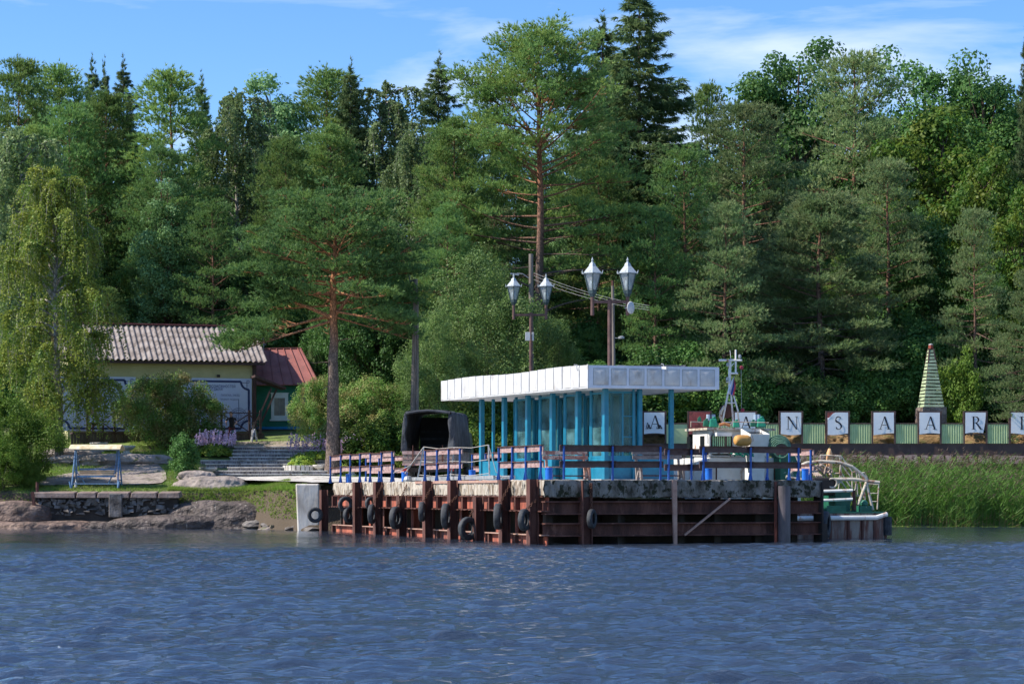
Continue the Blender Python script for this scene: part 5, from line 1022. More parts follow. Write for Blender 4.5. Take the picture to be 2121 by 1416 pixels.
# ---------------------------------------------------------------- serif letters
def glyph(mb, ch, M4, th=.003):
    """letters one unit high built from strokes, written by M4 (u right, v up, out of the plane)"""
    def poly(ps): mb.prism([M4 @ Vector((u, v, 0)) for u, v in ps], (M4.to_3x3() @ Vector((0, 0, th))))
    def st(u0, v0, u1, v1, w): poly([(u0 - w / 2, v0), (u0 + w / 2, v0), (u1 + w / 2, v1), (u1 - w / 2, v1)])
    def sf(u, v, w=.26, h=.03): poly([(u - w / 2, v - h / 2), (u + w / 2, v - h / 2), (u + w / 2, v + h / 2), (u - w / 2, v + h / 2)])
    def arc(cu, cv, ru, rv, a0, a1, w0, w1, n=12):
        for i in range(n):
            q0 = R_(a0 + (a1 - a0) * i / n); q1 = R_(a0 + (a1 - a0) * (i + 1) / n); f0 = w0 + (w1 - w0) * math.sin(math.pi * i / n); f1 = w0 + (w1 - w0) * math.sin(math.pi * (i + 1) / n)
            ps = [(cu + (ru - f0 / 2) * math.cos(q0), cv + (rv - f0 / 2) * math.sin(q0)), (cu + (ru + f0 / 2) * math.cos(q0), cv + (rv + f0 / 2) * math.sin(q0)), (cu + (ru + f1 / 2) * math.cos(q1), cv + (rv + f1 / 2) * math.sin(q1)), (cu + (ru - f1 / 2) * math.cos(q1), cv + (rv - f1 / 2) * math.sin(q1))]
            poly(ps if a1 > a0 else ps[::-1])
    if ch == 'A': st(.08, 0, .42, 1, .05); st(.76, 0, .42, 1.0, .13); poly([(.2, .32), (.66, .32), (.65, .36), (.21, .36)]); sf(.08, .015); sf(.76, .015, .32)
    if ch == 'N': st(.14, 0, .14, 1, .05); st(.80, 0, .80, 1, .05); poly([(.06, 1), (.22, 1), (.83, 0), (.75, 0)]); sf(.14, .015); sf(.10, .985, .22); sf(.80, .985)
    if ch == 'R': st(.2, 0, .2, 1, .12); sf(.2, .015, .3); sf(.17, .985, .24); arc(.36, .75, .22, .23, -90, 90, .03, .12); poly([(.2, .965), (.38, .965), (.38, 1), (.2, 1)]); poly([(.2, .505), (.38, .505), (.38, .54), (.2, .54)]); poly([(.34, .51), (.48, .51), (.86, 0), (.70, 0)]); sf(.82, .015, .2)
    if ch == 'I': st(.4, 0, .4, 1, .12); sf(.4, .015, .3); sf(.4, .985, .3)
    if ch == 'S': arc(.40, .76, .20, .22, 35, 180, .04, .08); arc(.40, .76, .20, .22, 180, 250, .08, .13, 6); poly([(.26, .62), (.36, .50), (.52, .40), (.60, .46), (.44, .58), (.34, .66)]) ; arc(.42, .25, .20, .24, 60, -20, .10, .12, 8); arc(.42, .25, .20, .24, -20, -150, .10, .04); poly([(.54, .80), (.58, .80), (.58, .97), (.55, .97)]); poly([(.22, .03), (.25, .03), (.25, .22), (.21, .22)])
YF = 114.0
M['corr'] = mat('pale_green_steel', [(.46, .56, .28), (.56, .66, .36)], 2, rough=.55)
M['fbrown'] = mat('dark_brown_fence', [(.085, .05, .045), (.12, .075, .065)], 1.2, rough=.8, stain=((.16, .11, .10), 1.4, (1, 1, 1), .58, .7))
M['banner'] = mat('white_banner', [(.78, .80, .84), (.86, .87, .89)], 3, rough=.6)
M['ink'] = mat('dark_navy_ink', [(.012, .014, .03)], 3, rough=.6)
M['redp'] = mat('faded_red_panel', [(.30, .06, .06), (.42, .10, .09)], 3, rough=.8, stain=((.16, .05, .04), 4, (1, 1, 1), .52, .62))
def FX(px): return (px - CX) / F * YF
def FZ(py): return CH + (HY - py) / F * YF
fe = thing('fence', 'long fence of pale green corrugated panels over a dark brown wall', 'fence', (FX(1700), YF, FZ(941)))
b = MB(); xx = FX(1318)
while xx < FX(2240): b.box(xx, min(xx + 4.79, FX(2240)), YF + .05, YF + .12, FZ(945), FZ(918)); xx += 4.8
b.build('wall_panel', M['fbrown'], fe, world=True)
rs = random.Random(8); x = FX(1318); FOOT = mat('pinkish_footing', [(.18, .12, .11), (.34, .26, .24)], 2)
while x < FX(2200): w = rs.uniform(.3, .9); b = MB(); b.hexa([(x, YF - .1, FZ(960)), (x + w, YF - .1, FZ(960)), (x + w, YF + .3, FZ(960)), (x, YF + .3, FZ(960)), (x + .05, YF, FZ(941 + rs.random() * 3)), (x + w - .05, YF, FZ(941 + rs.random() * 3)), (x + w, YF + .3, FZ(943)), (x, YF + .3, FZ(943))]); b.build('footing_stone', FOOT, fe, world=True); x += w + rs.uniform(.02, .3)
pitch = 94.4; cen = [1355, 1449, 1543, 1638, 1735, 1830, 1925, 2020, 2114.5, 2209]
for i, c in enumerate(cen):
    a, e = c + 24.5, c + pitch - 24.5; x0, x1 = FX(a), FX(e); n = 9 * 4; pts = []
    flat = i == 0
    for k in range(n + 1):
        x = x0 + (x1 - x0) * k / n; y = YF - .0 + (0 if flat else .022 * (1 if (k // 2) % 2 else -1))
        pts += [(x, y, FZ(918)), (x, y, FZ(877))]
    b = MB(); b.grid(pts, n + 1, 2); o = b.build('corrugated_panel', M['corr'], fe, world=True); q = o.modifiers.new('s', 'SOLIDIFY'); q.thickness = .004
    b = MB(); b.box(x0, x1, YF - .03, YF + .03, FZ(878), FZ(875.5)); b.build('top_rail', M['fbrown'], fe, world=True)
b = MB(); b.box(FX(1322), FX(1330), YF - .02, YF + .02, FZ(918), FZ(877)); b.build('corrugated_panel', M['corr'], fe, world=True)
txt = [('A', 'torn white banner with a jagged letter A and scribbled peaks seen through the shelter'), (None, 'faded red panel without lettering behind the boat cabin'), ('A', 'white banner with a letter A half hidden behind the boat mast'), ('N', 'white banner with the letter N right of the boat'), ('S', 'white banner with the letter S and a torn red corner'), ('A', 'white banner with the letter A left of the slatted green beacon'), ('A', 'white banner with the letter A directly below the slatted green beacon'), ('R', 'white banner with the letter R and a curling lower corner'), ('I', 'white banner with the letter I at the right edge')]
for i, (ch, lab) in enumerate(txt):
    c = cen[i]; t = thing('letter_sign', lab, 'sign', (FX(c), YF, FZ(875)), 0, 'letter banners along the fence'); w = 23.5
    x0, x1 = FX(c - w), FX(c + w); fr = MB()
    for x in (x0, x1): fr.box(x - .045, x + .045, YF - .05, YF + .04, FZ(919), FZ(851))
    fr.box(x0 + .045, x1 - .045, YF - .03, YF + .03, FZ(853.5), FZ(851)); fr.box(x0 + .045, x1 - .045, YF - .03, YF + .03, FZ(900), FZ(898)); fr.build('frame', M['fbrown'], t, world=True)
    if ch is None:
        b = MB(); b.box(x0 + .05, x1 - .05, YF - .06, YF - .045, FZ(899), FZ(853)); b.build('panel', M['redp'], t, world=True); continue
    n = 9; pts = []; r = random.Random(i)
    for u in range(n):
        for v in range(n):
            s, q = u / (n - 1), v / (n - 1); z = FZ(897.5) + (FZ(854) - FZ(897.5)) * q; z += (.05 * math.sin(s * 3.1 + i) + (.09 * s if i == 7 else 0) - .03) * (1 - q) ** 2
            x = x0 + .06 + (x1 - x0 - .12) * s - (.14 * (s > .8) * (1 - q) ** 2 if i == 7 else 0)
            if i == 4 and s < .3 and q > .75: z -= (.3 - s) * 1.2
            pts.append((x, YF - .075 + .012 * math.sin(s * 5 + q * 4 + i), z))
    b = MB(); b.grid(pts, n, n); b.build('banner', M['banner'], t, world=True, smooth=True)
    if i in (4, 5, 8, 2): b = MB(); b.box(x0 + .05, x1 - .05, YF - .05, YF - .04, FZ(897), FZ(854)); b.build('backing_panel', M['redp'], t, world=True)
    s = .68; M4 = Matrix.Translation((FX(c) - .30 * s - .04, YF - .090, FZ(889 if i else 887))) @ Matrix(((s, 0, 0, 0), (0, 0, s, 0), (0, s, 0, 0), (0, 0, 0, 1))); M4[1][2] = -1
    b = MB(); glyph(b, ch, M4); o = b.build('letter', M['ink'], t, world=True)
    if i == 0:
        b = MB(); rj = random.Random(4)
        for (u0, u1, h) in ((-.3, -.02, .5), (-.18, .06, .35), (.52, .8, .45), (.62, .95, .3)):
            for (a0, a1) in (((u0 * s, 0), ((u0 + u1) / 2 * s, h * s)), (((u0 + u1) / 2 * s, h * s), (u1 * s, 0))):
                p0 = Vector((FX(c) - .24 + a0[0], YF - .1, FZ(888) + a0[1])); p1 = Vector((FX(c) - .24 + a1[0], YF - .1, FZ(888) + a1[1])); b.bar(p0, p1, .02, .035 + .02 * rj.random())
        b.build('scribble', M['ink'], t, world=True)
# ---------------------------------------------------------------- slatted green beacon
YB = 116.5; bx = P(1928, 0, YB).x; zb = CH + (HY - 852) / F * YB
bk = thing('beacon', 'tall slatted pale green pyramid beacon with a red cap on a stone base', 'beacon', (bx, YB, zb), .12)
hh = (852 - 722) / F * YB; w0, w1 = .55, .12
b = MB(); b.box(-.66, .66, -.66, .66, -.9, .22); part('stone_base', b, mat('rough_brown_stone', [(.07, .05, .04), (.18, .14, .12), (.25, .2, .18)], 4, bump=.8), bk)
b = MB()
for sx in (-1, 1):
    for sy in (-1, 1): b.bar((sx * w0 * .93, sy * w0 * .93, .2), (sx * w1 * .9, sy * w1 * .9, hh), .07)
b.box(-.1, .1, -.1, .1, .2, hh - .1); part('frame', b, M['fbrown'], bk)
r = random.Random(3); ns = 17
for i in range(ns):
    t0 = (i + .08) / ns; t1 = (i + .74) / ns; z0, z1 = .22 + (hh - .25) * t0, .22 + (hh - .25) * t1; wa = w0 + (w1 - w0) * t0; wb = w0 + (w1 - w0) * t1; b = MB(); k = r.gauss(0, .012)
    for q in range(4):
        m_ = Matrix.Rotation(q * math.pi / 2, 4, 'Z'); b.m = m_; b.hexa([(-wa, -wa - .02, z0 + k), (wa, -wa - .02, z0 - k), (wa, -wa + .01, z0 - k), (-wa, -wa + .01, z0 + k), (-wb, -wb - .02, z1 + k), (wb, -wb - .02, z1 - k), (wb, -wb + .01, z1 - k), (-wb, -wb + .01, z1 + k)])
    part('slat', b, mat('pale_green_slat', [(.28, .36, .20), (.46, .54, .36)], 2, rough=.7) if i == 0 else bpy.data.materials['pale_green_slat'], bk)
b = MB(); b.lathe([(.13, hh), (.13, hh + .16), (.09, hh + .2)], 10); part('red_cap', b, mat('red_lamp_cap', [(.30, .06, .04)]), bk); b = MB(); b.lathe([(.12, hh + .2), (.12, hh + .24), (.03, hh + .27)], 10); part('cap_top', b, M['white'], bk)
# mossy rock bank behind the fence
def rock(name, label, c, s, seed, mt, cat='rock', sub=5, amp=.22, group=None, rz=0, kind=None, fr=1.2):
    import bmesh
    bm = bmesh.new(); bmesh.ops.create_icosphere(bm, subdivisions=sub, radius=1); r = np.random.RandomState(seed); ph = r.rand(10, 4) * 6.28; dr = nrm(r.normal(size=(10, 3)))
    for v in bm.verts:
        p = np.array(v.co); d = 0
        for k in range(10): f = fr * (1.6 ** (k / 2.)) ; d += amp * math.sin(float(p @ dr[k]) * f * 2 + ph[k, 0]) / (1 + k * .55)
        v.co *= 1 + d * .5 + .035 * amp * 4 * math.sin(p[0] * 13 * fr + ph[0, 1]) * math.sin(p[1] * 11 * fr + ph[1, 1]) * math.sin(p[2] * 15 * fr + ph[2, 1]) - .10 * amp * 4 * max(0, 1 - abs(math.sin(float(p @ dr[0]) * 4.3 * fr + ph[3, 1] + .4 * p[2])) * 14) - .08 * amp * 4 * max(0, 1 - abs(math.sin(float(p @ dr[1]) * 3.1 * fr + ph[4, 1] + .3 * p[0])) * 14)
        v.co.x *= s[0]; v.co.y *= s[1]; v.co.z *= s[2]
        if v.co.z > s[2] * .62: v.co.z = s[2] * .62 + (v.co.z - s[2] * .62) * .45
    me = bpy.data.meshes.new(name); bm.to_mesh(me); bm.free(); me.materials.append(mt); (me.shade_smooth() if sub > 3 else me.shade_flat()); o = link(name, me); o.location = c; o.rotation_euler = (0, 0, rz)
    if kind: tag(o, kind=kind)
    else: tag(o, label, cat, group)
    return o
M['bankrock'] = mat('lichen_covered_rock', [(.06, .05, .03), (.20, .12, .05), (.30, .19, .09), (.13, .12, .04)], 1.6, (1, 1, 2.5), .95, bump=.8, bscale=8)
for i, (px, w) in enumerate([(1360, 2.2), (1640, 1.9), (1735, 2.0), (1840, 2.2), (1935, 2.0), (2030, 2.4), (2125, 2.0)]):
    rock('rock', ['brown outcrop seen under the torn banner through the shelter', 'greyish outcrop under the letter N banner', 'rusty brown outcrop under the letter S banner', 'mossy brown outcrop under the banner left of the beacon', 'layered outcrop under the banner below the beacon', 'rusty outcrop under the letter R banner', 'outcrop under the letter I banner'][i], (P(px, 0, 116.6).x, 116.6, 4.1), (w * .75, 1.2, .95), 40 + i, M['bankrock'], group='outcrops behind the fence')
# ---------------------------------------------------------------- reeds
def reeds():
    r = np.random.RandomState(5); n = 15000; X = r.uniform(8.2, 38, n); Yf = 102.6 + .25 * np.sin(X * .8) + .2 * np.sin(X * 2.3); Y = Yf + (113.2 - Yf) * r.rand(n) ** 1.25
    k = ~((X < 9.5) & (Y < 103.5)); X, Y, Yf = X[k], Y[k], Yf[k]; n = len(X); Z0 = np.minimum(H(X, Y), .9) - .15; h = r.uniform(1.5, 2.85, n) * (1 + .1 * np.sin(X * .9 + Y * .5)) * np.clip(.72 + .3 * (Y - Yf), .7, 1)
    lean = r.normal(.22, .12, n); ly_ = r.normal(0, .12, n); V = []; mi = []
    base = np.stack([X, Y, Z0], 1); tip = base + np.stack([lean * h * .35, ly_ * h * .4, h], 1); w = .014
    sx = np.array([w, 0, 0]); V.append(np.stack([base - sx, base + sx, tip], 1).reshape(-1, 3)); mi.append(np.where(r.rand(n) < .12, 2, 0))
    for j in range(6):                                            # leaf blades bending to the right with the wind
        t = r.uniform(.15, .95, n)[:, None]; p = base + (tip - base) * t; L = r.uniform(.35, .75, n)[:, None]; a = r.normal(0, .8, n); dirx = np.where(r.rand(n) < .72, 1, -1)
        d = np.stack([np.cos(a) * dirx, np.sin(a), r.uniform(.5, 1.8, n)], 1); d = nrm(d); e = p + d * L - np.array([0, 0, .12]) * (1 - t); wv = nrm(np.cross(d, r.normal(size=(n, 3)))) * .019
        V.append(np.stack([p - wv, p + wv, e], 1).reshape(-1, 3)); mi.append(np.where((r.rand(n) < .5) & (t[:, 0] < .3) & (Y < Yf + .5), 2, 0))
    for j in range(5):                                            # feathery heads
        k = np.where(r.rand(n) < .22 + .5 * (Y > 109))[0]; m = len(k); p = tip[k] + np.stack([r.uniform(0, .12, m), r.normal(0, .03, m), r.uniform(-.16, .1, m)], 1); d = nrm(np.stack([r.uniform(.3, 1.2, m), r.normal(0, .4, m), r.uniform(-.3, .9, m)], 1)); wv = nrm(np.cross(d, r.normal(size=(m, 3)))) * .02
        V.append(np.stack([p - wv, p + wv, p + d * .2], 1).reshape(-1, 3)); mi.append(np.ones(m, int))
    return npmesh('reeds', np.concatenate(V), 3, [M['reed'], M['reedhead'], M['reeddry']], np.concatenate(mi))
tag(link('reeds', reeds()), 'tall green reed bed bending in the wind along the right shore', 'reeds', kind='stuff')
r = np.random.RandomState(2); n = 500; C = np.stack([r.uniform(9, 26, n), r.uniform(101.2, 102.7, n), np.full(n, .015)], 1)
tag(link('pond_weed', npmesh('pond_weed', leafq(C, .09, r, np.repeat([[0, 0, 30.]], n, 0), .8), 4, [M['hosta']])), 'flat yellow-green water plants floating at the foot of the reeds', 'water plants', kind='stuff')
# ---------------------------------------------------------------- long house with mural boards
M['roofc'] = mat('grey_corrugated_asbestos', [(.11, .09, .08), (.23, .195, .18), (.31, .275, .255)], 1.6, (1, 1, .6), .9, bump=.2, stain=((.09, .07, .05), 5, (1, 1, 1), .58, .66))
M['cream'] = mat('olive_cream_wall', [(.42, .39, .20), (.50, .46, .25)], 1.5, rough=.85)
M['mural'] = mat('pale_blue_board', [(.46, .52, .66), (.53, .58, .71)], .8, rough=.6)
M['navy'] = mat('navy_print', [(.015, .03, .10), (.022, .04, .13)], 3, rough=.6)
M['navyl'] = mat('faint_blue_print', [(.13, .17, .28), (.17, .21, .33)], 5, rough=.6)
M['brownp'] = mat('dark_brown_timber', [(.045, .022, .02), (.085, .05, .045)], 4, (1, 1, .4), .75)
AN = R_(15.5); ca, sa = math.cos(AN), math.sin(AN)
HR = P(526, 900, 116.4); ZG = 4.6; ZE, ZRI = 8.62, 10.75           # right front corner of the wall, floor, eave and ridge
def HWp(s, d, z): return Vector((HR.x - ca * s + sa * d, HR.y - sa * s - ca * d, z))      # s leftwards, d outwards
def hs(px, d=0): q = HWp(0, d, 0); return onray(px, q.x, q.y, -ca, -sa)
def hz_(py, s, d=0): return CH + (HY - py) / F * HWp(s, d, 0).y
hb_ = thing('long_house', 'long low house with grey corrugated roof and printed blue boards on its front', 'house', HWp(4.8, 0, ZG))
def hbox(mb, s0, s1, d0, d1, z0, z1): return mb.hexa([HWp(s0, d1, z0), HWp(s1, d1, z0), HWp(s1, d0, z0), HWp(s0, d0, z0), HWp(s0, d1, z1), HWp(s1, d1, z1), HWp(s1, d0, z1), HWp(s0, d0, z1)])
SL = hs(140)
b = MB(); hbox(b, 0, SL, -8, 0, 3.8, ZE); b.add([HWp(0, 0, ZE), HWp(0, -8, ZE), HWp(0, -4, ZRI - .1), HWp(SL, 0, ZE), HWp(SL, -8, ZE), HWp(SL, -4, ZRI - .1)], [(0, 1, 2), (3, 5, 4)]); b.build('wall', M['cream'], hb_, world=True)
roof = bpy.data.objects.new('roof', None); COL.objects.link(roof); roof.parent = hb_
s0, s1 = -.62, SL + .5; nw = int((s1 - s0) / .29)
for face, (da, db) in enumerate(((.62, -4.0), (-8.6, -4.0))):
    for row in range(3):
        t0, t1 = row / 3, (row + 1) / 3 + .02; pts = []; n = nw * 8
        for i in range(n + 1):
            s = s0 + (s1 - s0) * i / n; w = .045 * math.cos(2 * math.pi * s / .29)
            for t in (t0, t1): d = da + (db - da) * t; z = (ZE - .06) + (ZRI - ZE + .06) * t; pts.append(HWp(s, d, z + w + .02 * (2 - row) * 0 + (.025 if t == t0 else 0)))
        mb = MB(); mb.grid(pts, n + 1, 2); mb.build('roof_sheet', M['roofc'], roof, world=True)
b = MB(); b.bar(HWp(s0, -4, ZRI + .06), HWp(s1, -4, ZRI + .06), .34, .07); b.build('ridge_cap', mat('red_ridge', [(.22, .06, .05), (.3, .1, .08)], 3), roof, world=True)
b = MB(); hbox(b, s0 + .1, s1 - .1, .48, .54, ZE - .22, ZE - .1); hbox(b, s0 + .1, s1 - .1, 0.01, .48, ZE - .16, ZE - .12); b.build('eave_board', M['brownp'], roof, world=True)
b = MB(); hbox(b, -.10, .09, .02, .2, 3.9, ZE - .16); b.build('corner_post', M['brownp'], hb_, world=True)
# printed boards
zt = hz_(783, 2); 
def frame_line(mb, pts, w, d=.075):
    for p_, q_ in zip(pts, pts[1:]): mb.bar(HWp(p_[0], d, p_[1]), HWp(q_[0], d, q_[1]), w, .006, up=(sa, -ca, 0))
def mural(name, label, px0, px1, pyb):
    sl_, sr = hs(px0), hs(px1); t = thing(name, label, 'sign board', HWp((sl_ + sr) / 2, .03, ZG)); b = MB(); hbox(b, sr, sl_, .03, .06, hz_(pyb, sr), zt); b.build('board', M['mural'], t, world=True)
    # navy border with scooped corners
    e = .10; zz = zt - .17; rr_ = .42; b = MB(); sR, sLf = sr + .16, sl_ - .16; zb0 = hz_(pyb, sr) + .14
    arcR = [(sR + rr_ * math.cos(q) * 1.0, zz - rr_ * math.sin(q) * 0 - (rr_ - rr_ * math.sin(q)) * 0) for q in ()]
    def scoop(sx, zx, sgs, sgz): return [(sx + sgs * rr_ * math.sin(q), zx + sgz * rr_ * math.cos(q)) for q in np.linspace(0, math.pi / 2, 7)]
    tr = [(sR + rr_ - rr_ * math.sin(q) * 1 + 0, zz - rr_ + rr_ * math.cos(q) * -1 + rr_) for q in ()]
    # concave quarter: centre at the outer corner
    cr = [(sR + rr_ * math.cos(q), zz - rr_ * math.sin(q)) for q in np.linspace(0, math.pi / 2, 8)]
    cl = [(sLf - rr_ * math.cos(q), zz - rr_ * math.sin(q)) for q in np.linspace(0, math.pi / 2, 8)]
    crb = [(s_, zb0 + (zz - z_)) for s_, z_ in cr]; clb = [(s_, zb0 + (zz - z_)) for s_, z_ in cl]
    loop = cr + [crb[-1]] + crb[::-1][1:] + [clb[0]] + clb[1:] + [cl[-1]] + cl[::-1][1:] + [cr[0]]; frame_line(b, loop, .11)
    for sx, sg in ((sR, 1), (sLf, -1)): frame_line(b, [(sx + sg * rr_, zz - .06), (sx - sg * .02, zz - .06), (sx - sg * .02, zz + .06), (sx + sg * .1, zz + .06), (sx + sg * .1, zz - rr_)], .025, .072)
    b.build('border', M['navy'], t, world=True); return t
m1 = mural('printed_board', 'right printed blue board with Cyrillic lines and a compass rose', 296, 521, 893); m2 = mural('printed_board', 'left printed blue board with a lighthouse drawing beside the weeping birch', 120, 281, 893)
def text(par, s, body, size, left_s, z, mt, world_d=.068):
    cu = bpy.data.curves.new('lettering', 'FONT'); cu.body = body; cu.size = size; cu.extrude = .002; tmp = bpy.data.objects.new('tmp', cu); COL.objects.link(tmp); bpy.context.view_layer.update()
    me = bpy.data.meshes.new_from_object(tmp); bpy.data.objects.remove(tmp); me.materials.clear(); me.materials.append(mt); o = link('lettering', me, par)
    o.matrix_world = Matrix.Identity(4); m = Matrix.Translation(HWp(left_s, world_d, z)) @ Matrix.Rotation(AN, 4, 'Z') @ Matrix.Rotation(R_(90), 4, 'X'); o.matrix_parent_inverse = wmat(par).inverted(); o.matrix_basis = m
    w = max(v.co.x for v in me.vertices); o.scale = (s / w, 1, 1) if s else (1, 1, 1); return o
def tx(par, body, px0, px1, py, size, mt): a, e = hs(px0), hs(px1); text(par, (a - e), body, size, a, hz_(py, a), mt)
tx(m1, 'МИР ВОЗМОЖНОСТЕЙ', 418, 487, 802, .20, M['navy']); tx(m1, 'ОТДЫХА!', 434, 461, 808, .19, M['navy']); tx(m1, 'ПАЛАТКА, ЗАЕЗД', 457, 496, 820, .15, M['navyl']); tx(m1, 'ПРОКАТ ЛОДОК', 455, 493, 828.5, .13, M['navyl'])
tx(m2, 'И ВОЛШЕБНА', 212, 248, 801, .16, M['navyl']); tx(m2, 'ТУТ', 209, 222, 816, .14, M['navyl'])
# compass rose
cs, cz = hs(494), hz_(862, hs(494)); b = MB()
def ring(r, w): frame_line(b, [(cs + r * math.cos(q), cz + r * math.sin(q)) for q in np.linspace(0, 2 * math.pi, 29)], w)
ring(.44, .03); ring(.35, .03); ring(.12, .02)
for k in range(16):
    q = math.pi * k / 8 + .0; r1 = .62 if k % 4 == 2 else (.35 if k % 2 else .35); frame_line(b, [(cs + .12 * math.cos(q), cz + .12 * math.sin(q)), (cs + r1 * math.cos(q), cz + r1 * math.sin(q))], .018)
frame_line(b, [(cs, cz - .8), (cs, cz + .9)], .035); frame_line(b, [(cs, cz + .5), (cs, cz + .95)], .02); b.build('compass_drawing', M['navyl'], m1, world=True)
b = MB(); ls = hs(249); L2 = lambda px, py: (hs(px), hz_(py, hs(px)))
for pl, w in [(((245, 880), (247, 836)), .03), (((253, 880), (251, 836)), .03), (((244, 836), (254, 836)), .05), (((246, 830), (252, 830)), .05), (((246, 836), (247, 826)), .03), (((252, 836), (251, 826)), .03), (((246, 825), (252, 825)), .06), (((249, 825), (249, 820)), .03), (((245, 846), (253, 846)), .02), (((245, 858), (253, 858)), .02), (((248.5, 841), (249.5, 841)), .05), (((248.5, 851), (249.5, 851)), .05), (((250, 814), (260, 810), (272, 813)), .025), (((258, 818), (265, 816), (272, 818)), .02), (((270, 826), (273, 828)), .06)]: frame_line(b, [L2(*p_) for p_ in pl], w)
b.build('lighthouse_drawing', M['navyl'], m2, world=True)
t = thing('wall_lamp', 'small dark flood lamp on the cream wall above the right printed board', 'lamp', HWp(hs(452), .02, hz_(779, hs(452)))); b = MB(); hbox(b, hs(455), hs(449), .05, .2, hz_(782, 0), hz_(777, 0)); b.build('housing', M['dark'], t, world=True); b = MB(); hbox(b, hs(453), hs(451), .0, .05, hz_(781, 0), hz_(778, 0)); b.build('bracket', M['galv'], t, world=True)
# porch: deck, boarded skirt, cross braced rail, awning
D1 = 2.1; zp = hz_(897, 1, D1); po = thing('porch', 'dark brown timber porch with cross braced railing in front of the long house', 'porch', HWp(4, D1, zp - .8))
b = MB(); hbox(b, hs(547, D1), hs(150, D1), .06, D1, zp - .08, zp); b.build('deck', M['brownp'], po, world=True)
b = MB(); s = hs(547, D1); r = random.Random(1)
while s < hs(150, D1): hbox(b, s, s + .13, D1 - .04 - .01 * r.random(), D1 - .01, zp - 1.1, zp - .085); s += .145
b.build('skirt_boards', mat('grey_brown_skirt', [(.05, .035, .03), (.10, .075, .07)], 3, (1, 1, .3)), po, world=True)
zr = hz_(855, 0, D1); zl = zp + .06
posts = [hs(p_, D1) for p_ in (540, 517, 459, 398, 330, 237.5, 181)]
for s in posts: b = MB(); hbox(b, s - .055, s + .055, D1 - .11, D1 - .0, zp - .8, zr + .14); b.build('post', M['brownp'], po, world=True)
b = MB(); b.bar(HWp(posts[0], D1 - .05, zr), HWp(posts[-1], D1 - .05, zr), .06, .05); b.build('top_rail', M['brownp'], po, world=True)
for i, (a, e) in enumerate(zip(posts, posts[1:])):
    b = MB(); b.bar(HWp(a, D1 - .04, zl), HWp(e, D1 - .04, zr - .04), .03, .055); b.bar(HWp(a, D1 - .075, zr - .04), HWp(e, D1 - .075, zl), .03, .055); b.bar(HWp(a, D1 - .05, zl - .02), HWp(e, D1 - .05, zl - .02), .04, .05); b.build('cross_brace', M['brownp'], po, world=True)
for k in range(3): b = MB(); s = hs(547, D1) - .15 - .35 * k; hbox(b, s - .35, s, .8, D1 - .1, zp - .25 * (k + 1) - .1, zp - .25 * (k + 1)); b.build('side_step', M['brownp'], po, world=True)
aw = thing('awning', 'brown lean-to awning on slanting braces at the right end of the long house', 'awning', HWp(0, 0, 7))
A_ = P(527, 781, 114.6); B_ = P(591, 806, 115.2); b = MB(); w = Vector((sa, -ca, 0)) * 1.3
b.hexa([A_ - w, A_ + w * .2, B_ + w * .2, B_ - w, A_ - w + Vector((0, 0, .12)), A_ + w * .2 + Vector((0, 0, .12)), B_ + w * .2 + Vector((0, 0, .10)), B_ - w + Vector((0, 0, .10))]); b.build('awning_roof', M['brownp'], aw, world=True)
for (p_, q_) in ((P(562, 804, 114.8), P(533, 870, 114.8)), (P(573, 806, 115.6), P(541, 875, 115.6))): b = MB(); b.bar(p_, q_, .09); b.build('brace', M['brownp'], aw, world=True)
# ---------------------------------------------------------------- green cottage
M['greenw'] = mat('green_painted_boards', [(.012, .15, .10), (.025, .22, .145)], 3, (1, 1, 6), .6, bump=.15, bscale=8)
M['redroof'] = mat('red_brown_sheet_roof', [(.25, .085, .07), (.34, .13, .115)], 1.5, rough=.6, stain=((.2, .09, .08), 2, (1, 1, 1), .5, .7))
M['wblue'] = mat('bright_blue_trim', [(.01, .20, .48), (.02, .27, .56)], 3)
YC = 119.0; ct = thing('cottage', 'small green boarded cottage with a red metal roof and one white window', 'house', P(590, 888, YC).xy.to_3d() + Vector((0, 0, 4.6)))
def C_(px, py, dy=0): return P(px, py, YC + dy)
x0, x1, z0, z1 = C_(518, 0).x, C_(651, 0).x, C_(0, 884).z, C_(0, 795).z
b = MB(); b.box(x0, x1, YC, YC + 4.5, z0, z1); b.build('wall', M['greenw'], ct, world=True)
nb = 19
for k in range(nb):
    z = z0 + (z1 - z0) * k / nb; h = (z1 - z0) / nb; b = MB(); b.hexa([(x0, YC - .03, z + .01), (x1 - .16, YC - .03, z + .01), (x1 - .16, YC, z + .01), (x0, YC, z + .01), (x0, YC - .008, z + h - .004), (x1 - .16, YC - .008, z + h - .004), (x1 - .16, YC, z + h - .004), (x0, YC, z + h - .004)]); b.build('wall_board', M['greenw'], ct, world=True)
b = MB(); b.box(x1 - .16, x1 + .02, YC - .045, YC, z0, z1); b.box(x0, x1 + .02, YC - .05, YC - .03, z0 - .12, z0 + .02); b.box(x1 + .0, x1 + .02, YC, YC + 4.5, z0 - .1, z1); b.build('blue_trim', M['wblue'], ct, world=True)
b = MB(); b.box(C_(608, 0).x - .04, C_(608, 0).x + .04, YC - .045, YC - .031, z0, z1); b.build('batten', M['greenw'], ct, world=True)
b = MB(); b.box(x0, x1, YC + .05, YC + 4.4, 3.9, z0 - .1); b.build('plinth', mat('brick_plinth', [(.16, .07, .05), (.24, .12, .09)], 4), ct, world=True)
wx0, wx1, wz0, wz1 = C_(562, 0).x, C_(597, 0).x, C_(0, 868).z, C_(0, 815).z
wn = bpy.data.objects.new('window', None); COL.objects.link(wn); wn.parent = ct
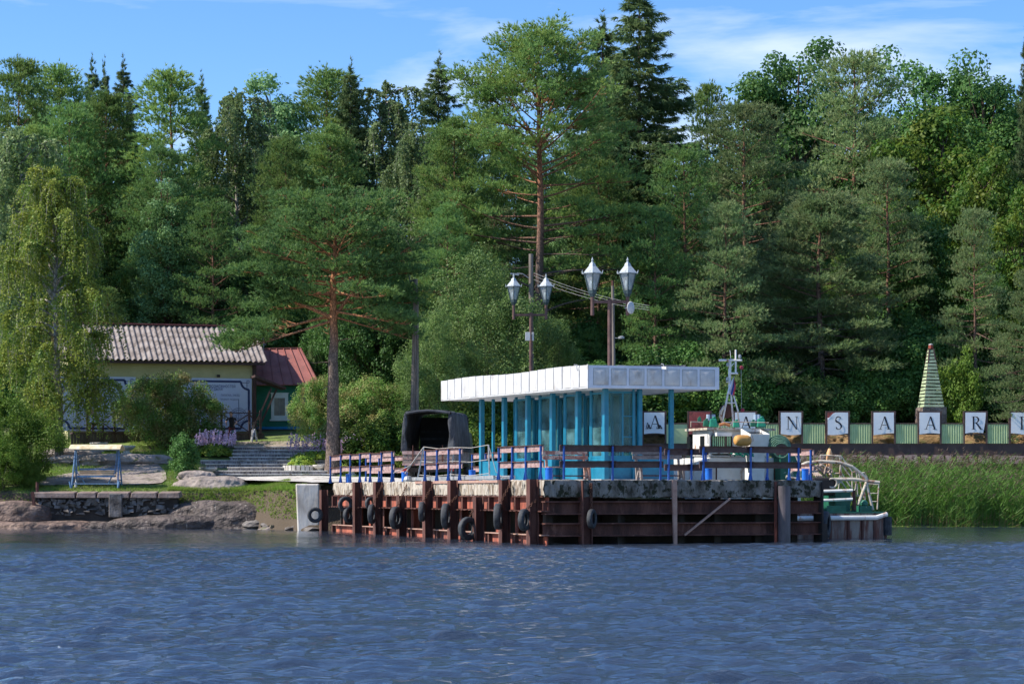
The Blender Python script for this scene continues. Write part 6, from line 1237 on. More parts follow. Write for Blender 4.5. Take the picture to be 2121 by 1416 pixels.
b = MB(); b.box(wx0, wx0 + .17, YC - .10, YC - .02, wz0, wz1); b.box(wx1 - .17, wx1, YC - .10, YC - .02, wz0, wz1); b.box(wx0 + .17, wx1 - .17, YC - .10, YC - .02, wz1 - .24, wz1); b.box(wx0 + .17, wx1 - .17, YC - .1, YC - .02, wz0, wz0 + .2); b.box(wx0 - .08, wx1 + .08, YC - .14, YC - .02, wz0 - .09, wz0); b.box(wx0 - .05, wx1 + .05, YC - .13, YC - .02, wz1, wz1 + .05); b.build('frame', mat('window_white', [(.62, .66, .66), (.74, .77, .77)], 3), wn, world=True)
b = MB(); b.box(wx0 + .17, wx1 - .17, YC - .045, YC - .04, wz0 + .2, wz1 - .24); b.build('pane', mat('dim_pane', [(.05, .06, .065), (.12, .13, .135)], 2, rough=.2), wn, world=True)
b = MB(); b.box((wx0 + wx1) / 2 - .012, (wx0 + wx1) / 2 + .012, YC - .06, YC - .046, wz0 + .2, wz1 - .24); b.build('glazing_bar', mat('pane_bar', [(.25, .27, .27)], 3), wn, world=True)
rf = bpy.data.objects.new('roof', None); COL.objects.link(rf); rf.parent = ct
e0, e1, rg0, rg1 = C_(512, 797, -.5), C_(660, 796, -.5), C_(520, 724, 2.3), C_(622, 722, 2.3)
back0, back1 = Vector((e0.x, YC + 5.1, e0.z)), Vector((e1.x, YC + 5.1, e1.z))
b = MB(); b.add([e0, e1, rg1, rg0, back0, back1], [(0, 1, 2, 3), (3, 2, 5, 4), (1, 5, 2)]); o = b.build('roof_sheet', M['redroof'], rf, world=True); q = o.modifiers.new('s', 'SOLIDIFY'); q.thickness = .05
for k in range(7):
    t_ = (k + .6) / 7; a = e0.lerp(e1, t_) ; c = rg0.lerp(rg1, t_); b = MB(); b.bar(a + Vector((0, -.02, .04)), c + Vector((0, -.02, .04)), .03, .05); b.build('standing_seam', M['redroof'], rf, world=True)
b = MB(); b.bar(e1 + Vector((0, 0, .04)), rg1 + Vector((0, 0, .04)), .07, .05); b.bar(rg0 + Vector((0, 0, .05)), rg1 + Vector((0, 0, .05)), .1, .06); b.build('ridge', M['redroof'], rf, world=True)
t = thing('aerial', 'thin white aerial on a mast between the two roofs', 'antenna', C_(546, 724, 1)); b = MB(); b.tube([C_(546, 730, 1), C_(546, 700, 1)], .02, 6)
for k in range(4): b.tube([C_(541, 702 + 4 * k, 1), C_(552, 701 + 4 * k, 1)], .012, 5)
b.tube([C_(543, 698, 1), C_(549, 714, 1)], .012, 5); b.build('antenna_rods', M['white'], t, world=True)
# ---------------------------------------------------------------- people
SKIN = mat('skin', [(.46, .27, .19), (.54, .33, .24)], 4, rough=.55)
def person(label, pts, edges, rad, loc, parts, rz=0):
    """one continuous skinned body: joints, bones and radii"""
    t = thing('person', label, 'person', loc, rz); me = bpy.data.meshes.new('body'); me.from_pydata(pts, edges, []); o = link('body', me, t)
    bpy.context.view_layer.objects.active = o; sk = o.modifiers.new('skin', 'SKIN'); su = o.modifiers.new('sub', 'SUBSURF'); su.levels = su.render_levels = 2
    for v, r_ in zip(me.skin_vertices[0].data, rad): v.radius = (r_, r_)
    me.skin_vertices[0].data[0].use_root = True
    bpy.context.view_layer.update(); ev = o.evaluated_get(bpy.context.evaluated_depsgraph_get()); nm = bpy.data.meshes.new_from_object(ev); nm.materials.clear(); o.modifiers.clear(); old = o.data; o.data = nm
    for m_, _ in parts: nm.materials.append(m_)
    for p_ in nm.polygons:
        c = p_.center; p_.use_smooth = True
        for k, (_, f_) in enumerate(parts):
            if f_(c): p_.material_index = k
    return t
SHIRT = mat('black_shirt', [(.012, .014, .018), (.03, .03, .035)], 4); TROU = mat('dark_red_shorts', [(.12, .03, .035), (.18, .05, .05)], 4); NAVY = mat('navy_jacket', [(.012, .05, .10), (.02, .08, .15)], 4); DARKT = mat('black_trousers', [(.012, .013, .015), (.025, .025, .03)], 4)
HAIR = mat('brown_hair', [(.05, .03, .018), (.13, .08, .04)], 12)
def head(par, c, s=1., hair=HAIR, tilt=0):
    b = MB(); 
    prof = [(.0, -.115), (.045, -.11), (.068, -.07), (.078, -.01), (.08, .04), (.066, .09), (.035, .115), (0.001, .122)]; b.m = Matrix.Translation(c) @ Matrix.Rotation(tilt, 4, 'X') @ Matrix.Scale(s, 4); b.lathe(prof, 14)
    b.add([(-.012, -.075, -.005), (.012, -.075, -.005), (.014, -.08, -.035), (-.014, -.08, -.035), (0, -.105, -.03)], [(0, 1, 4), (1, 2, 4), (2, 3, 4), (3, 0, 4)])
    for sx in (-1, 1): b.torus((sx * .08, 0, -.01), (1, 0, 0), .018, .008, 8, 5)
    b.build('head', SKIN, par, smooth=True)
    e = MB(); e.m = b.m.copy()
    for sx in (-1, 1): e.torus((sx * .028, -.072, .012), (0, 1, 0), .005, .006, 6, 4)
    e.box(-.02, .02, -.079, -.07, -.062, -.056); e.build('eyes_and_mouth', DARKT, par)
    h = MB(); h.m = Matrix.Translation(c + Vector((0, 0, 0))) @ Matrix.Rotation(tilt, 4, 'X') @ Matrix.Scale(s, 4); h.lathe([(.05, -.06), (.086, .0), (.089, .05), (.075, .1), (.04, .13), (.001, .137)], 12, (0, .014, .004)); h.build('hair', hair, par, smooth=True)
def hand(par, c, d, s=1., mt=SKIN):
    d = Vector(d).normalized(); side = d.orthogonal().normalized(); b = MB(); b.bar(c, c + d * .08 * s, .07 * s, .03 * s, up=side.cross(d)); 
    for k in range(4):
        o_ = side * (-.027 + .018 * k) * s; a = c + d * .08 * s + o_; l_ = (.06, .07, .065, .05)[k] * s; dn = side.cross(d) * .03 * s; b.tube([a, a + d * l_ * .6, a + d * l_ * .8 - dn], [.009 * s, .008 * s, .007 * s], 5)
    b.tube([c + side * .035 * s, c + side * .06 * s + d * .04 * s], [.011 * s, .009 * s], 5); b.build('hand', mt, par, smooth=True)
# standing and leaning over the handlebar of the turquoise bicycle
g0 = P(480, 906, 112.3); g0.z = gz(g0.x, 112.3)
pp = [(0, .1, .92), (0, .02, 1.12), (0, -.12, 1.32), (0, -.22, 1.46), (0, -.27, 1.53), (-.19, -.12, 1.40), (-.27, -.22, 1.18), (-.20, -.42, 1.06), (.19, -.12, 1.40), (.28, -.2, 1.18), (.20, -.42, 1.06), (-.1, .1, .88), (-.12, 0.02, .48), (-.13, .1, .08), (-.13, -.06, .03), (.1, .1, .88), (.12, .02, .48), (.13, .1, .08), (.13, -.06, .03)]
ed = [(0, 1), (1, 2), (2, 3), (3, 4), (2, 5), (5, 6), (6, 7), (2, 8), (8, 9), (9, 10), (0, 11), (11, 12), (12, 13), (13, 14), (0, 15), (15, 16), (16, 17), (17, 18)]
ra = [.13, .125, .14, .06, .055, .06, .042, .032, .06, .042, .032, .09, .062, .042, .035, .09, .062, .042, .035]
p1 = person('person in a black shirt bending over the handlebar of the turquoise bicycle', pp, ed, ra, g0, [(SHIRT, lambda c: True), (TROU, lambda c: c.z < .93), (SKIN, lambda c: c.z < .5 or c.z > 1.47 or (abs(c.x) > .16 and c.z < 1.26 and c.y < -.15)), (DARKT, lambda c: c.z < .1)])
head(p1, Vector((0, -.30, 1.60)), 1., tilt=.5)
for sx in (-1, 1): hand(p1, Vector((sx * .20, -.44, 1.05)), (0, -1, -.3))
# seated and bent forward behind the porch rail, in navy
g1 = P(203, 893, 0 + 110.9); s_ = hs(203, 1.4); g1 = HWp(s_, 1.4, zp)
pp = [(.0, 0, .50), (-.05, 0, .68), (-.12, 0, .88), (-.22, 0, 1.00), (-.28, 0, 1.03), (-.12, -.18, .86), (-.25, -.22, .66), (-.42, -.16, .52), (-.12, .18, .86), (-.25, .22, .66), (-.42, .16, .52), (-.05, -.1, .46), (-.42, -.12, .46), (-.42, -.12, .08), (-.54, -.12, .03), (-.05, .1, .46), (-.42, .12, .46), (-.42, .12, .08), (-.54, .12, .03)]
p2 = person('person in a navy top and black trousers sitting bent forward behind the porch rail', pp, ed, [r_ * 1.05 for r_ in ra], g1, [(NAVY, lambda c: True), (DARKT, lambda c: c.z < .54), (SKIN, lambda c: c.z > .99)], rz=AN)
head(p2, Vector((-.34, 0, 1.08)), 1.); [hand(p2, Vector((-.44, sy * .16, .5)), (-1, 0, -.2)) for sy in (-1, 1)]
b = MB(); b.box(-.3, .3, -.25, .25, .36, .40); [b.box(x - .03, x + .03, y - .03, y + .03, 0, .36) for x in (-.26, .26) for y in (-.21, .21)]; t = thing('stool', 'low wooden stool under the seated person on the porch', 'stool', g1, AN); b.build('stool_top', M['brownp'], t)
# ---------------------------------------------------------------- bicycles
def bicycle(label, loc, rz, fm, wm, lean=.12):
    t = thing('bicycle', label, 'bicycle', loc, rz, 'bicycles parked by the porch'); t.rotation_euler = (lean, 0, rz)
    for x in (-.52, .52):
        w = bpy.data.objects.new('wheel', None); COL.objects.link(w); w.parent = t; w.location = (x, 0, .34)
        b = MB(); b.torus((0, 0, 0), (0, 1, 0), .325, .021, 28, 6); b.build('tyre', wm, w, smooth=True); b = MB(); b.torus((0, 0, 0), (0, 1, 0), .295, .012, 24, 5); b.build('rim', M['galv'], w)
        b = MB(); [b.tube([(0, .02, 0), (.29 * math.cos(k * .52), 0, .29 * math.sin(k * .52))], .003, 3) for k in range(12)]; b.tube([(0, -.05, 0), (0, .05, 0)], .02, 8); b.build('spokes', M['galv'], w)
    b = MB()
    for a, c in [((-.12, 0, .30), (-.24, 0, .80)), ((-.12, 0, .30), (.32, 0, .74)), ((-.22, 0, .70), (.30, 0, .82)), ((-.12, 0, .30), (-.52, 0, .34)), ((-.22, 0, .72), (-.52, 0, .34)), ((.28, 0, .90), (.52, 0, .34))]: b.tube([a, c], .019, 7)
    b.build('frame', fm, t); b = MB(); b.tube([(.30, 0, .86), (.27, 0, 1.02)], .014, 6); b.tube([(.14, -.28, 1.0), (.24, -.22, 1.03), (.28, 0, 1.02), (.24, .22, 1.03), (.14, .28, 1.0)], .013, 6); b.build('handlebar', M['dark'], t)
    b = MB(); b.hexa([(-.40, -.07, .85), (-.14, -.03, .86), (-.14, .03, .86), (-.40, .07, .85), (-.40, -.09, .90), (-.12, -.02, .90), (-.12, .02, .90), (-.40, .09, .90)]); b.tube([(-.24, 0, .78), (-.26, 0, .86)], .013, 6); b.build('saddle', M['dark'], t, bevel=.02)
    b = MB(); b.torus((-.12, .05, .3), (0, 1, 0), .08, .008, 14, 4); b.tube([(-.12, .06, .3), (-.05, .06, .16)], .01, 5); b.tube([(-.12, -.06, .3), (-.19, -.06, .44)], .01, 5); b.box(-.1, .0, .06, .14, .145, .165); b.box(-.24, -.14, -.14, -.06, .43, .45); b.build('crank', M['dark'], t); return t
TQ = mat('turquoise_frame_paint', [(.12, .55, .48), (.2, .65, .58)], 3, rough=.4); WT = mat('whitewall_tyre', [(.55, .55, .58), (.7, .7, .72)], 8, rough=.7); GF = mat('dark_frame_paint', [(.03, .03, .035), (.06, .06, .07)], 5, rough=.4)
def gp(px, Y): q = P(px, 0, Y); q.z = gz(q.x, Y) + .02; return q
bicycle('turquoise bicycle held by the bending person', gp(479, 111.7), R_(98), TQ, GF); bicycle('left of the two pale-wheeled bicycles parked nose out against the porch', gp(521, 113.0), R_(-80), GF, WT, -.1); bicycle('right of the two pale-wheeled bicycles parked nose out against the porch', gp(532, 113.1), R_(-86), GF, WT, .12)
bicycle('turquoise bicycle mostly hidden behind the lilac flowers', gp(452, 112.2), R_(110), TQ, GF)
# ---------------------------------------------------------------- shore on the left
M['gran'] = mat('dark_wet_granite', [(.028, .022, .02), (.075, .058, .052), (.13, .10, .09)], 1.6, (1, 1, 1.6), .7, bump=1, bscale=3.5, bdist=.22, stain=((.34, .31, .28), 2.5, (3, 3, .35), .60, .68))
M['granr'] = mat('reddish_granite', [(.05, .04, .034), (.15, .10, .08), (.24, .17, .135)], 1.3, (1, 1, 1.4), .8, bump=1, bscale=3.5, bdist=.2, stain=((.09, .06, .05), 1.6, (1, 1, 1.5), .54, .62))
M['granp'] = mat('pink_grey_granite', [(.14, .12, .105), (.26, .215, .19), (.35, .30, .265)], 1.2, rough=.9, bump=.9, bscale=4, bdist=.12, stain=((.12, .13, .05), 1.3, (1, 1, 1), .57, .64))
M['stone'] = mat('grey_wall_stone', [(.05, .042, .038), (.13, .115, .105), (.22, .20, .19)], 2.5, rough=.9, bump=.5, bscale=12)
def RK(lab, px, py, Y, sx, sy, sz, seed, mt, rz=0): c = P(px, py, Y); return rock('rock', lab, (c.x, Y, c.z), (sx, sy, sz), seed, mt, rz=rz, group='granite outcrops along the shore')
RK('reddish rounded outcrop at the far left of the shore', 18, 1092, 98.0, 2.5, 1.3, 1.5, 61, M['granr'])
RK('low reddish ledge sliding into the water below the stone wall', 90, 1112, 96.9, 4.2, 1.2, 1.05, 62, M['granr'])
RK('dark wet ledge below the middle of the stone wall', 235, 1115, 97.0, 3.2, .9, .95, 63, M['gran'])
RK('dark wet granite slab under the right end of the stone wall', 350, 1110, 97.1, 3.0, 1.0, 1.1, 64, M['gran'])
RK('big smooth dark granite hump right of the stone wall', 480, 1100, 97.7, 3.0, 1.4, 1.8, 65, M['gran'])
RK('grey boulder lying in the grass between the small shrub and the steps', 432, 1020, 99.6, 1.7, 1.0, .95, 66, M['granp'])
RK('small boulder top poking out behind the grey boulder', 405, 992, 100.8, .9, .6, .5, 67, M['granp'])
RK('long low rock hump left of the path in the lawn', 225, 955, 106.4, 3.1, .9, .45, 68, M['granp'])
RK('flat rock at the foot of the weeping birch', 150, 940, 107.6, 1.6, .7, .35, 69, M['granp'])
# heap of rubble beside the pier
r = random.Random(12)
for i in range(22):
    px = 530 + r.random() * 130; Y = 96.2 + r.random() * 1.2 - (px - 530) * .038; c = P(px, 0, Y); s = r.uniform(.18, .55)
    rock('rubble_stone', 'broken concrete stone in the rubble heap at the water edge left of the pier', (c.x, Y, r.uniform(-.02, .22)), (s * 1.6, s, s * .42), 80 + i, M['stone'] if i % 4 else M['granp'], cat='stone', sub=2, amp=.4, group='rubble heap beside the pier', rz=r.random() * 3, fr=1.6)
# retaining wall
YW = 97.35; wl = thing('stone_wall', 'crumbling grey rubble retaining wall under the garden swing', 'wall', P(215, 1045, YW).xy.to_3d() + Vector((0, 0, .6)))
X0, X1 = P(74, 0, YW).x, P(366, 0, YW).x; zt_ = CH + .0
b = MB(); b.box(X0, X1, YW + .12, YW + .7, -.3, zt_ - .04); b.build('core', M['dark'], wl, world=True)
r = random.Random(21); b = MB(); z = .62; row = 0
while z < zt_ - .30:
    h = r.uniform(.09, .2); x = X0 + r.random() * .1
    while x < X1 - .1:
        w = r.uniform(.1, .42); d = r.uniform(-.06, .09); j = lambda k=.045: r.gauss(0, k)
        if r.random() > .12:
            zz = z + r.gauss(0, .02); b.hexa([(x + j(), YW + d + j(), zz + j()), (x + w + j(), YW + d + j(), zz + j()), (x + w, YW + .3, zz), (x, YW + .3, zz), (x + .03 + j(), YW + d + .05, zz + h + j()), (x + w - .03 + j(), YW + d + .05, zz + h + j()), (x + w, YW + .3, zz + h), (x, YW + .3, zz + h)])
        x += w + r.uniform(.0, .05)
    z += h + .01; row += 1
b.build('stones', M['stone'], wl, world=True, bevel=.03)
x = X0 - .15; k = 0
while x < X1 + .1:
    w = r.uniform(.9, 2.2); e = min(x + w, X1 + .2); dz = r.gauss(0, .015); b = MB(); b.hexa([(x, YW - .12, zt_ - .24 + dz), (e - .05, YW - .12, zt_ - .24), (e - .05, YW + .75, zt_ - .2), (x, YW + .75, zt_ - .2), (x + .04, YW - .10, zt_ + dz), (e - .09, YW - .10, zt_ + .01 - dz), (e - .09, YW + .75, zt_ + .07), (x + .04, YW + .75, zt_ + .07)]); b.build('coping', mat('brown_concrete', [(.16, .11, .09), (.30, .23, .20)], 2, bump=.4, bscale=10) if k == 0 else bpy.data.materials['brown_concrete'], wl, world=True, bevel=.03); x = e; k += 1
b = MB(); xx = P(240, 0, YW).x; b.box(xx - .3, xx + .3, YW - .14, YW + .1, .5, zt_ - .03); b.build('buttress', M['stone'], wl, world=True, bevel=.04)
t = thing('mooring_post', 'rusty steel post standing at the left end of the stone wall', 'post', P(74, 1062, YW - .2)); b = MB(); b.tube([P(77, 1030, YW + .25), P(77, 998, YW + .25)], .07, 8); b.build('stub', M['rust'], t, world=True); b = MB(); b.bar(P(74, 1068, YW - .2), P(67, 1018, YW - .2), .14, .08); b.build('post_body', M['rust'], t, world=True)
# concrete abutment
t = thing('abutment', 'tall streaked white concrete block between the shore and the pier', 'concrete block', P(637, 1065, 91.7)); ax0, ax1 = P(612, 0, 91.7).x, P(661, 0, 91.7).x
b = MB(); b.hexa([(ax0 + .1, 91.7, -.4), (ax1, 91.7, -.4), (ax1, 93.8, -.4), (ax0 + .1, 93.8, -.4), (ax0, 91.7, 1.98), (ax1, 91.7, 1.98), (ax1, 94.2, 1.98), (ax0, 94.2, 1.98)]); b.build('block', mat('streaked_pale_concrete', [(.38, .32, .26), (.62, .57, .50), (.72, .68, .62)], 1.6, (1, 1, .4), bump=.3), t, world=True, bevel=.06)
# concrete apron at the landward end of the pier, the pink path, stone slabs
def sheet(name, poly, lift, mt, n=1, sub=14):
    """flat sheet laid over the ground between two rows of points"""
    lo_, hi = poly; pts = []
    for i in range(len(lo_)):
        for j in range(sub + 1):
            a = Vector(lo_[i]); c = Vector(hi[i]); q = a.lerp(c, j / sub); pts.append((q.x, q.y, gz(q.x, q.y) + lift + .012 * math.sin(i * 1.7 + j)))
    b = MB(); b.grid(pts, len(lo_), sub + 1); return tag(b.build(name, mt, smooth=True), kind='structure')
def G(px, Y): return ((px - CX) / F * Y, Y, 0)
ap = MB(); lo_ = [G(652, 90.3), G(700, 90.6), G(800, 91.5), G(900, 92.2), G(1010, 93.0)]; 
pts = []
for i, p_ in enumerate([(645, 92.2), (690, 91.2), (740, 91.8), (800, 92.6), (870, 93.2), (960, 93.8), (1060, 94.4)]):
    for j in range(6): Y = p_[1] + (101.8 - p_[1]) * j / 5; px = p_[0] + (430 + (p_[0] - 645) * .9 - p_[0]) * (j / 5) ** 1.5; pts.append(((px - CX) / F * Y, Y, 2.03 + .11 * j / 5 * 1.6 + (max(0, gz((px - CX) / F * Y, Y) - 2.1) + .02)))
ap.grid(pts, 7, 6); tag(ap.build('concrete_apron', M['conc'], smooth=True), kind='structure')
sheet('granite_slope', ([G(78, 99.6), G(120, 99.7), G(180, 99.8), G(240, 99.8), G(300, 99.9), G(335, 100.4), G(345, 101.5)], [G(82, 101.5), G(130, 103), G(190, 104.6), G(240, 106.0), G(300, 106.3), G(328, 105.4), G(343, 103.6)]), .05, M['granp'])
sheet('path', ([G(470, 111.4), G(540, 111.3), G(620, 111.2), G(690, 111.0)], [G(475, 113.2), G(540, 113.2), G(620, 113.0), G(690, 112.6)]), .05, mat('trodden_path', [(.22, .17, .13), (.36, .30, .24)], 2, bump=.3))
# steps
M['riser'] = mat('tiled_dark_riser', [(.06, .055, .055), (.22, .20, .20), (.34, .32, .32)], 7, (2, 2, .4), .9, bump=.3)
st = thing('stone_steps', 'wide grey stone steps with pale treads climbing to the cottage', 'steps', G(560, 101.5)[:2] + (2.1,)); ns = 9
for k in range(ns):
    f0 = k / ns; Y0 = 101.9 + 9.3 * f0; py = 988 - 64 * (k + 1) / ns; zt = CH + (HY - py) / F * Y0; a = [455, 440, 470, 425, 412, 475, 480, 482, 484][k]; e = [690, 690, 690, 690, 690, 690, 680, 676, 670][k]
    x0, x1 = (a - CX) / F * Y0, (e - CX) / F * Y0; Y1 = Y0 + 9.3 / ns + .3; b = MB(); b.box(x0 + .03, x1 - .03, Y0 + .04, Y1, zt - .6, zt - .055); b.build('riser', M['riser'], st, world=True)
    b = MB(); b.box(x0, x1, Y0, Y1 - .0, zt - .05, zt); b.build('tread', M['conc'], st, world=True, bevel=.012)
# bowls
def bowl(label, px, Y, s, first=None):
    z = gz((px - CX) / F * Y, Y) - .03; t = first and copy_tree(first)
    if not t:
        t = thing('bowl_planter', label, 'planter', (0, 0, 0), 0, 'pale concrete bowl planters'); b = MB(); b.lathe([(.12, .22), (.30, .27), (.42, .38), (.45, .46), (.42, .47), (.36, .41), (.1, .38)], 24); part('bowl', b, M['conc'], t, smooth=True)
        b = MB(); b.lathe([(.26, 0), (.27, .10), (.18, .12), (.15, .18), (.17, .23)], 16); part('pedestal', b, M['conc'], t)
    t.location = ((px - CX) / F * Y, Y, z); t.scale = (s,) * 3; t['label'] = label; return t
b0 = bowl('pale bowl planter on the grass left of the lowest steps', 431, 102.6, .98); bowl('pale bowl planter in front of the porch behind the garden swing', 205, 109.6, 1.05, b0); bowl('pale bowl planter in shade under the round bush', 262, 108.6, 1.0, b0); bowl('pale bowl planter left of the leaning pine trunk', 664, 103.6, .85, b0); bowl('pale bowl planter behind the long sunlit railing', 728, 103.0, 1.0, b0)
# garden swing
M['sblue'] = mat('chipped_pale_blue_steel', [(.06, .14, .28), (.14, .26, .42)], 8, rough=.6, stain=((.3, .27, .3), 8, (1, 1, 1), .6, .68))
sw = thing('garden_swing', 'blue framed garden swing bench under a pale wooden canopy', 'swing bench', (P(201, 0, 99.3).x, 99.3, gz(P(201, 0, 99.3).x, 99.3) - .02)); wd = 1.05
for sx in (-1, 1):
    b = MB(); b.tube([(sx * wd, -.55, 0), (sx * (wd - .06), 0, 1.75), (sx * wd, .55, 0)], .035, 8); b.tube([(sx * wd, -.45, .35), (sx * wd, .45, .35)], .025, 6); b.tube([(sx * (wd + .02), -.6, .0), (sx * (wd + .08), -.62, .3)], .05, 6); part('side_frame', b, M['sblue'], sw)
    b = MB(); b.tube([(sx * (wd - .12), -.1, 1.7), (sx * (wd - .2), -.25, .62)], .016, 6); b.tube([(sx * (wd - .12), .0, 1.7), (sx * (wd - .2), .28, .9)], .016, 6); b.tube([(sx * (wd - .02), -.2, .85), (sx * (wd - .28), -.22, .60)], .02, 6); part('hanger', b, M['sblue'], sw)
b = MB(); b.tube([(-wd, .0, 1.74), (wd, .0, 1.74)], .035, 8); b.tube([(-wd, .5, .18), (wd, .5, .18)], .03, 6); b.tube([(-wd, -.5, .18), (wd, -.5, .18)], .022, 6); part('cross_bar', b, M['sblue'], sw)
WB_ = mat('varnished_slat', [(.45, .28, .15), (.6, .42, .26)], 4, (1, 3, 3), .6)
for k, (y, z, mt) in enumerate([(.28, .86, 'sblue'), (.26, .76, None), (.24, .67, None), (.1, .56, None), (-.08, .55, None), (-.24, .53, 'sblue')]): b = MB(); b.box(-wd + .2, wd - .2, y - (.012 if y > .2 else .05), y + (.012 if y > .2 else .05), z - .045, z + .035); part('seat_slat' if y < .2 else 'backrest_slat', b, WB_ if mt is None else M['sblue'], sw)
b = MB(); b.bar((-wd + .35, -.2, .5), (-wd + .5, -.1, .22), .04); b.bar((wd - .35, -.2, .5), (wd - .5, -.1, .22), .04); part('seat_brace', b, M['sblue'], sw)
b = MB(); pts = []
for i in range(7):
    q = -.62 + 1.24 * i / 6
    for x in np.linspace(-1.17, 1.17, 9): pts.append((x, q, 1.93 - .55 * q * q))
b.grid(pts, 7, 9); o = part('canopy', b, mat('pale_yellow_boards', [(.48, .38, .22), (.66, .56, .38), (.70, .62, .5)], 2.5, (1.5, 1, 1), .7), sw); q = o.modifiers.new('s', 'SOLIDIFY'); q.thickness = .05
t = thing('bottle', 'white bottle standing on the grass at the left foot of the garden swing', 'bottle', (P(157, 0, 99).x, 99.0, gz(P(157, 0, 99).x, 99.0) + .05)); b = MB(); b.lathe([(.05, 0), (.06, .02), (.06, .22), (.025, .29), (.025, .34)], 10); part('bottle_body', b, M['white'], t); b = MB(); b.lathe([(.03, .34), (.03, .37)], 8); part('cap', b, WB_, t)
# ---------------------------------------------------------------- bushes, flower beds, grass
def bush(k, lab, px, Y, top, base, wpx, name='bush', dens=1):
    X = (px - CX) / F * Y; h = (base - top) / F * Y; z = gz(X, Y) - .12; pr = PR[k]; natw = {'bu': 5.2, 'li': 4.2, 'uw': 7.0}[k]; w = wpx / F * Y; return put(pr, name, lab, 'bush', X, Y, z, h + .1, w / natw * pr[2] / (h + .1))
PR['bu'] = broad(3.7, 2.45, .0, 5, 'bush', 150, 330, .52, .045, flat=.9, stems=3)
PR['b2'] = broad(4.2, 2.6, .0, 15, 'bush', 150, 300, .6, .05, flat=.9, stems=3)
def bigbush(pr, lab, px, Y, h, sx, name='bush', dz=-.12): X = (px - CX) / F * Y; return put(pr, name, lab, 'bush', X, Y, gz(X, Y) + dz, h, sx)
bigbush(PR['bu'], 'large round lilac bush in front of the long house', 352, 110.9, 3.95, .98)
bigbush(PR['bu'], 'tall bush between the cottage and the leaning pine trunk', 672, 110.5, 3.9, .62)
bigbush(PR['b2'], 'wide bush right of the leaning pine trunk', 765, 109.5, 4.2, 1.0)
li2 = broad(2.6, 1.7, .0, 16, 'maple', 90, 260, .42, .06, flat=.9, stems=3); PR['l2'] = li2
bigbush(li2, 'bright leafy bush left of the truck', 800, 103.5, 2.9, 1.05); bigbush(li2, 'low bright bush half hidden behind the truck', 880, 104.8, 3.0, .9); bigbush(li2, 'leafy bush seen between the truck and the shelter', 990, 103, 3.6, 1.0); bigbush(li2, 'leafy bush behind the first shelter posts', 1060, 104, 4.2, 1.1)
bigbush(li2, 'leafy bush seen through the left shelter glass', 1150, 108, 4.2, 1.2)
yb_ = broad(4.6, 2.0, .0, 17, 'lime', 100, 280, .55, .05, flat=.9, stems=3)
bigbush(yb_, 'yellow-green bush at the far left below the weeping birch', 36, 100.3, 4.3, .98); bigbush(yb_, 'lower yellow-green bush at the left edge above the reddish rock', 2, 98.8, 3.0, .9); bigbush(yb_, 'small yellow-green bush spilling towards the stone wall', 66, 98.9, 1.6, .75, dz=-.3)
sm = broad(2.3, .62, .0, 18, 'oak', 60, 150, .28, .045, flat=1.1, stems=3); bigbush(sm, 'narrow upright shrub beside the grey boulder', 384, 101.5, 2.25, 1.0)
def bed(lab, px, Y, wpx, h, fl=None, seed=0):
    r = np.random.RandomState(seed); X = (px - CX) / F * Y; w = wpx / F * Y / 2; z = gz(X, Y); t = thing('hosta_bed', lab, 'flower bed', (X, Y, z), 0, 'hosta beds beside the steps')
    n = 900; a = r.rand(n) * 6.28; q = r.rand(n) ** .5; zz = h * (1 - q ** 2.5) * r.uniform(.45, 1.05, n); C = np.stack([np.cos(a) * q * w, np.sin(a) * q * .7, zz + .05], 1); Nn = np.stack([np.cos(a) * .8, np.sin(a) * .8 - .3, np.full(n, .9)], 1); link('leaves', npmesh('leaves', leafq(C, .105, r, Nn, .5), 4, [M['hosta']]), t)
    if fl:
        n = 90; V = []
        for i in range(n):
            x = r.uniform(-1, 1) * w * fl[0] + fl[1]; y = r.uniform(-.5, .9); hh = fl[2] * r.uniform(.7, 1.1); m = 18; u = r.rand(m); C = np.stack([x + r.normal(0, .02, m) + .08 * u, np.full(m, y) + r.normal(0, .02, m), h * .5 + hh * (.35 + .65 * u)], 1); V.append(leafq(C, .046, r, None, .8))
        link('flowers', npmesh('flowers', np.concatenate(V), 4, [M['flower']]), t)
        n2 = 46; b = MB(); 
    return t
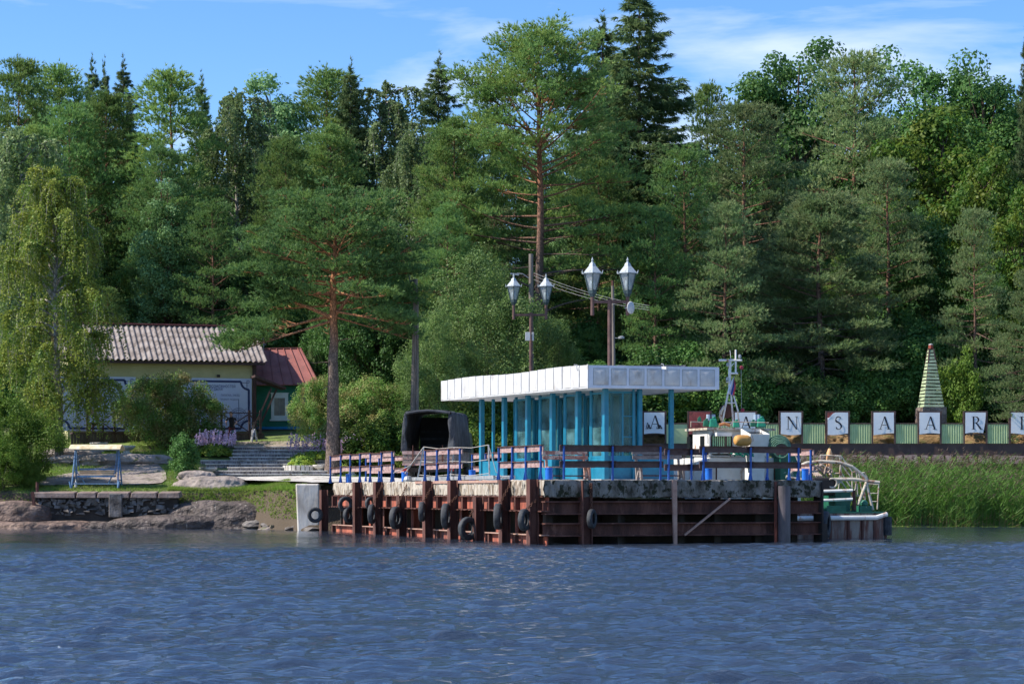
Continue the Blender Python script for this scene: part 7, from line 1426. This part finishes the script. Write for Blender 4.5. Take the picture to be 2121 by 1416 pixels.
bed('leafy hosta bed with lilac flowers left of the steps', 445, 108.4, 78, .62, (1.05, 0, 1.0), 1); bed('bright hosta bed in a stone ring at the right of the steps', 626, 104.4, 66, .52, None, 2); bed('hosta bed with lilac flower spikes left of the leaning trunk', 655, 106.5, 120, .45, (1, 0, 1.1), 3); bed('hosta bed with lilac flower spikes right of the leaning trunk', 740, 105.5, 90, .5, (.9, 0, 1.3), 4)
t = thing('stone_ring', 'whitish stone ring around the bright hosta bed', 'planter', G(626, 104.4)[:2] + (gz(*G(626, 104.4)[:2]),)); b = MB()
for k in range(26): q = 2 * math.pi * k / 26; b.m = Matrix.Rotation(q, 4, 'Z'); b.box(.80, .92, -.085, .085, -.1, .14)
part('edging_stones', b, M['conc'], t)
def grass():
    r = np.random.RandomState(3); n = 46000; Y = 97.9 + 15.5 * r.rand(n) ** 1.1; X = r.uniform(-31, -6.2, n); px = CX + X / Y * F
    k = (vnoise(X, Y, 1.1, 8) > -.35) & ~((px > 85) & (px < 335) & (Y > 99.8) & (Y < 100 + 5.6 * np.clip((px - 60) / 180, .3, 1))) & ~((px > 415) & (px < 700) & (Y > 101.4) & (Y < 111.8)) & ~((px > 540) & (Y < 102)) & (Y < 113.6) ; X, Y = X[k], Y[k]; n = len(X)
    C = np.stack([X, Y, H(X, Y) - .01], 1); D = np.repeat(UP[None], n, 0); return npmesh('lawn_grass', tufts(C, D, 4, .12, .022, .45, r), 3, [M['grass']])
tag(link('lawn_grass', grass()), 'short sunlit grass on the bank around the swing and steps', 'grass', kind='stuff')
r = np.random.RandomState(6); n = 16000; Y = r.uniform(92.5, 99.4, n); X = r.uniform(-15.6, -8.8, n); kk_ = (H(X, Y) > .75 - .3 * (X > -10.5)) & ~((X / Y * F + CX > 600) & (Y > 92.5) & (H(X, Y) > 1.9)); X, Y = X[kk_], Y[kk_]; n = len(X); C = np.stack([X, Y, H(X, Y)], 1)
tag(link('bank_grass', npmesh('bank_grass', tufts(C, np.repeat([[0, -.5, .8]], n, 0), 4, .17, .024, .4, r), 3, [M['grass']])), 'mossy tufts hanging over the granite edge left of the pier', 'grass', kind='stuff')
